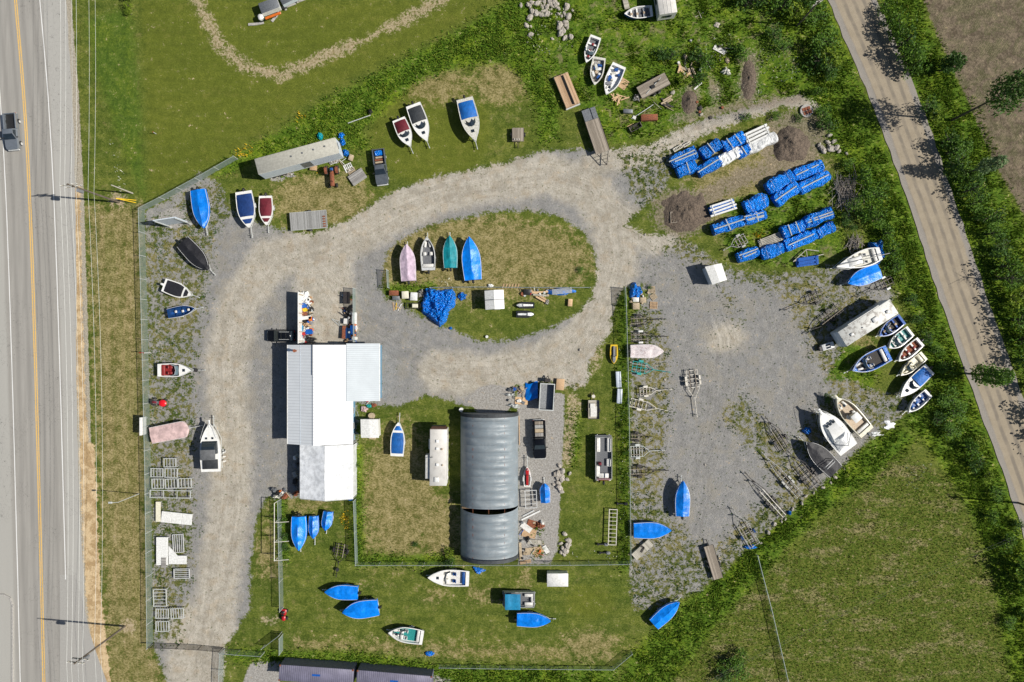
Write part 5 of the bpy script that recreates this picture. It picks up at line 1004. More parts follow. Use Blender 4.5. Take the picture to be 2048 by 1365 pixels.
# quad bike
x,y=P(322,805); t=thing('quad_bike','small red and grey quad bike near the west fence','quad bike',x,y,R(-8))
q=MB(); q.box(-.1,0,.45,1.5,.5,.35,.12,.8,.8); q.build('body','grey_plastic',t,True); q=MB(); q.blob(.62,0,.72,.62,.55,.26,14,7); q.build('front_cover','plastic_red_hood',t,True); q=MB(); q.box(-.6,0,.78,.7,.34,.14,.06); q.build('seat','burgundy_canvas',t,True)
q=MB(); q.path([(.1,-.42,1.0),(.2,0,1.05),(.1,.42,1.0)],.025); q.build('handlebar','black_plastic',t); q=MB(); q.box(-1.05,0,.75,.5,.8,.05,.02); q.build('rear_rack','black_steel',t)
for sx in (-.85,.8):
    for s in (-1,1): q=MB(); q.wheel(sx,s*.5,.28,.25); q.build('wheel','rubber',t,True)

for o in [x for x in C.objects if x.get('label','').startswith(('white boat with maroon','white boat with dark grey canopy','tall white boat','white cuddy with royal'))]:
    L_=max(v.co.x for ch in o.children if ch.name.startswith('hull') for v in ch.data.vertices); z_=max(v.co.z for ch in o.children if ch.name.startswith('deck') for v in ch.data.vertices)
    q=MB(); q.loft([[(L_*.18,-.75,z_-.05),(L_*.02,-.72,z_+.32)],[(L_*.30,-.45,z_-.03),(L_*.15,-.42,z_+.36)],[(L_*.34,0,z_-.03),(L_*.2,0,z_+.38)],[(L_*.30,.45,z_-.03),(L_*.15,.42,z_+.36)],[(L_*.18,.75,z_-.05),(L_*.02,.72,z_+.32)]],False,False); q.build('windshield','glass',o); q=MB(); q.box(L_*.55,0,z_-.02,.45,.45,.06,.02); q.build('hatch','glass',o)
# ---------------- empty trailers ----------------
def etr(label,tip,rear,wpx,col,frac=.68,**k):
    """tongue tip px -> rear px"""
    c,L,a=frame(rear,tip,.5); Wd=wpx/S; FL=L*frac; d=Vector((math.cos(a),math.sin(a))); o=Vector((c.x,c.y))-d*(L/2-FL/2)
    return trailer(label,o.x,o.y,a,FL,Wd*.93,col,tongue=L-FL,group='empty boat trailers by the fences',**k)
etr('black trailer frame topmost in the inner fence row',(1330,638),(1262,643),24,'black_steel',.6)
etr('black trailer with white fenders, second in the inner fence row',(1334,673),(1262,675),24,'black_steel',.7,fend='white_plastic')
etr('teal painted trailer in the inner fence row',(1340,745),(1264,733),28,'teal_steel',.55,ctr=True,bunks='grey_planks')
etr('small cream trailer with forked tongue in the inner fence row',(1343,779),(1279,784),20,'white_steel',.5)
etr('cream roller trailer with oval frame in the inner fence row',(1334,822),(1260,805),22,'white_steel',.7,roller=True,cross=5)
etr('low black trailer half hidden by weeds, inner fence row',(1302,874),(1262,874),18,'black_steel',.75)
etr('galvanised trailer with long triangular tongue, inner fence row',(1328,901),(1261,904),28,'galvanised',.55,cross=5)
etr('black trailer with dark shadow, last in the inner fence row',(1337,941),(1262,944),24,'black_steel',.6)
etr('large cream tandem trailer alone in the middle of the lot',(1394,834),(1383,740),30,'white_steel',.6,axles=2,cross=5)
etr('dark narrow nosed trailer nearest the blue ball bag',(1531,834),(1575,902),28,'black_steel',.85,ctr=True)
etr('grey tandem trailer with thin rails in the meadow edge row',(1524,905),(1600,992),18,'worn_aluminium',.85,axles=2,cross=6)
etr('wide black trailer between tandem trailer and black covered boat',(1576,902),(1636,975),30,'black_steel',.85,cross=6,axles=2)
etr('very long trailer with two white bunks at the meadow edge',(1490,945),(1568,1032),18,'black_steel',.82,axles=2,cross=7,bunks='white_steel')
etr('blue fendered trailer at the south end of meadow edge row',(1464,1015),(1510,1092),30,'worn_aluminium',.8,fend='navy_gelcoat')
etr('black weed grown trailer right of the gravel tracks',(1568,621),(1645,590),26,'black_steel',.5)
etr('long low black trailer beside the travel trailer shadow',(1613,668),(1682,614),24,'black_steel',.82,cross=7)
etr('black trailer behind the blue tarped boat by the hedge',(1712,595),(1785,560),26,'black_steel',.5,fend='white_plastic')
etr('black trailer on the south lawn near the inner fence',(672,1154),(684,1088),30,'black_steel',.55,cross=5)
etr('pale trailer frame among weeds and blue bundles',(1447,501),(1492,476),26,'worn_aluminium',.65)
x,y=P(676,1138); q=MB(); q.at(x,y); q.cyl(0,0,.35,.28,.2,14); solo(q,'spare_wheel','rubber','spare wheel clipped to the black trailer on the south lawn','wheel')
x,y=P(391,741,.6); q=MB(); q.at(x,y,.35); q.cyl(0,0,0,.3,.2,14); solo(q,'spare_wheel','rubber','black spare tyre at the bow of the burgundy seated cuddy','wheel')
# ---------------- flatbeds and utility trailers ----------------
t,L,Wd=flatbed('small plank decked utility trailer alone on the north lawn',(1036,256),(1036,283),24,'weathered_planks',.75,tongue=1.0)
for k in (-1,0,1): q=MB(); q.box(L*.36,k*.35-.2,.75,.28,.25,.2,.05); q.build('stone_ballast','rock',t)
t,L,Wd=flatbed('grey plank flatbed trailer with white edge beside the north drive',(654,438),(580,444),36,'grey_planks_across',.7,tongue=0,frame_c='galvanised')
q=MB()
for k in range(5): q.box(-L*.42+.0,Wd*.4-k*.38,.7,.4,.22,.1,.02)
q.build('rusty_brackets','rust',t)
t,L,Wd=flatbed('long weathered plank wagon with triangular hitch frame',(1184,240),(1206,305),30,'weathered_planks',1.15,tongue=2.0,tri=True,axles=2)
q=MB()
for s in (-1,1): q.box(-L/2-.9,s*Wd*.3,.95,1.9,Wd*.34,.08,.02)
q.box(-L/2-.95,0,.8,1.9,Wd*.9,.1); q.build('loading_ramp','steel_grey',t)
t,L,Wd=flatbed('weathered plank trailer with loose scrap in the north scrub',(1335,157),(1279,187),27,'weathered_planks',.9,tongue=.9,axles=2)
q=MB(); q.box(.2,.1,.9,.7,.5,.22,.06); q.box(-.7,-.3,.9,.9,.16,.08); q.build('loose_scrap','black_plastic',t)
q=MB(); q.at(0,0,.92,.35); q.box(0,0,0,3.4,.08,.06); q.build('metal_pole','galvanised',t)
t,L,Wd=flatbed('narrow grey plank trailer with pointed deck by the meadow edge',(1437,1158),(1417,1092),20,'weathered_planks',.7,tongue=1.0,axles=2)
t,L,Wd=flatbed('small open utility trailer on the grass strip near inner fence',(1187,838),(1187,801),22,'faded_planks',.6,tongue=1.2)
q=MB()
for s in (-1,1): q.box(0,s*Wd*.5,.6,L,.05,.35)
q.box(-L/2,0,.6,.05,Wd,.35); q.build('side_panel','black_steel',t)
q=MB(); q.box(-.3,0,.61,1.6,1.0,.12,.02); q.box(.6,.2,.61,.7,.7,.2,.03); q.build('load','white_vinyl',t)
q=MB(); q.cyl(L/2+.6,0,.5,.28,.12,12); q.build('spare_wheel','white_steel',t)
# dump trailer
c,L,a=frame((1092,820),(1095,768),1.2); t=thing('dump_trailer','grey high sided dump trailer at the top of the sand pad','trailer',c.x,c.y,a); Wd=2.15
q=MB(); q.box(0,0,.7,L,Wd,.08); q.build('floor','dump_floor',t)
q=MB()
for s in (-1,1): q.box(0,s*Wd/2,.7,L,.08,1.0)
q.box(-L/2,0,.7,.08,Wd,1.0); q.box(L/2,0,.7,.08,Wd,1.0); q.build('side_wall','steel_grey',t)
q=MB(); 
for s in (-1,1): q.box(0,s*Wd/2,1.7,L+.1,.14,.06)
for s in (-1,1): q.box(s*L/2,0,1.703,.14,Wd+.1,.06)
q.build('top_rail','galvanised',t); q=MB(); q.bar((L/2,-.6,.6),(L/2+1.2,0,.55),.1,.12); q.bar((L/2,.6,.6),(L/2+1.2,0,.55),.1,.12); q.box(L/2+.5,0,.6,.6,.9,.5,.05); q.build('tongue','black_steel',t)
for k in (-.45,.45):
    for s in (-1,1): q=MB(); q.wheel(k,s*(Wd/2+.12),.36,.22); q.build('wheel','rubber',t,True)
# tarp draped left of the dump trailer
m=MB(); pts=[(1050,768),(1068,762),(1072,800),(1068,795),(1056,798),(1052,785)]
x0,y0=P(1061,780); 
def tf(u,v):
    px=1051+u*24; py=765+v*34+3*math.sin(u*5); x,y=P(px,py); return (x-x0,y-y0,.08+.9*u+.1*math.sin(v*9+u*4))
m.grid(tf,12,14); o=m.build('draped_tarp','blue_tarp',None,True); o.location=(x0,y0,0); tag(o,'flat blue tarp draped beside the grey dump trailer','tarp')
# ---------------- vehicles ----------------
def load1(t,xc,l,w,z):
    q=MB(); q.box(xc-l*.28,0,z,l*.35,w*.8,.35,.1); q.build('blue_bag_load','wrinkled_blue_tarp',t,True)
    for k in range(3): q=MB(); q.box(xc+l*(.02+.17*k),random.uniform(-.1,.1),z,l*.12,w*.85,.2,.03); q.build('wood_load','rust' if k%2 else 'pallet_wood',t)
pickup('grey pickup truck with blue and rusty load on the north lawn',*P(759.5,333,1.2),R(-83),'slate_paint',L=5.5,cargo=load1,name='pickup_truck')
def load2(t,xc,l,w,z):
    for k in range(4): q=MB(); q.box(xc-l*.4+k*l*.26,0,z+.02*k,l*.24,w*.85,.3,.03); q.build('load_panel',['weathered_planks','worn_aluminium','pallet_wood','grey_planks'][k],t)
pickup('glossy black pickup truck on the sand pad beside greenhouse',*P(1079,880,1.2),R(-88),'black_paint',L=5.9,Wd=2.0,cargo=load2)
pickup('silver blue pickup truck driving on the highway',*P(19,262,1.2),R(-85),'silver_paint',L=5.6,Wd=2.0)
suv('black car with roof bars parked against the workshop wall shadow',*P(561,672,1.0),R(180),'black_paint',L=4.3,Wd=1.85)
# old tractor
x,y=P(667,352); t=thing('old_tractor','rusty red old tractor south of the semi trailer','tractor',x,y,R(-86))
q=MB(); q.box(.9,0,.7,1.9,.6,.55,.12); q.build('hood','rust',t,True); q=MB(); q.box(-.4,0,.6,1.0,.55,.5,.05); q.build('gearbox','rust',t,True)
q=MB(); q.box(-.75,0,1.05,.45,.5,.1,.04); q.build('seat','blue_vinyl',t,True); q=MB(); q.tube((-.3,0,1.2),(-.42,0,1.35),.02); q.tube((-.42,0,1.34),(-.44,0,1.37),.2,12); q.build('steering_wheel','black_plastic',t)
for s in (-1,1):
    q=MB(); q.wheel(-.7,s*.85,.7,.36,18); wo=q.build('rear_wheel','rubber',t,True); q=MB(); q.wheel(-.7,s*.9,.36,.38,14); q.build('rim','hay' if s>0 else 'rust',wo,True)
    q=MB(); q.loft([[(-1.3,s*.62,1.0),(-1.3,s*1.05,1.0)],[(-.9,s*.62,1.48),(-.9,s*1.05,1.48)],[(-.4,s*.62,1.45),(-.4,s*1.05,1.45)],[(-.1,s*.62,1.1),(-.1,s*1.05,1.1)]],False,False); q.build('fender','rust',t,True)
    q=MB(); q.wheel(1.6,s*.55,.36,.16); q.build('front_wheel','rubber',t,True)
q=MB(); q.cyl(1.2,.12,1.2,.04,.6); q.build('exhaust_pipe','black_steel',t)
# red ride-on mower near the lower gate
x,y=P(570,1227); t=thing('ride_on_mower','red ride-on mower near the end of the short fence','mower',x,y,R(-90)); q=MB(); q.box(.5,0,.4,.8,.55,.45,.12); q.build('hood','red_paint',t,True); q=MB(); q.box(-.4,0,.4,.9,.8,.3,.1); q.build('rear_fender','red_paint',t,True); q=MB(); q.box(-.45,0,.7,.4,.45,.3,.08); q.build('seat','black_plastic',t,True); q=MB(); q.tube((.0,0,.95),(-.04,0,.98),.17,12); q.build('steering_wheel','black_plastic',t)
for sx in (-.5,.65):
    for s in (-1,1): q=MB(); q.wheel(sx,s*.42,.24,.2); q.build('wheel','rubber',t,True)
# ---------------- tarped dock bundles ----------------
N=[('leftmost blue bundle of the northern row',(1343,326),(1393,303),29,2,0),('second blue bundle of the northern row with one pale strap',(1404,309),(1441,285),27,0,1),('third blue bundle of the northern row, right of the strapped one',(1447,294),(1489,272),26,0,2),
('short blue bundle under the first northern one',(1355,346),(1393,329),25,0,1),('smooth blue bundle with a single long board, under the northern row',(1397,345),(1442,319),26,1,0),('little blue bundle squeezed between the two white ones',(1476,308),(1500,296),22,0,1),
('broad blue bundle starting the upper middle row',(1536,378),(1586,350),30,0,0),('blue bundle with white rope at the east end of upper middle row',(1588,352),(1646,329),27,1,0),('long blue bundle lower left in the upper middle pair',(1551,403),(1597,371),28,1,0),('blue bundle with long poles at the lower east of upper middle row',(1600,379),(1660,349),26,1,0),
('round blue bundle above the crossed boards in the middle row',(1491,416),(1535,398),32,0,0),('long blue bundle with short boards at the west of middle row',(1426,460),(1489,439),26,1,1),('blue bundle almost hidden under crossed grey boards',(1490,441),(1533,428),22,3,1),
('blue bundle with two long boards near the brush heap',(1610,446),(1665,424),27,2,0),('blue bundle with crossed boards left of the two board one',(1565,466),(1608,450),25,0,2),('blue bundle with a folded beige rag on its end',(1636,469),(1668,452),24,0,0),('long blue bundle in the southern row with a diagonal pole',(1571,493),(1636,466),27,1,0),
('dark blue bundle with long boards at the southwest corner',(1476,517),(1518,500),25,2,0),('crinkled blue bundle last of the southern row',(1524,509),(1567,494),28,0,0)]
for lab,a,b,w_,bo,cr_ in N: bundle(lab,a,b,w_,random.uniform(1.05,1.35),boards=bo,cross=cr_)
bundle('long shiny white wrapped bundle beside the dark soil heap',(1494,301),(1553,272),24,1.2,'white_wrap',group='white wrapped dock bundles',amp=.06); bundle('white wrapped bundle in the middle of the northern rows',(1440,323),(1482,301),25,1.2,'white_wrap',group='white wrapped dock bundles',amp=.09)
def stack(label,a,b,wpx,h,m1,m2,n=4,nm='dock_stack',cat='stack'):
    c,L,an=frame(a,b,h); Wd=wpx/S; t=thing(nm,label,cat,c.x,c.y,an)
    q=MB(); q.box(0,0,0,L*.96,Wd*.9,h*.7,.02); q.build('lower_stack',m2,t)
    for k in range(n): q=MB(); q.at(random.uniform(-.2,.2),0,0,random.uniform(-.03,.03)); q.box(0,-Wd*.42+Wd*.84*k/(n-1),h*.7,L*random.uniform(.85,1.02),Wd*.8/n*.8,h*.3,.01); q.build('long_piece',m1,t)
    for s in (-1,1): q=MB(); q.box(s*L*.38,0,h,.14,Wd,.07); q.build('cross_piece',m1,t)
    return t
stack('open stack of white and grey dock frames at the north row end',(1490,281),(1540,257),24,1.1,'white_plastic','worn_aluminium'); stack('white dock frame stack with torn white sheet west of middle row',(1421,424),(1472,406),22,1.0,'white_plastic','torn_blue')
stack('loose stack of grey weathered poles in the southern bundle row',(1518,489),(1566,471),18,.5,'faded_planks','worn_aluminium',6)
q=MB(); a_,b_=P(1415,427,1.1),P(1448,420,1.1); 
t=stack('low bright blue and white float with wooden legs',(1593,526),(1639,520),17,.6,'blue_gelcoat','blue_gelcoat',3,'swim_float','float')
# roof truss lying above the float
x,y=P(1612,513); t=thing('roof_truss','pale triangular timber truss lying above the blue float','truss',x,y,R(8)); q=MB(); q.bar((-2.2,-.5,.35),(2.6,-.1,.35),.14,.1); q.build('bottom_chord','faded_planks',t); q=MB(); q.bar((-2.3,-.6,.45),(0,1.0,.45),.12,.1); q.bar((0,1.0,.45),(1.9,.5,.45),.12,.1); q.build('top_chord','faded_planks',t); q=MB(); q.bar((0,1.0,.4),(0,-.3,.4),.1,.08); q.bar((-1,.3,.4),(0,-.3,.4),.1,.08); q.build('web_member','faded_planks',t)
# lumber dock section stack (north)
c,L,a=frame((1121,148),(1147,212),.9); t=thing('lumber_stack','stack of fresh lumber boards on a light frame in the north scrub','lumber stack',c.x,c.y,a); q=MB(); q.box(0,0,.35,L*.95,2.3,.5,.02); q.build('stacked_boards','lumber_deck',t); q=MB(); q.box(.1,.55,.85,L*.9,.5,.14,.01); q.build('loose_boards','lumber_deck',t); q=MB(); q.box(.1,.2,.85,L*.9,.08,.3); q.build('upright_board','dark_floor',t)
q=MB(); 
for s in (-1,1): q.box(s*(L/2-.05),0,.1,.2,2.4,.3,.03)
q.build('frame','galvanised',t)
# ---------------- fences, poles, wires ----------------
fence('green grey chain link fence along the highway verge',[(289,421),(293,560),(298,760),(302,945),(304,1100),(306,1288)],1.8,'chain_link')
fence('chain link fence running diagonally below the north lawn',[(289,421),(330,400),(400,362),(476,319)],1.8,'chain_link_dense')
fence('short chain link fence east of the driveway mouth',[(447,1297),(480,1300),(530,1303)],1.8,'chain_link'); fence('chain link fence corner running off the bottom edge',[(449,1299),(447,1340),(446,1400)],1.8,'chain_link')
fence('short chain link return beside the open gate',[(566,1300),(566,1268)],1.8,'chain_link_dense')
fence('open pipe gate standing across the grass at the south side',[(564,1264),(530,1290)],1.5,'chain_link_black',name='pipe_gate',cat='gate',post=4)
fence('long black cantilever gate across the driveway mouth',[(306,1287),(360,1289),(404,1291),(446,1295)],1.6,'chain_link_black',name='driveway_gate',cat='gate',postm='black_steel',post=2.2)
fence('chain link fence beside the three small blue tarped hulls',[(563,998),(565,1100),(567,1215)],1.8,'chain_link')
fence('chain link fence between workshop shelter and greenhouse plot',[(712,998),(714,1060),(716,1124)],1.8,'chain_link_dense'); fence('chain link fence behind the greenhouse and sand pad',[(716,1124),(850,1124),(960,1124),(1100,1124),(1254,1122)],1.8,'chain_link')
fence('long chain link fence dividing inner plot from gravel lot',[(1258,1122),(1257,1000),(1255,850),(1252,720),(1249,613)],1.8,'chain_link'); fence('open gate leaf at the top of inner fence',[(1249,612),(1247,577)],1.9,'chain_link_dense',name='gate_leaf',cat='gate')
fence('chain link fence crossing the grass island',[(862,577),(950,576),(1060,577),(1178,577)],1.7,'chain_link'); fence('open gate leaf on the west tip of grass island',[(779,577),(777,542)],1.8,'chain_link_dense',name='gate_leaf',cat='gate')
fence('narrow fence with bright top rail across the southeast meadow',[(1511,1108),(1540,1220),(1570,1350),(1585,1420)],1.0,'chain_link',rr=.045); fence('low wire fence below the bottom watermark lawn'.replace('watermark ','south '),[(880,1329),(1000,1331),(1225,1333),(1262,1302)],1.2,'chain_link',postm='galvanised')
fence('teal chain link fence beside the workshop scrap row',[(711,578),(712,684)],1.8,'chain_link_dense')
# rack beside the short fence
x,y=P(562,1055); t=thing('boat_rack','tall white post rack with side arms beside the short fence','rack',x,y); ys_=[(1055-v)/S for v in (998,1036,1074,1110)]
q=MB(); q.tube((0,ys_[0],3),(0,ys_[-1],3),.06); q.build('top_rail','white_steel',t)
for yy in ys_: q=MB(); q.cyl(0,yy,0,.06,3); q.build('post','white_steel',t)
for yy in ys_[1:]: q=MB(); q.tube((0,yy,2.9),(2.1,yy+.1,2.7),.05); q.build('arm','white_steel',t)
# white wall left of the scrap yard
wx=P(596,0,2.5)[0]; y0,y1=P(0,584,2.5)[1],P(0,688,2.5)[1]; q=MB(); q.box(0,0,0,.12,y0-y1,2.5,.02); t=thing('scrap_yard_wall','white sheet wall running north from the workshop','wall',wx,(y0+y1)/2); q.build('panel','siding_white' if 'siding_white' in M else 'white_plastic',t)
for k in range(6): q=MB(); q.box(.2,(y0-y1)*(-.45+.18*k),0,.12,.12,2.35); q.build('post','pallet_wood',t)
def upole(label,base,h,arm=1.2,ang=0,trans=False,lamp=False,col='creosote_pole',r=.16,name='utility_pole',cat='utility pole',group=None):
    x,y=P(*base); t=thing(name,label,cat,x,y,ang,group); q=MB(); q.tube((0,0,0),(0,0,h),r,12,r*.68); q.build('pole',col,t,True)
    if arm:
        for k,zz in enumerate((h-.4,h-1.5)):
            q=MB(); q.bar((-arm,0,zz),(arm,0,zz),.12,.14); c_=q.build('crossarm','faded_planks',t)
            for xx in (-arm+.1,-arm*.4,arm*.4,arm-.1): i_=MB(); i_.cyl(xx,0,zz+.07,.05,.22,8); i_.build('insulator','white_plastic',c_)
    if trans: q=MB(); q.cyl(.0,-.38,h-3.2,.26,1.0,14); q.build('transformer','grey_plastic',t,True)
    if lamp: q=MB(); q.tube((0,0,h-.1),(-.9,.0,h+.1),.04); q.box(-1.05,0,h,.6,.28,.14,.05); q.build('lamp_head','galvanised',t)
    return t
upole('weathered utility pole on the verge near the fence corner',(238,405),12.4,trans=True,ang=R(8)); upole('weathered utility pole on the verge near the driveway mouth',(250,1253),12.4,trans=True,ang=R(-6))
upole('slim street light pole on the verge halfway down the fence',(278,988),5.8,arm=0,lamp=True,col='galvanised',r=.07,name='street_light',cat='street light'); upole('short leaning stub pole with guy wires near the fence corner',(265,387),5.6,arm=0,col='faded_planks',r=.13,name='stub_pole',cat='pole')
upole('utility pole rising from the northeast scrub beside the country road',(1594,52),8.6,arm=.9,ang=R(30)); upole('utility pole in the hedge at the right edge beyond the meadow',(2036,1006),10.5,arm=.9,ang=R(-30))
upole('utility pole beyond the north edge of the photo',(222,-442),12.4,group='far utility poles'); upole('utility pole beyond the south edge of the photo',(262,2100),12.4,group='far utility poles')
for k,(dx,dy) in enumerate(((24,-2),(24,3))): 
    a=P(248,403); q=MB(); q.tube((0,0,2.2),(dx/S,-dy/S,0),.07,8); o=q.build('guy_guard','yellow_plastic'); o.location=(a[0],a[1],0); tag(o,['upper yellow guy wire guard near the fence corner','lower yellow guy wire guard near the fence corner'][k],'guy guard')
pA,pB,pN,pS=[Vector(P(*b)) for b in ((238,405),(250,1253),(222,-442),(262,2100))]
wl=['outermost high power line over the road edge','second high power line over the road edge','third high power line over the road edge','inner high power line over the road edge','upper telephone cable over the dry verge','lower telephone cable over the dry verge']
for k,(off,h,sag) in enumerate([(-1.1,12.3,.9),(-.45,12.3,1.0),(.45,12.3,.95),(1.1,12.3,.9),(-.25,7.4,1.1),(.25,6.8,1.2)]):
    q=MB()
    for a,b in ((pN,pA),(pA,pB),(pB,pS)):
        pts=[]; 
        for i in range(25): u=i/24; p=a.lerp(b,u); pts.append((p.x+off,p.y,h-sag*4*u*(1-u)))
        q.path(pts,.016,4)
    solo(q,'overhead_wire','cable',wl[k],'power line')
e1=Vector(P(2036,1006)); e2=Vector(P(1180,1420)); 
for k in (0,1):
    q=MB(); pts=[(e1.lerp(e2,i/24).x+k*.5,e1.lerp(e2,i/24).y+k*.6,9.3-2.5*4*(i/24)*(1-i/24)) for i in range(25)]; q.path(pts,.006,4); solo(q,'overhead_wire','worn_aluminium',['upper faint wire slanting over the southeast meadow','lower faint wire slanting over the southeast meadow'][k],'power line')
# billboard
a=Vector(P(342,453)); b=Vector(P(381,447)); c=(a+b)/2; an=math.atan2((b-a).y,(b-a).x); L=(b-a).length; t=thing('roadside_sign','tall pale roadside signboard on two posts by the fence corner','sign',c.x,c.y,an)
q=MB(); q.box(0,0,1.3,L+.3,.14,3.9,.02); q.build('panel','bluewhite_panel',t); 
for s in (-1,1): q=MB(); q.box(s*L/2,-.12,0,.14,.14,4.8); q.build('post','galvanised',t); q=MB(); q.cyl(s*L/2,-.12,0,.25,.1,12); q.build('footing','concrete',t)
x,y=P(297,850); t=thing('fence_sign','white sign panel fixed on the highway fence','sign',x,y); q=MB(); q.box(-.1,0,.7,.3,2.75,1.5,.03); q.build('panel','white_plastic',t); 
for s in (-1,1): q=MB(); q.box(-.1,s*1.1,0,.08,.08,.72); q.build('post','galvanised',t)
x,y=P(301,706); t=thing('marker_pole','thin red and white marker pole leaning over the highway fence','marker',x,y); q=MB(); q.tube((0,0,0),(-.3,0,1.4),.05); q.build('lower_pole','white_plastic',t); q=MB(); q.tube((-.3,0,1.4),(-.5,.05,2.4),.05); q.build('upper_pole','red_paint',t)
x,y=P(312,268); t=thing('survey_post','small grey survey post on the mown north lawn','post',x,y); q=MB(); q.cyl(0,0,0,.06,.9); q.build('post','galvanised',t); q=MB(); q.box(0,0,.85,.12,.12,.12,.02); q.build('cap','red_paint',t)
# ---------------- dock frames along west fence ----------------
def dockf(label,x0,x1,y0,y1,n=5,h=.45,m_='galvanised',horiz=False,group='aluminium dock frames by the west fence',dark=True):
    a=P(x0,y0,h);b=P(x1,y1,h); cx,cy=(a[0]+b[0])/2,(a[1]+b[1])/2; Lx=abs(b[0]-a[0]); Ly=abs(a[1]-b[1]); t=thing('dock_section',label,'dock frame',cx,cy,R(random.uniform(-3,3)),group)
    q=MB()
    for s in (-1,1): q.box(s*(Lx/2-.05),0,h-.14,.1,Ly,.14); q.box(0,s*(Ly/2-.05),h-.143,Lx,.1,.14)
    q.build('outer_frame',m_,t); q=MB()
    for k in range(1,n): 
        if horiz: q.box(0,-Ly/2+Ly*k/n,h-.12,Lx-.2,.07,.08)
        else: q.box(-Lx/2+Lx*k/n,0,h-.12,.07,Ly-.2,.08)
    q.build('cross_bars',m_,t)
    for sx in (-1,1):
        for sy in (-1,1): q=MB(); q.box(sx*(Lx/2-.05),sy*(Ly/2-.05),0,.07,.07,h-.14); q.build('leg',m_,t)
    return t
D=[('topmost small dock frame of the west fence group',327,352,917,935),('dock frame second row left by the west fence',301,326,937,955),('dock frame second row right by the west fence',329,355,937,956),('dock frame third row left, touching the west fence',303,327,958,978),('dock frame in the middle of the third row',330,355,958,978),('dock frame at the right end of third row',356,383,957,977)]
for d_ in D: dockf(*d_,n=4,h=.8)
dockf('long thin dock frame under the group of six frames',299,381,981,997,n=3,h=.9); dockf('slatted silver rack lying beside the L shaped white panels',345,367,1069,1106,n=5,h=.3,m_='aluminium'); dockf('silver frame stack below the L shaped white panels',347,379,1138,1158,n=5,h=.5,m_='aluminium',horiz=True)
dockf('largest lower dock frame topmost of the four by the fence',306,333,1179,1214,n=5,h=.7,horiz=True); dockf('lower dock frame left of the side by side pair',311,337,1218,1238,n=5,h=.7); dockf('lower dock frame right of the side by side pair',341,367,1217,1238,n=5,h=.7); dockf('bottommost dock frame before the driveway gate',311,338,1243,1264,n=5,h=.7)
dockf('white lattice gangway frame lying on the sand pad',1050,1074,981,1017,n=4,h=.9,m_='aluminium',group='lattice frames',horiz=True); dockf('long cream ladder rack standing in the inner grass strip',1217,1234,1019,1091,n=9,h=.8,m_='white_steel',group='lattice frames',horiz=True)
def panelbox(label,x0,x1,y0,y1,h,m_,name,cat,rz=0,parts=1):
    a=P(x0,y0,h);b=P(x1,y1,h); cx,cy=(a[0]+b[0])/2,(a[1]+b[1])/2; Lx=abs(b[0]-a[0]); Ly=abs(a[1]-b[1]); t=thing(name,label,cat,cx,cy,R(rz)); 
    for k in range(parts): q=MB(); w=Lx/parts; q.box(-Lx/2+w*(k+.5),0,h-.1,w-.04,Ly,.1,.02); q.build('deck_panel',m_,t)
    q=MB()
    for s in (-1,1): q.box(0,s*(Ly/2-.1),0,Lx*.95,.1,h-.103)
    q.build('frame','galvanised',t); return t
panelbox('narrow cream panel standing beside the white gangway',311,321,1004,1044,.5,'cream_gelcoat','dock_walkway','dock panel'); panelbox('white two section gangway near the highway fence',322,384,1026,1048,.5,'white_plastic','gangway','gangway',-6,3)
panelbox('white upright slab of the L shaped dock',312,336,1075,1131,.6,'white_plastic','dock_walkway','dock panel'); t=panelbox('white long arm of the L shaped dock',337,373,1112,1129,.55,'white_plastic','dock_walkway','dock panel'); q=MB(); q.prism([(-1.4,.65),(-1.4,2.2),(.0,.65)],.45,.55); q.build('corner_panel','white_plastic',t)
panelbox('small grey mat lying over the L shaped dock corner',322,332,1116,1136,.68,'grey_planks','dock_walkway','mat')
# ---------------- wooden pallets, crates, scrap ----------------
pallet('single pallet above the others near the inner gate',1303,580,5); pallet('tilted pallet between two others near inner gate',1307,594,35,.95); pallet('yellowish pallet lowest of the loose three',1307,611,-3,1.15,'lumber')
crate('pale plank crate against the top of the inner fence',1271,613,0,1.0,1.0,.7,'pallet_wood','crate','wooden_crate'); crate('open slatted crate beside the pallets and blue rag',1285,601,0,.9,.8,.6,'pallet_wood','crate','wooden_crate'); crate('grey white bin in front of the blue rag',1271,600,0,.9,.7,.5,'white_vinyl','bin','storage_bin')
def rag(label,px,py,wpx,hpx,h,m_='wrinkled_blue_tarp',seed=3,name='crumpled_tarp',cat='tarp',group=None,irr=.3):
    x,y=P(px,py,h*.3); a,b=wpx/2/S,hpx/2/S; n_=28; m=MB(); rs=[]
    for i in range(9):
        u=i/8; rr=[]
        for j in range(n_):
            th=2*PI*j/n_; k=1+irr*(float(vn(math.cos(th)*2+seed*7,math.sin(th)*2+seed*3,.9))-.5)*2
            r=math.cos(u*PI/2)*k if i<8 else .02; z=h*math.sin(u*PI/2)**.8*(1+.35*(float(vn(math.cos(th)*r*3+seed,math.sin(th)*r*3,.5))-.5)*2)
            rr.append((a*r*math.cos(th),b*r*math.sin(th),max(0,z)))
        rs.append(rr)
    m.loft(rs,False); m.f.append(tuple(8*n_+j for j in range(n_))); o=m.build(name,m_,None,True); o.location=(x,y,0); return tag(o,label,cat,group)
rag('blue rag of tarp on the crates by the inner gate',1271,583,26,30,.8,irr=.5,seed=5)
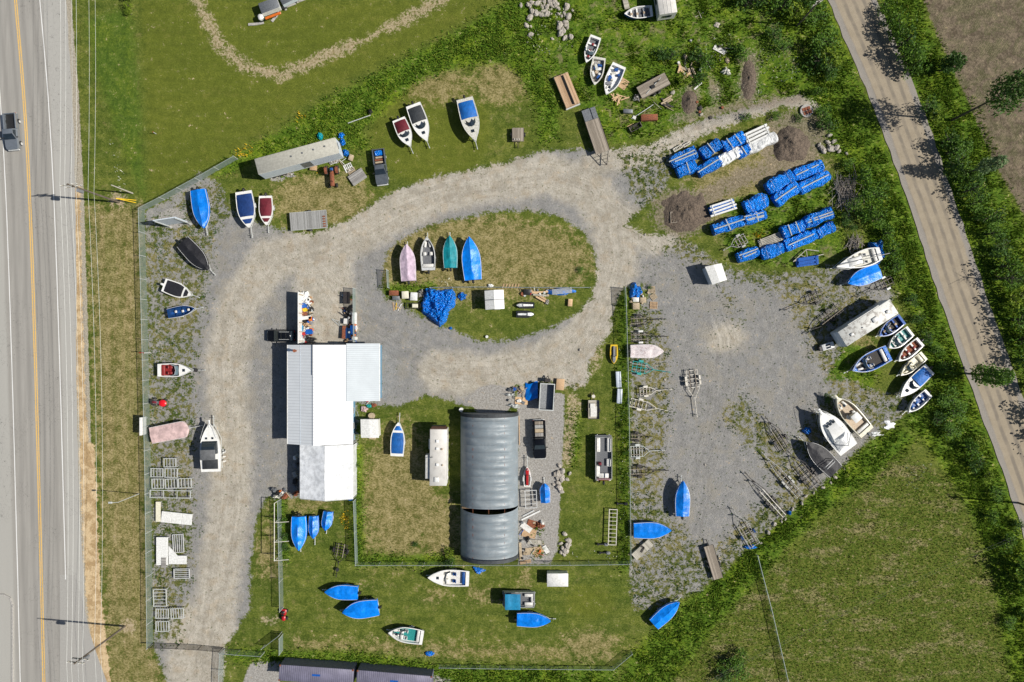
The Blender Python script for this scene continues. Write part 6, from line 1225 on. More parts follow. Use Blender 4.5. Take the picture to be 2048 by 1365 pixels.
# big heap of blue tarps
hp=[(852,578),(905,580),(912,590),(908,615),(896,625),(893,645),(880,654),(862,638),(845,625),(843,605)]
hx,hy=P(877,612); xs_=np.arange(-3.6,3.7,.13); ys__=np.arange(-4.0,4.1,.13); gx_,gy_=np.meshgrid(xs_,ys__)
def psd(poly,uu,vv):
    d=np.full(uu.shape,1e9); ins=np.zeros(uu.shape,bool); p=np.array(poly,float)
    for (x1,y1),(x2,y2) in zip(p,np.roll(p,-1,0)):
        ex,ey=x2-x1,y2-y1; tt=np.clip(((uu-x1)*ex+(vv-y1)*ey)/(ex*ex+ey*ey),0,1); d=np.minimum(d,(uu-x1-tt*ex)**2+(vv-y1-tt*ey)**2); cc=(y1>vv)!=(y2>vv); ins^=cc&(uu<(x2-x1)*(vv-y1)/(y2-y1+1e-9)+x1)
    return np.where(ins,1,-1)*np.sqrt(d)/S
sd_=psd(hp,(gx_+hx)*S+1024,682.5-(gy_+hy)*S)+(fbm(gx_+9,gy_+4,.8,3)-.5)*.5
hz=np.clip(sd_/.45,0,1)**.6*(.55+1.0*fbm(gx_+3,gy_+8,2.2,2)+.9*(np.abs(fbm(gx_,gy_,.75,3)-.5))*2+.35*(rng.random(gx_.shape)-.5)*.6)
def hfield(name,gx_,gy_,hz,keep,mat_,label,cat,x,y,kind=None,smooth=True):
    ny_,nx_=gx_.shape; f=[]; 
    for i in range(ny_-1):
        for j in range(nx_-1):
            if keep[i,j] or keep[i+1,j+1]: a=i*nx_+j; f.append((a,a+1,a+nx_+1,a+nx_))
    m=MB(); used=sorted({k for q in f for k in q}); mp={k:i for i,k in enumerate(used)}; fl=np.stack([gx_.ravel(),gy_.ravel(),hz.ravel()],1)
    m.v=[tuple(float(c) for c in fl[k]) for k in used]; m.f=[tuple(mp[k] for k in q) for q in f]; o=m.build(name,mat_,None,smooth); o.location=(x,y,0); return tag(o,label,cat,None,kind)
hfield('tarp_heap',gx_,gy_,hz,sd_>0,'wrinkled_blue_tarp','big heap of crumpled blue tarps at the west tip of island','tarp heap',hx,hy,smooth=False)
rag('small crumpled blue tarp right of the big heap',924,593,17,16,.5,seed=8); rag('scrap of blue tarp below the big heap',901,657,6,6,.25,seed=9)
for k,(px,py,l) in enumerate([(640,273,'teal blue bag behind the semi trailer'),(682,271,'upper blue bag at the end of semi trailer'),(685,285,'middle blue bag at the end of semi trailer'),(691,307,'lower blue bag at the end of semi trailer')]): rag(l,px,py,12,14,.6,'teal_tarp' if k==0 else 'wrinkled_blue_tarp',seed=20+k)
rag('round blue ball bag on gravel beside the black boat',1614,862,17,15,.7,seed=31); rag('blue rag on the end of the very long trailer',1579,1026,8,8,.5,seed=32); rag('blue rag under the blue fendered trailer tail',1501,1094,20,9,.5,seed=33,irr=.5); rag('blue tarp tangle behind the sailboat stern',1752,505,34,44,1.3,seed=34,irr=.5); rag('blue rag on the grass right of the white runabout',956,1140,22,12,.5,'torn_blue',seed=35,irr=.6); rag('dark blue rag in the hedge near the bottom',859,1308,18,9,.5,seed=36); rag('blue scrap on the fence foot by the shelter',700,999,12,5,.4,seed=37)
rag('blue tarp over pipes on the east end of island',1122,583,50,16,.7,'torn_blue',seed=38)
q=MB(); x,y=P(1124,583); q.at(x,y,.75,R(6))
for k in range(5): q.tube((-1.6,-.35+.17*k,0),(1.5,-.35+.17*k,.05*k),.06)
solo(q,'pipe_bundle','galvanised','bundle of grey pipes lying on the island blue tarp','pipes')
rag('blue net tangle by the workshop annex corner',738,812,14,7,.3,'teal_steel',seed=40); rag('pink bundle in the weeds beside the blue wall',728,819,15,12,.4,'pink_canvas',seed=41)
x,y=P(744,832); q=MB(); q.cyl(0,0,0,.5,.5,16); o=q.build('stump','pallet_wood'); o.location=(x,y,0); tag(o,'round wooden stump above the white shed','stump'); rag('rusty round lid near the annex corner',747,811,12,8,.3,'rust',seed=42)
# appliances west end of island
crate('rusty box westmost in the island scrap row',789,587,0,1.4,.75,.7,'rust','box','rusty_box'); crate('navy grey box below the rusty one',793,597,0,1.1,.6,.6,'steel_grey','box','steel_box'); crate('pale cream appliance in the island scrap row',812,591,2,1.0,1.1,.9,'cream_gelcoat','appliance','white_appliance'); crate('white appliance nearest the blue heap',829,594,-4,1.0,1.2,.9,'white_plastic','appliance','white_appliance')
rag('black and white scrap metal beside the blue heap',844,587,13,18,.6,'junk_mix',seed=43,irr=.5,name='scrap_pile',cat='scrap')
t=dockf('small trolley frame carrying a cream box on the gravel',812,841,606,618,n=3,h=.4,m_='black_steel',group='lattice frames'); q=MB(); q.box(.3,0,.4,.9,.6,.3,.05); q.build('cream_box','cream_gelcoat',t)
for k,(a,b,m_,l) in enumerate([((786,605),(788,622),'lumber','leftmost thin board below the scrap row'),((793,606),(792,620),'yellow_plastic','yellow strip among boards below the scrap row'),((803,608),(796,622),'white_plastic','white pipe among boards below the scrap row'),((806,606),(799,624),'faded_planks','grey board right of the white pipe'),((790,612),(801,618),'lumber','crosswise board below the scrap row')]): board(l,a,b,.14,.02+.02*k,m_)
# island east scrap
for k,(a,b,m_,l) in enumerate([((1062,582),(1092,600),'lumber','long pale plank on the island pile'),((1064,586),(1096,584),'fresh_lumber','upper yellowish board on the island pile'),((1066,590),(1095,592),'faded_planks','middle grey board on the island pile'),((1072,594),(1090,604),'fresh_lumber','lower short board on the island pile')]): board(l,a,b,.28,.25+.05*k,m_)
crate('dark box under the island boards',1055,585,0,1.2,.9,.4,'black_plastic','box','plastic_box'); crate('small fresh wooden crate at the east end of island',1140,606,-4,.5*1.3,1.1,.5,'fresh_lumber','crate','wooden_crate'); rag('grey scrap lump under the island boards',1094,604,8,10,.4,'junk_mix',seed=44,name='scrap_pile',cat='scrap'); rag('white bag on the island fence line',981,572,12,7,.4,'white_wrap',seed=45)
for k in range(6): board(['first','second','third','fourth','fifth','sixth'][k]+' short orange slat from left along the island fence',(1008+k*6,568),(1005+k*6,577),.16,.03,'lumber',group='slats along the island fence')
x,y=P(974,674); q=MB(); q.at(x,y); q.cyl(0,0,0,.2,.35,14); q.cyl(0,0,.35,.22,.04,14); solo(q,'bucket','white_plastic','small white bucket at the bottom of the grass island','bucket')
# scrap rows north of the workshop
W_row=[(607,592,'white_plastic','white crumpled sheets at the top of west scrap row','rag',14,20),(612,604,'white_wrap','second white lump in the west scrap row','rag',12,14),(609,612,'blue_gelcoat','blue drum in the west scrap row','barrel',9,0),(605,618,'red_paint','red and white cooler in the west scrap row','box',9,6),(611,620,'yellow_plastic','yellow green tub in the west scrap row','barrel',7,0),(608,628,'rust','rusty frame in the west scrap row','box',14,7),(614,636,'white_vinyl','long cream box in the west scrap row','box',17,7),(622,638,'orange_paint','orange crate at the end of the cream box','box',6,9),(606,645,'black_plastic','black tangle in the west scrap row','rag',16,14),(614,650,'lumber','brown board heap in the west scrap row','rag',14,9),(603,664,'sky_canvas','light blue pipes bundle in the west scrap row','box',6,26),(609,668,'red_gelcoat','red ball fender in the west scrap row','barrel',6,0),(619,664,'blue_gelcoat','royal blue crate stack in the west scrap row','box',12,10),(612,660,'white_plastic','white lump beside the royal blue crates','rag',10,12),(606,682,'galvanised','grey barrel nearest the workshop roof','barrel',9,0),(621,681,'black_plastic','black engine scrap nearest the workshop roof','rag',18,11)]
E_row=[(693,596,'black_steel','black rack of chains at the top of east scrap row','box',13,24),(696,620,'black_plastic','black tangle in the east scrap row','rag',14,16),(697,634,'rubber','tyre heap in the east scrap row','rag',12,12),(692,643,'white_vinyl','grey white box in the east scrap row','box',9,11),(698,636,'white_plastic','small white jug in the east scrap row','barrel',4,0),(688,665,'rust','low rusty trough in the east scrap row','box',7,26),(696,667,'navy_gelcoat','navy crate in the east scrap row','box',10,20),(699,665,'white_plastic','white jug on the navy crate','barrel',4,0),(709,637,'white_plastic','long white table right of the teal fence','table',10,23),(709,650,'orange_paint','orange bucket below the white table','barrel',5,0),(706,660,'blue_gelcoat','blue frame right of the teal fence','box',10,18),(709,666,'orange_paint','orange cones stack right of the teal fence','box',5,14),(709,677,'white_vinyl','white grid below the orange stack','box',10,6)]
for i,(px,py,m_,l,sh,w_,h_) in enumerate(W_row+E_row):
    if i<len(W_row): px-=1; w_*=1.15
    if sh=='rag': rag(l,px,py,w_,h_,.7,m_,seed=50+i,irr=.55,name='scrap_pile',cat='scrap')
    elif sh=='barrel': x,y=P(px,py,.5); q=MB(); q.at(x,y); q.cyl(0,0,0,w_/2/S,.7,14); q.cyl(0,0,.7,w_/2/S*1.05,.05,14); solo(q,'drum',m_,l,'drum')
    else:
        x,y=P(px,py,.6); t=thing('scrap_box' if sh=='box' else 'work_table',l,'box' if sh=='box' else 'table',x,y,R(random.uniform(-8,8))); a,b=w_/S,h_/S
        q=MB(); q.box(0,0,.62,a,b,.12,.02); q.build('top',m_,t); q=MB()
        if sh=='box': q.box(0,0,0,a*.9,b*.9,.62,.03)
        else:
            q.box(0,0,.5,a*.8,b*.85,.12)
            for sx in (-1,1):
                for sy in (-1,1): lg=MB(); lg.box(sx*a*.42,sy*b*.45,0,.06,.06,.62); lg.build('leg','steel_grey',t)
        q.build('base' if sh=='box' else 'apron','steel_grey' if sh!='box' else 'dark_floor' if i%2 else m_,t)
x,y=P(671,646); q=MB(); q.at(x,y,.1,R(-25)); q.bar((-.8,.3,0),(.9,-.2,0),.07,.07); q.bar((-.8,.3,0),(.5,.5,0),.07,.07); q.bar((.5,.5,0),(.9,-.2,0),.07,.07)
for k in range(4): q.bar((-.5+.3*k,.22-.1*k,0),(-.4+.28*k,.36,0),.05,.05)
solo(q,'steel_triangle','galvanised','triangular steel frame lying between the two scrap rows','frame')
# scrap heap at the shelter corner
for k,(px,py,m_,l) in enumerate([(548,980,'steel_grey','bluish engine part at the shelter corner heap'),(555,986,'black_plastic','black engine cowl at the shelter corner heap'),(562,990,'worn_aluminium','dull metal part at the shelter corner heap'),(569,992,'rust','rusty part at the shelter corner heap'),(553,992,'dull_gelcoat','pale cowl at the shelter corner heap')]): rag(l,px,py,13,11,.7,m_,seed=90+k,irr=.5,name='outboard_part',cat='engine part')
# cardboard / lumber piles on the sand pad
for k,(a,b,w_,m_,l) in enumerate([((1055,1045),(1078,1052),1.1,'rust','rusty brown sheet topmost of the pad scrap'),((1045,1062),(1072,1068),1.6,'cardboard','broad cardboard sheet in the pad scrap'),((1043,1048),(1062,1062),.9,'white_vinyl','pale sheet under the rusty one'),((1055,1083),(1085,1085),.7,'faded_planks','grey boards across the pad scrap'),((1050,1104),(1076,1100),1.1,'pallet_wood','lower wooden panel in the pad scrap'),((1068,1110),(1085,1096),1.1,'cardboard','tilted cardboard at the bottom of the pad scrap'),((1087,1092),(1096,1106),.7,'white_vinyl','white flap at the corner of the pad scrap'),((1040,1085),(1042,1120),.4,'pallet_wood','upright board along the greenhouse foot'),((1040,1126),(1062,1122),.5,'lumber','reddish board at the fence by the greenhouse'),((1043,1040),(1080,1022),.25,'white_plastic','long white beam on the pad'),((1045,1033),(1068,1021),.2,'aluminium','thin silver beam on the pad'),((1038,832),(1039,890),.12,'lumber','long thin board at the greenhouse edge'),((1030,801),(1056,803),1.1,'fresh_lumber','plywood sheet left of the dump trailer')]): board(l,a,b,w_,.05+.03*(k%4),m_,name='sheet' if w_>.6 else 'plank',cat='sheet' if w_>.6 else 'board')
for k,(px,py,w_,h_,m_,l) in enumerate([(1025,779,20,10,'steel_grey','grey machine part heap at the greenhouse corner'),(1020,789,30,6,'galvanised','galvanised rails heap at the greenhouse corner'),(1026,812,26,8,'galvanised','silver scrap frames at the greenhouse door'),(1083,1046,8,12,'white_plastic','white jug beside the pad scrap'),(1055,1079,8,12,'black_plastic','black clutter in the pad scrap'),(1080,1050,16,12,'rust','rusty clutter in the pad scrap')]): rag(l,px,py,w_,h_,.5,m_,seed=110+k,irr=.6,name='scrap_pile',cat='scrap')
crate('tall fresh timber crate at the top right of the pad',1120,769,-5,1.2,1.7,.5,'lumber','crate','timber_crate'); crate('upper long pale green tank by the inner fence',1236,759,3,.75,2.4,.7,'bluewhite_panel','tank','long_tank'); crate('lower long pale green tank by the inner fence',1238,792,-3,.75,2.2,.7,'bluewhite_panel','tank','long_tank')
# north scrub scrap
crate('orange rusty steel box in the north scrub',1297,238,2,2.5,.9,.8,'rust','box','rusty_box',lid='orange_paint' if False else None); crate('small black grey tote in the north scrub',1255,225,-3,1.4,.6,.6,'steel_grey','tote','plastic_tote')
x,y=P(1270,256); t=thing('steel_trough','dark open steel trough in the north scrub','trough',x,y,R(28)); q=MB(); q.box(0,0,0,1.9,.8,.08); 
for s in (-1,1): q.box(0,s*.38,0,1.9,.05,.5)
q.build('body','dark_floor',t); q=MB(); q.box(.95,0,0,.05,.8,.55); q.box(-.95,0,0,.05,.8,.55); q.build('end_plate','weathered_planks',t)
board('thin pale stick beside the dark trough',(1254,254),(1267,247),.1,.02,'fresh_lumber'); board('brown plywood sheet beside the sheet heaped boat',(1241,177),(1252,160),1.3,.05,'cardboard',name='sheet',cat='sheet')
for k in range(14):
    a=random.uniform(0,PI); px,py=1232+random.gauss(0,6),200+random.gauss(0,5); L_=random.uniform(5,11); board('split firewood stick in the bright orange pile below the boats',(px-L_*math.cos(a),py-L_*math.sin(a)),(px+L_*math.cos(a),py+L_*math.sin(a)),.14,.02+.05*k,'fresh_lumber',name='wood_stick',cat='firewood',group='orange firewood pile below the open boats')
for k in range(9):
    a=random.uniform(0,PI); px,py=1370+random.gauss(0,7),142+random.gauss(0,7); L_=random.uniform(5,10); board('broken board in the scrap pile under the scrub bushes',(px-L_*math.cos(a),py-L_*math.sin(a)),(px+L_*math.cos(a),py+L_*math.sin(a)),.35,.02+.05*k,'pallet_wood' if k%2 else 'fresh_lumber',name='broken_board',cat='board',group='broken boards under the scrub')
for k in range(7):
    a=R(40)+random.uniform(-.5,.5) if k%2 else R(-30); px,py=1333+random.gauss(0,6),205+random.gauss(0,5); L_=random.uniform(6,13); board('charred or pale beam in the crossed pile near soil strip',(px-L_*math.cos(a),py-L_*math.sin(a)),(px+L_*math.cos(a),py+L_*math.sin(a)),.25,.02+.06*k,'dark_floor' if k%2 else 'pallet_wood',name='crossed_beam',cat='beam',group='crossed beams near the soil strip')
for k in range(4): board(['first','second','third','fourth'][k]+' slim steel angle counted upward by the orange rusty box',(1262+4*k,238-2*k),(1300+2*k,215-1.5*k),.09,.05+.06*k,'galvanised',name='steel_angle',cat='steel angle')
for k,(px,py,w_,h_,m_,l) in enumerate([(1272,196,14,14,'junk_mix','scrap lump at the nose of the plank trailer'),(1452,143,18,14,'dull_gelcoat','pale scrap heap amid the scrub'),(1393,192,0,0,None,None),(1272,178,0,0,None,None)]):
    if m_: rag(l,px,py,w_,h_,.6,m_,seed=130+k,irr=.6,name='scrap_pile',cat='scrap')
board('white grey board with a pole in the scrub',(1427,95),(1450,107),.7,.1,'white_vinyl'); board('long thin pole crossing the white grey board',(1437,97),(1467,99),.1,.22,'faded_planks'); board('white branch like pipe on the soil edge',(1388,180),(1403,166),.25,.1,'white_vinyl'); board('upper stick of the white cross in the grass',(1390,35),(1408,25),.1,.02,'faded_planks'); board('lower stick of the white cross in the grass',(1396,22),(1403,38),.1,.08,'faded_planks'); rag('tan sandstone slab in the scrub',1434,50,12,12,.25,'rock',seed=140,name='stone_slab',cat='stone')
board('grey dock section beside the boat with blue stern',(1247,-8),(1254,20),.8,.3,'faded_planks',name='dock_section',cat='dock section')
t=dockf('black open box frame half sunk in the northern soil heap',1341,1354,424,446,n=2,h=.5,m_='weathered_planks',group='lattice frames')
dockf('short pale ladder left above the first blue bundle',1346,1366,293,300,n=6,h=.4,m_='white_steel',group='lattice frames').rotation_euler=(0,0,R(30)); dockf('short pale ladder right above the first blue bundle',1366,1382,286,292,n=5,h=.4,m_='white_steel',group='lattice frames').rotation_euler=(0,0,R(30))
x,y=P(1449,324); q=MB(); q.at(x,y); q.cyl(0,0,0,.28,.8,14); q.cyl(0,0,.8,.3,.05,14); solo(q,'barrel','sky_canvas','light blue barrel top beside the white wrapped bundle','barrel')
# stuff near semi trailer
crate('light cardboard box between semi trailer and tractor',628,337,-5,1.0,.8,.5,'cardboard','box','cardboard_box'); crate('small wooden box at the semi trailer tail bags',703,317,-20,.6,.9,.5,'pallet_wood','box','wooden_box')
t=panelbox('grey barred flat rack beside the old tractor',698,731,343,365,.4,'grey_planks','plank_rack','rack',34); pallet('blue and white slatted crate above the barred rack',697,336,25,1.3,'white_plastic',n=5); pallet('broken brown pallet above the barred rack',704,344,25,1.2,'pallet_wood')
rag('white clutter below the semi trailer tail',665,322,22,10,.4,'junk_mix',seed=150,name='scrap_pile',cat='scrap',irr=.6); rag('pale clutter below the semi trailer middle',575,350,30,8,.3,'junk_mix',seed=151,name='scrap_pile',cat='scrap',irr=.6)
board('long white pole lying in the tall grass north of the boats',(697,248),(742,232),.12,.3,'galvanised'); rag('dark solar lamp box beside the long white pole',741,224,8,10,.7,'black_plastic',seed=152,name='lamp_box',cat='box')
# two dark engines lying in grass
for px,py,l in ((1207,1088,'upper grey outboard engine lying in the inner grass strip'),(1211,1105,'lower grey outboard engine lying in the inner grass strip'),(1246,1007,'black outboard engine leaning on the inner fence')):
    x,y=P(px,py); t=thing('outboard_engine',l,'outboard engine',x,y,R(180)); q=MB(); q.box(-.35,0,.15,.7,.45,.45,.15); q.build('cowling','grey_plastic' if 'grey' in l else 'black_plastic',t,True); q=MB(); q.box(.4,0,.2,1.1,.2,.2,.05); q.box(.9,0,.1,.2,.4,.3,.03); q.build('lower_unit','black_plastic',t)
# cream board table near east-west boat
t=panelbox('pale plank bench tilted below the east west blue boat',1262,1308,1092,1108,.5,'faded_planks','plank_bench','bench',42); q=MB(); q.at(0,0,.52,.3); q.box(0,0,0,.9,.3,.06); q.box(.4,.3,0,.3,.7,.06); q.build('dark_straps','dark_floor',t)
# small generator box beside travel trailer & black cart
t=thing('solar_generator','small white box with two dark panels beside the travel trailer','generator box',*P(1657,693,.9),R(18)); q=MB(); q.box(0,0,.1,1.9,.95,.75,.04); q.build('body','white_plastic',t,True); 
for s in (-1,1): q=MB(); q.box(.0,s*.2,.85,.75,.28,.03,.01); q.build('dark_panel','glass',t)
q=MB(); q.box(-1.2,0,.1,.45,.7,.7,.06); q.build('engine_box','black_steel',t)
# machinery at the top edge
t,L,Wd=boxvan('farm_machine','white and grey farm machine at the very top of the north lawn','farm machine',[(551,-6),(560,14),(524,27),(515,8)],1.6,.5,'steel_grey','white_plastic')
q=MB(); q.box(0,1.6,1.2,2.6,.35,.3,.06); q.build('orange_beam','orange_paint',t); q=MB(); q.box(L/2+.4,1.0,.6,.8,.9,.8,.2); q.build('white_hopper','white_plastic',t,True)
t,L,Wd=boxvan('machine_trailer','second white grey machine cut by the top edge','farm machine',[(590,-22),(598,-6),(566,10),(556,-6)],1.4,.5,'steel_grey','bluewhite_panel')
for a,b,l in [((497,50),(513,49),'left half of the white kinked curb log on the lawn'),((513,49),(528,46),'right half of the white kinked curb log on the lawn'),((544,44),(560,23),'diagonal white curb log on the lawn'),((565,17),(592,7),'long white curb log below the machines'),((595,4),(612,-2),'white curb log running off the top edge')]: board(l,a,b,.38,.0,'concrete',name='curb_log',cat='curb log').scale=(1,1,3)
# culvert round hatch
x,y=P(1612,223); t=thing('round_hatch','round white rimmed well cover with rusty squares in the northeast','well cover',x,y,R(20)); q=MB(); q.cyl(0,0,0,1.0,.3,24); q.build('rim','concrete',t,True); 
q=MB()
for i in (-1,0,1):
    for j in (-1,1): q.box(i*.45,j*.3,.3,.38,.5,.05)
q.build('rusty_plate','rust',t)
# ---------------- rocks, soil, brush ----------------
rb=[]
for k in range(4):
    q=MB(); q.blob(0,0,.28,.5,.38,.35,9,6,.22); o=q.build('boulder','rock'); rb.append(o)
def rock(px,py,s,label,group,first=[0]):
    o=rb[random.randrange(4)]
    if first[0]<4: o=rb[first[0]]; first[0]+=1
    else: o=o.copy(); C.objects.link(o)
    x,y=P(px,py); o.location=(x,y,-.02); o.rotation_euler=(0,0,random.uniform(0,6)); o.scale=(s,s*random.uniform(.7,1.1),s*random.uniform(.6,1)); tag(o,label,'rock',group)
for k in range(85):
    t_=random.random(); 
    if t_<.5: px,py=random.gauss(1088,20),random.uniform(2,32)
    elif t_<.7: px,py=random.gauss(1060,4),random.uniform(0,80)
    else: px,py=random.gauss(1128,10),random.uniform(5,80)
    rock(px,py,random.uniform(.4,1.15),'pale boulder in the rock pile at the top centre','boulders in the top centre pile')
for k in range(16): rock(random.gauss(1658,11),random.gauss(295,10),random.uniform(.5,1.1),'pale boulder in the group by the northeast hedge','boulders by the northeast hedge')
for k in range(26): rock(random.gauss(1120,7),random.gauss(960,12),random.uniform(.5,1.1),'white rubble stone heaped right of the sand pad','white rubble stones')
for k in range(12): rock(random.gauss(1128,7),random.gauss(1090,14),random.uniform(.7,1.3),'rubble block in the weeds at the pad south end','rubble blocks by the pad')
for k in range(14):
    u=k/13; rock(1520+u*180+random.gauss(0,4),1078-u*150+random.gauss(0,4),random.uniform(.4,.8),'small stone along the meadow edge of the lot','stones along the meadow edge')
for k in range(8): rock([1410,1268,1372,1160,1330,1700,1652,1290][k],[930,1010,1000,700,760,640,740,470][k],.45,['loose white stone in the middle of the gravel lot','stone at the inner fence by the blue boat','loose stone in the lower gravel lot','loose stone on the tan track','loose stone near the cream trailers','loose stone near the travel trailer','loose stone above the black boat','loose stone on the north track'][k],None)
def mound(label,px,py,rx,ry,h,m_='soil',seed=0):
    x,y=P(px,py); a,b=rx/S,ry/S; xs_=np.arange(-a*1.1,a*1.1,.17); ys_=np.arange(-b*1.1,b*1.1,.17); gx_,gy_=np.meshgrid(xs_,ys_); r=np.sqrt((gx_/a)**2+(gy_/b)**2)+(fbm(gx_+seed,gy_+seed*2,1.5,3)-.5)*.5
    z=h*np.clip(1-r,0,1)**.8*(.5+1.0*fbm(gx_+seed*3,gy_,1.1,3))+np.clip(1-r,0,1)*.25*rng.random(gx_.shape)-.02
    return hfield('soil_pile',gx_,gy_,z,r<1,m_,label,'soil pile',x,y)
mound('dark soil heap beside the northern white bundle',1582,290,36,36,1.3,seed=3); mound('dark soil heap at the west end of the bundle rows',1370,425,48,42,.9,seed=6); mound('small soil strip heap in the north scrub',1378,203,16,24,.6,seed=9); mound('narrow soil heap under the scrub bushes',1497,160,14,40,.5,seed=11)
def brush(label,px,py,r,n_,L_):
    x,y=P(px,py); q=MB()
    for k in range(n_):
        a=random.gauss(PI/2,.6); d=Vector((math.cos(a),math.sin(a),random.uniform(-.1,.35))); c=Vector((random.gauss(0,r*.4),random.gauss(0,r*.4),random.uniform(.1,1.0))); p0=c-d*L_*.5; p1=c+d*L_*.5; p0.z=max(p0.z,.03); p1.z=max(p1.z,.05); q.tube(p0,p1,.06,4,.02)
    o=q.build('brush_heap','dead_brush'); o.location=(x,y,0); return tag(o,label,'brush heap')
brush('large grey dead brush heap right of the bundles',1690,385,2.6,110,2.6); brush('small grey dead brush heap above the sailboat',1706,488,1.2,60,1.6)

def bits(n_,regs,label,group,mats,smin=.2,smax=.7):
    for k in range(n_):
        x0,x1,y0,y1=random.choice(regs); px,py=random.uniform(x0,x1),random.uniform(y0,y1); x,y=P(px,py,.3); q=MB(); t_=random.random(); q.at(0,0,0,random.uniform(0,3))
        if t_<.35: q.box(0,0,0,random.uniform(smin,smax),random.uniform(smin,smax)*.7,random.uniform(.1,.5),.04,.85,.85)
        elif t_<.6: q.tube((-smax*.9,0,.15),(smax*.9,.1,.3),.05)
        elif t_<.8: q.cyl(0,0,0,random.uniform(.12,.25),random.uniform(.2,.5),10,.2)
        else: q.blob(0,0,.18,smax*.5,smax*.35,.22,8,5,.3)
        o=q.build('scrap_piece',random.choice(mats)); o.location=(x,y,0); tag(o,label,'scrap',group)
AL=['rust','steel_grey','black_plastic','white_plastic','worn_aluminium','pallet_wood','red_gelcoat','blue_gelcoat','grey_plastic','galvanised','orange_paint','cardboard','black_plastic','white_vinyl']
bits(60,[(602,624,588,684)],'assorted small scrap piece along the white scrap yard wall','scrap along the white wall',AL,.25,.8)
bits(34,[(685,703,590,684),(704,711,632,680)],'assorted small scrap piece along the teal fence','scrap along the teal fence',AL,.25,.8)
bits(14,[(1040,1090,1045,1118)],'small scrap piece among the sheets on the sand pad','scrap on the sand pad',AL,.2,.6)
bits(16,[(786,850,583,600),(1035,1100,581,592)],'small scrap piece in the island scrap rows','scrap on the island',AL,.2,.7)
bits(12,[(1015,1048,775,815)],'small scrap piece at the greenhouse entrance','scrap at the greenhouse entrance',AL,.3,.9)
bits(12,[(590,598,905,995),(545,575,978,994)],'small scrap piece beside the fabric shelter','scrap beside the shelter',AL,.3,.8)
bits(10,[(540,600,345,356),(650,690,318,330)],'pale clutter piece at the foot of the semi trailer','clutter by the semi trailer',['white_plastic','pallet_wood','white_vinyl'],.2,.6)
bits(26,[(1260,1460,120,250),(1360,1480,80,150)],'weathered scrap piece lying in the north scrub','scrap in the north scrub',['pallet_wood','rust','faded_planks','worn_aluminium','dark_floor','white_vinyl'],.25,.9)
bits(12,[(1262,1300,575,615)],'small wooden piece by the inner gate pallets','wood bits by the inner gate',['pallet_wood','lumber','white_vinyl'],.2,.6)
bits(8,[(734,740,790,810)],'small red or white piece at the annex corner','bits at the annex corner',['red_gelcoat','white_plastic','black_plastic'],.15,.4)
rag('torn white plastic sheet left on the gravel patch by the east boats',1752,868,26,12,.2,'white_wrap',seed=201,irr=.8); rag('torn white plastic sheet right on the gravel patch by the east boats',1778,850,20,14,.2,'white_wrap',seed=203,irr=.8)
# ---------------- vegetation ----------------
def fastmesh(name,verts,n_per,mat_,faces=None):
    """verts (N,k,3) -> N polygons of k vertices"""
    N,k,_=verts.shape; me=bpy.data.meshes.new(name); me.vertices.add(N*k); me.loops.add(N*k); me.polygons.add(N)
    me.vertices.foreach_set('co',verts.astype(np.float32).ravel()); me.loops.foreach_set('vertex_index',np.arange(N*k,dtype=np.int32)); me.polygons.foreach_set('loop_start',np.arange(0,N*k,k,dtype=np.int32)); me.polygons.foreach_set('loop_total',np.full(N,k,dtype=np.int32)); me.update(calc_edges=True); me.materials.append(M[mat_]); return me
def leaves(pts,size,flat=.5):
    N=len(pts); s=size*rng.uniform(.6,1.3,(N,1)); th=rng.uniform(0,2*PI,N); nz=rng.normal(0,flat,(N,2)); u=np.stack([np.cos(th),np.sin(th),nz[:,0]],1); v=np.stack([-np.sin(th),np.cos(th),nz[:,1]],1)*.6
    return np.stack([pts-u*s*.5,pts-v*s*.45+u*s*.1,pts+u*s*.5,pts+v*s*.45+u*s*.1],1)
def crown_mesh(r,h,base,n_,mat_,col=False,seed=0,leaf=.3,lobes=9,sparse=1.0):
    g=np.random.default_rng(seed); P_=[]
    for k in range(lobes):
        a=g.uniform(0,2*PI); rr=r*.62*math.sqrt(g.random()) if not col else r*.3*g.random(); zc=base+(h-base)*( g.uniform(.25,.8) if not col else (k+.5)/lobes)
        lr=r*g.uniform(.34,.62) if not col else r*(1.0-.6*abs((k+.5)/lobes-.35)); lz=(h-base)*(.30 if not col else .8/lobes)
        n1=int(n_/lobes); d=g.normal(size=(n1,3)); d/=np.linalg.norm(d,axis=1)[:,None]; rad=g.uniform(.55,1.12,(n1,1))**.8
        P_.append(np.array([rr*math.cos(a),rr*math.sin(a),zc])+d*rad*np.array([lr,lr,max(lz,.35)]))
    p=np.concatenate(P_); p[:,2]=np.maximum(p[:,2],.1); return fastmesh('crown',leaves(p,leaf,.7),4,mat_)
def tree_src(name,r,h,base,n_,mat_,col=False,seed=0,leaf=.3,lobes=9,tr=.09):
    e=bpy.data.objects.new(name,None); C.objects.link(e); c=bpy.data.objects.new('crown',crown_mesh(r,h,base,n_,mat_,col,seed,leaf,lobes)); C.objects.link(c); c.parent=e
    q=MB(); q.tube((0,0,0),(.0,0,h*.55),tr,8,tr*.6); q.tube((0,0,h*.55),(0,.05,h*.92),tr*.6,6,tr*.2); g=random.Random(seed)
    for k in range(6):
        a=g.uniform(0,6.28); z=base+(h-base)*g.uniform(0,.5); q.tube((0,0,z),(r*.6*math.cos(a),r*.6*math.sin(a),z+(h-base)*.3),tr*.4,5,tr*.12)
    q.build('trunk','bark',e,True); return e
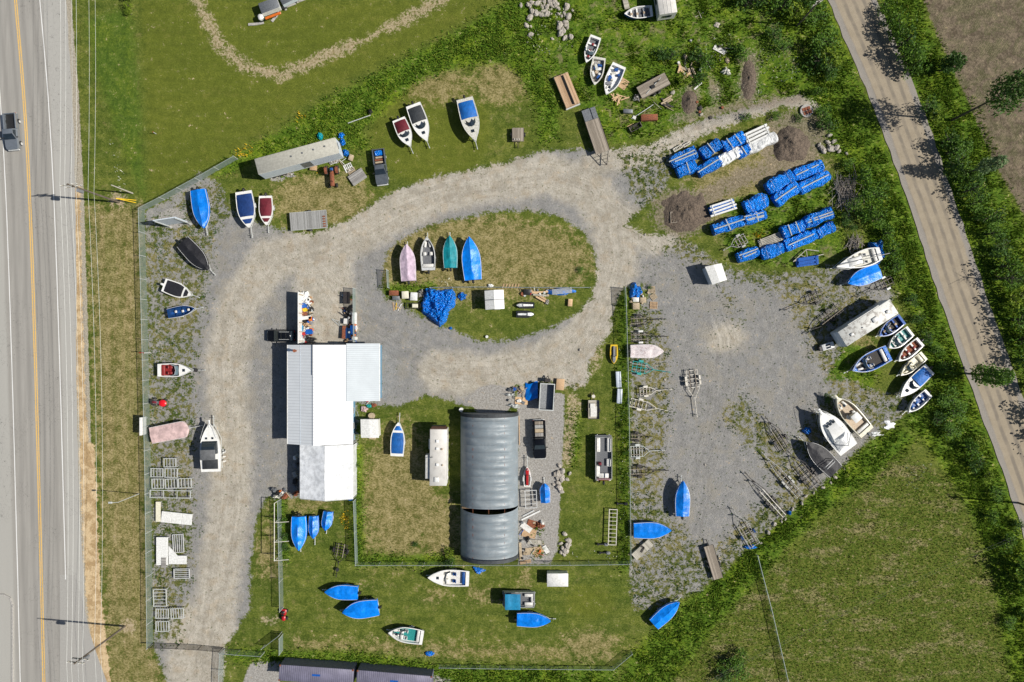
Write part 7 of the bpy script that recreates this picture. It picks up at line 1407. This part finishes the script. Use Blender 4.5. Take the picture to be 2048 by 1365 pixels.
SHR=[tree_src('shrub',1,1.3,.15,330,m,seed=s,leaf=.17,lobes=8) for s,m in ((1,'leaf'),(2,'leaf_dark'),(3,'leaf_yellow'),(4,'leaf'))]+[tree_src('shrub',1,1.7,.2,420,m,seed=s,leaf=.15,lobes=11) for s,m in ((5,'leaf_dark'),(6,'leaf'))]
used=[False]*len(SHR)
def plant(px,py,r,h,label,group,name='shrub',cat='shrub',k=None):
    k=random.randrange(len(SHR)) if k is None else k; src=SHR[k]
    if used[k]: o=copy_tree(src)
    else: o=src; used[k]=True
    o.name=name; x,y=P(px,py); o.location=(x,y,0); o.rotation_euler=(0,0,random.uniform(0,6)); o.scale=(r,r*random.uniform(.85,1.15),h/(1.3 if k<4 else 1.7)); tag(o,label,cat,group)
east=[(1762,25,1.5,2.5),(1772,50,2,3.5),(1785,70,2.2,4),(1795,95,2.4,4.3),(1803,118,2.4,4.3),(1812,140,2.2,4),(1830,120,1.6,2),(1850,215,1.8,2.5),(1862,235,1.5,2.4),(1885,285,2.2,3.6),(1893,308,2.4,3.8),(1900,335,2.4,3.5),(1918,360,1.8,2.6),(1925,385,2.4,4),(1938,410,1.8,3),(1958,440,2.2,3.6),(1972,470,1.8,3),(1985,440,1.6,2.4),(1990,500,2,3),(1996,535,2.4,4),(2010,560,2.4,4),(2020,600,2.4,4.2),(2024,640,2.6,4.4),(2034,680,2.5,4.4),(2046,720,2.5,4.2),(2055,770,2.5,4.4),(2070,830,2.6,4),(1925,300,1.6,2),(1940,350,1.4,1.8),(2085,880,2.4,4)]
for a in east: plant(*a,'leafy green shrub in the hedge east of the country road','shrubs east of the country road')
west=[(1490,12,2.4,3.6),(1520,5,2.6,4),(1560,18,2.4,3.5),(1585,30,2.2,3.4),(1600,10,2.4,3.8),(1625,45,2.2,3.2),(1640,95,2.4,3.6),(1650,120,2.4,3.6),(1632,130,2.4,3),(1655,145,1.8,2.6),(1560,100,1.6,2),(1545,70,1.8,2.4),(1480,115,1.5,2),(1470,100,1.3,1.8),(1395,120,1.6,2.2),(1410,135,1.6,2.2),(1340,115,1.6,1.8),(1365,165,1.3,1.6),(1400,160,1.4,1.8),(1320,110,1.3,1.6),(1490,236,.9,1.2),(1550,236,.9,1.2),(1640,230,1.4,2),(1630,190,1.3,2.2),(1648,255,1.6,2.2),(1595,240,.8,1)]
for a in west: plant(*a,'leafy green bush in the scrub north of the gravel lot','bushes in the north scrub')
mid=[(1718,360,2,3.4),(1735,395,2.4,4),(1728,430,2.2,3.6),(1700,415,1.6,2.6),(1745,440,1.8,3),(1690,330,1.2,1.8),(1690,440,1.2,1.6),(1765,470,1.8,2.6),(1775,505,1.8,2.6),(1783,532,1.7,2.4),(1796,560,1.4,2),(1815,602,1.2,1.6),(1830,640,1.2,1.5),(1850,675,1.3,1.6),(1866,702,1.3,1.6),(1880,738,1.5,2),(1885,798,2.0,2.8),(1902,822,1.8,2.6),(1870,838,1.4,1.8),(1890,860,1.6,2.2),(1930,895,1.8,2.8),(1955,880,1.3,1.8),(1945,925,1.6,2.4),(1968,950,1.4,2.2),(1985,985,1.4,2),(1975,1030,1.5,2.2),(2005,1080,1.7,2.6),(2036,1130,2.8,5),(2050,1165,2.8,5),(2045,1230,1.8,2.6),(2030,1050,1.3,1.8),(1655,795,1.0,1.1),(1700,455,1,1.2),(2010,1240,1.2,1.6)]
for a in mid: plant(*a,'leafy green shrub between the gravel lot and the country road','shrubs between lot and country road')
for a in [(1455,1318,1.8,2.4),(1470,1335,1.8,2.2),(1480,1305,1.4,1.8),(1440,1345,1.6,1.8)]: plant(*a,'dark shrub in the clump at the south edge of the meadow','shrub clump at the south meadow edge')
for a in [(568,1040,.8,1.2),(570,1070,.9,1.2),(572,1095,.8,1),(712,930,.6,1),(832,1088,.6,.7),(1250,905,.6,.9),(1246,850,.7,.9),(1255,790,.6,.8),(1248,1080,.7,1),(898,1104,1.0,1.4),(900,1120,1.0,1.3),(1265,575,.6,.8),(707,595,.5,.8),(1300,575,0.5,.6),(1160,540,.6,.7)]: plant(*a,'small leafy weed bush along the inner fences','weed bushes along the inner fences')
for a in [(262,-12,.6,1.8),(262,2,.6,1.8),(262,16,.6,1.7),(263,30,.6,1.6)]: plant(*a,'bright green narrow hedge plant at the top of the verge','hedge plants at the top of the verge',k=2)
def tall(label,px,py,h,r,base,n_,m_,lobes,leaf=.35,tr=.16,seed=9,col=True):
    o=tree_src('tree',r,h,base,n_,m_,col,seed,leaf,lobes,tr); x,y=P(px,py); o.location=(x,y,0); tag(o,label,'tree')
tall('slender green poplar leaning over the country road',1938,748,8.6,1.7,1.8,1500,'leaf',7,seed=11); tall('small leafy tree at the ploughed field edge',1880,142,5.0,1.4,1.2,1000,'leaf_dark',5,seed=12); tall('tall thin tree with crown at the right edge',1903,241,16.5,2.6,9.5,1500,'leaf_dark',7,.4,.2,13); tall('thin pale tree beyond the road hedge',1925,350,9,1.2,4,700,'leaf_silver',6,seed=14)
q=MB(); g=random.Random(4); q.tube((0,0,0),(0,0,4.5),.12,6,.06)
for k in range(16): a=g.uniform(0,6.28); z=g.uniform(2,5.5); L_=g.uniform(.8,2); q.tube((0,0,min(z,4.4)),(L_*math.cos(a),L_*math.sin(a),z+1),.04,4,.012)
x,y=P(1985,560); o=q.build('bare_tree','bark'); o.location=(x,y,0); tag(o,'leafless thin tree throwing a branchy shadow on the road','tree')
# tall grass / meadow / weeds scattered as ground cover
def scatter(wt,n_,off=0):
    g=rng; sel=(XS>-84)&(XS<84); sely=(YS>-56)&(YS<56); w_=wt[np.ix_(sely,sel)]; xs_,ys_=XS[sel],YS[sely]; p=w_.ravel()/w_.sum(); idx=g.choice(len(p),n_,p=p); iy,ix=np.unravel_index(idx,w_.shape); zz=Z[np.ix_(sely,sel)][iy,ix]
    return np.stack([xs_[ix]+g.uniform(-.12,.12,n_),ys_[iy]+g.uniform(-.12,.12,n_),zz+off],1)
def tufts(name,wt,n_,hmin,hmax,wd,mat_,blades=3,lean=.5):
    p=scatter(wt,n_); p=np.repeat(p,blades,0); N=len(p); th=rng.uniform(0,2*PI,N); h_=rng.uniform(hmin,hmax,(N,1)); d=np.stack([np.cos(th),np.sin(th),np.zeros(N)],1); s=np.stack([-np.sin(th),np.cos(th),np.zeros(N)],1)
    tip=p+d*h_*rng.uniform(.2,1,(N,1))*lean+np.array([0,0,1])*h_; v=np.stack([p-s*wd*.5,p+s*wd*.5,tip+s*wd*.1,tip-s*wd*.1],1)
    me=fastmesh(name,v,4,mat_); o=bpy.data.objects.new(name,me); C.objects.link(o); o['kind']='stuff'; return o
Lw=(W(lush,1.5)**1.5*(1-W(yard,.3)))*(np.clip(-_rd/.5,0,1)); cl=fbm(GX,GY,1.4,3)**2
tag(tufts('tall_grass',Lw*cl,46000,.14,.42,.15,'tall_grass',3,.8),'tall lush green grass and weeds of the hedgerow strips','tall grass')
tag(tufts('scrub_weeds',np.clip(W(scrub,.6)*(1-Lw)*(1-W(yard,.3))*(1-W(soil,.3)),0,1)*(fbm(GX,GY,1.8,3)**4),12000,.1,.34,.15,'tall_grass'),'patchy green weeds of the north scrub','weeds')
tag(tufts('meadow_grass',W(rough,.6)*(.3+fbm(GX,GY,1.2,3)),20000,.06,.2,.10,'meadow_grass'),'rough yellowish meadow grass of the southeast field','meadow grass')
wy=W(weedy,.8)*W(yard,.5)*fbm(GX,GY,1.3,3)**5+W(yard,.2)*.004*(U>1240)
tag(tufts('gravel_weeds',wy,7000,.04,.14,.14,'leaf_dark',4,1.2),'low weed tufts scattered through the gravel','weeds')
tag(tufts('yellow_wildflowers',W(np.maximum.reduce([circ(490,305,16,12),circ(600,235,10,10),circ(690,1040,6,18),circ(640,340,8,4),circ(1520,470,10,6)]),.3)*cl,170,.3,.5,.10,'flower_yellow',2,.6),'yellow wildflower patches in the weeds','wildflowers')

tag(tufts('white_wildflowers',W(np.maximum.reduce([line([(225,290),(240,340),(245,380)],7),line([(1245,700),(1246,1100)],6),line([(1255,1112),(1130,1112)],7),circ(1440,100,60,30),circ(1550,130,50,40),circ(1480,180,60,30),circ(1100,60,50,60),circ(1840,950,40,30),line([(830,560),(900,563)],5)]),.3)*cl,520,.2,.4,.09,'white_petals',2,.6),'white wildflowers among the weeds','wildflowers')
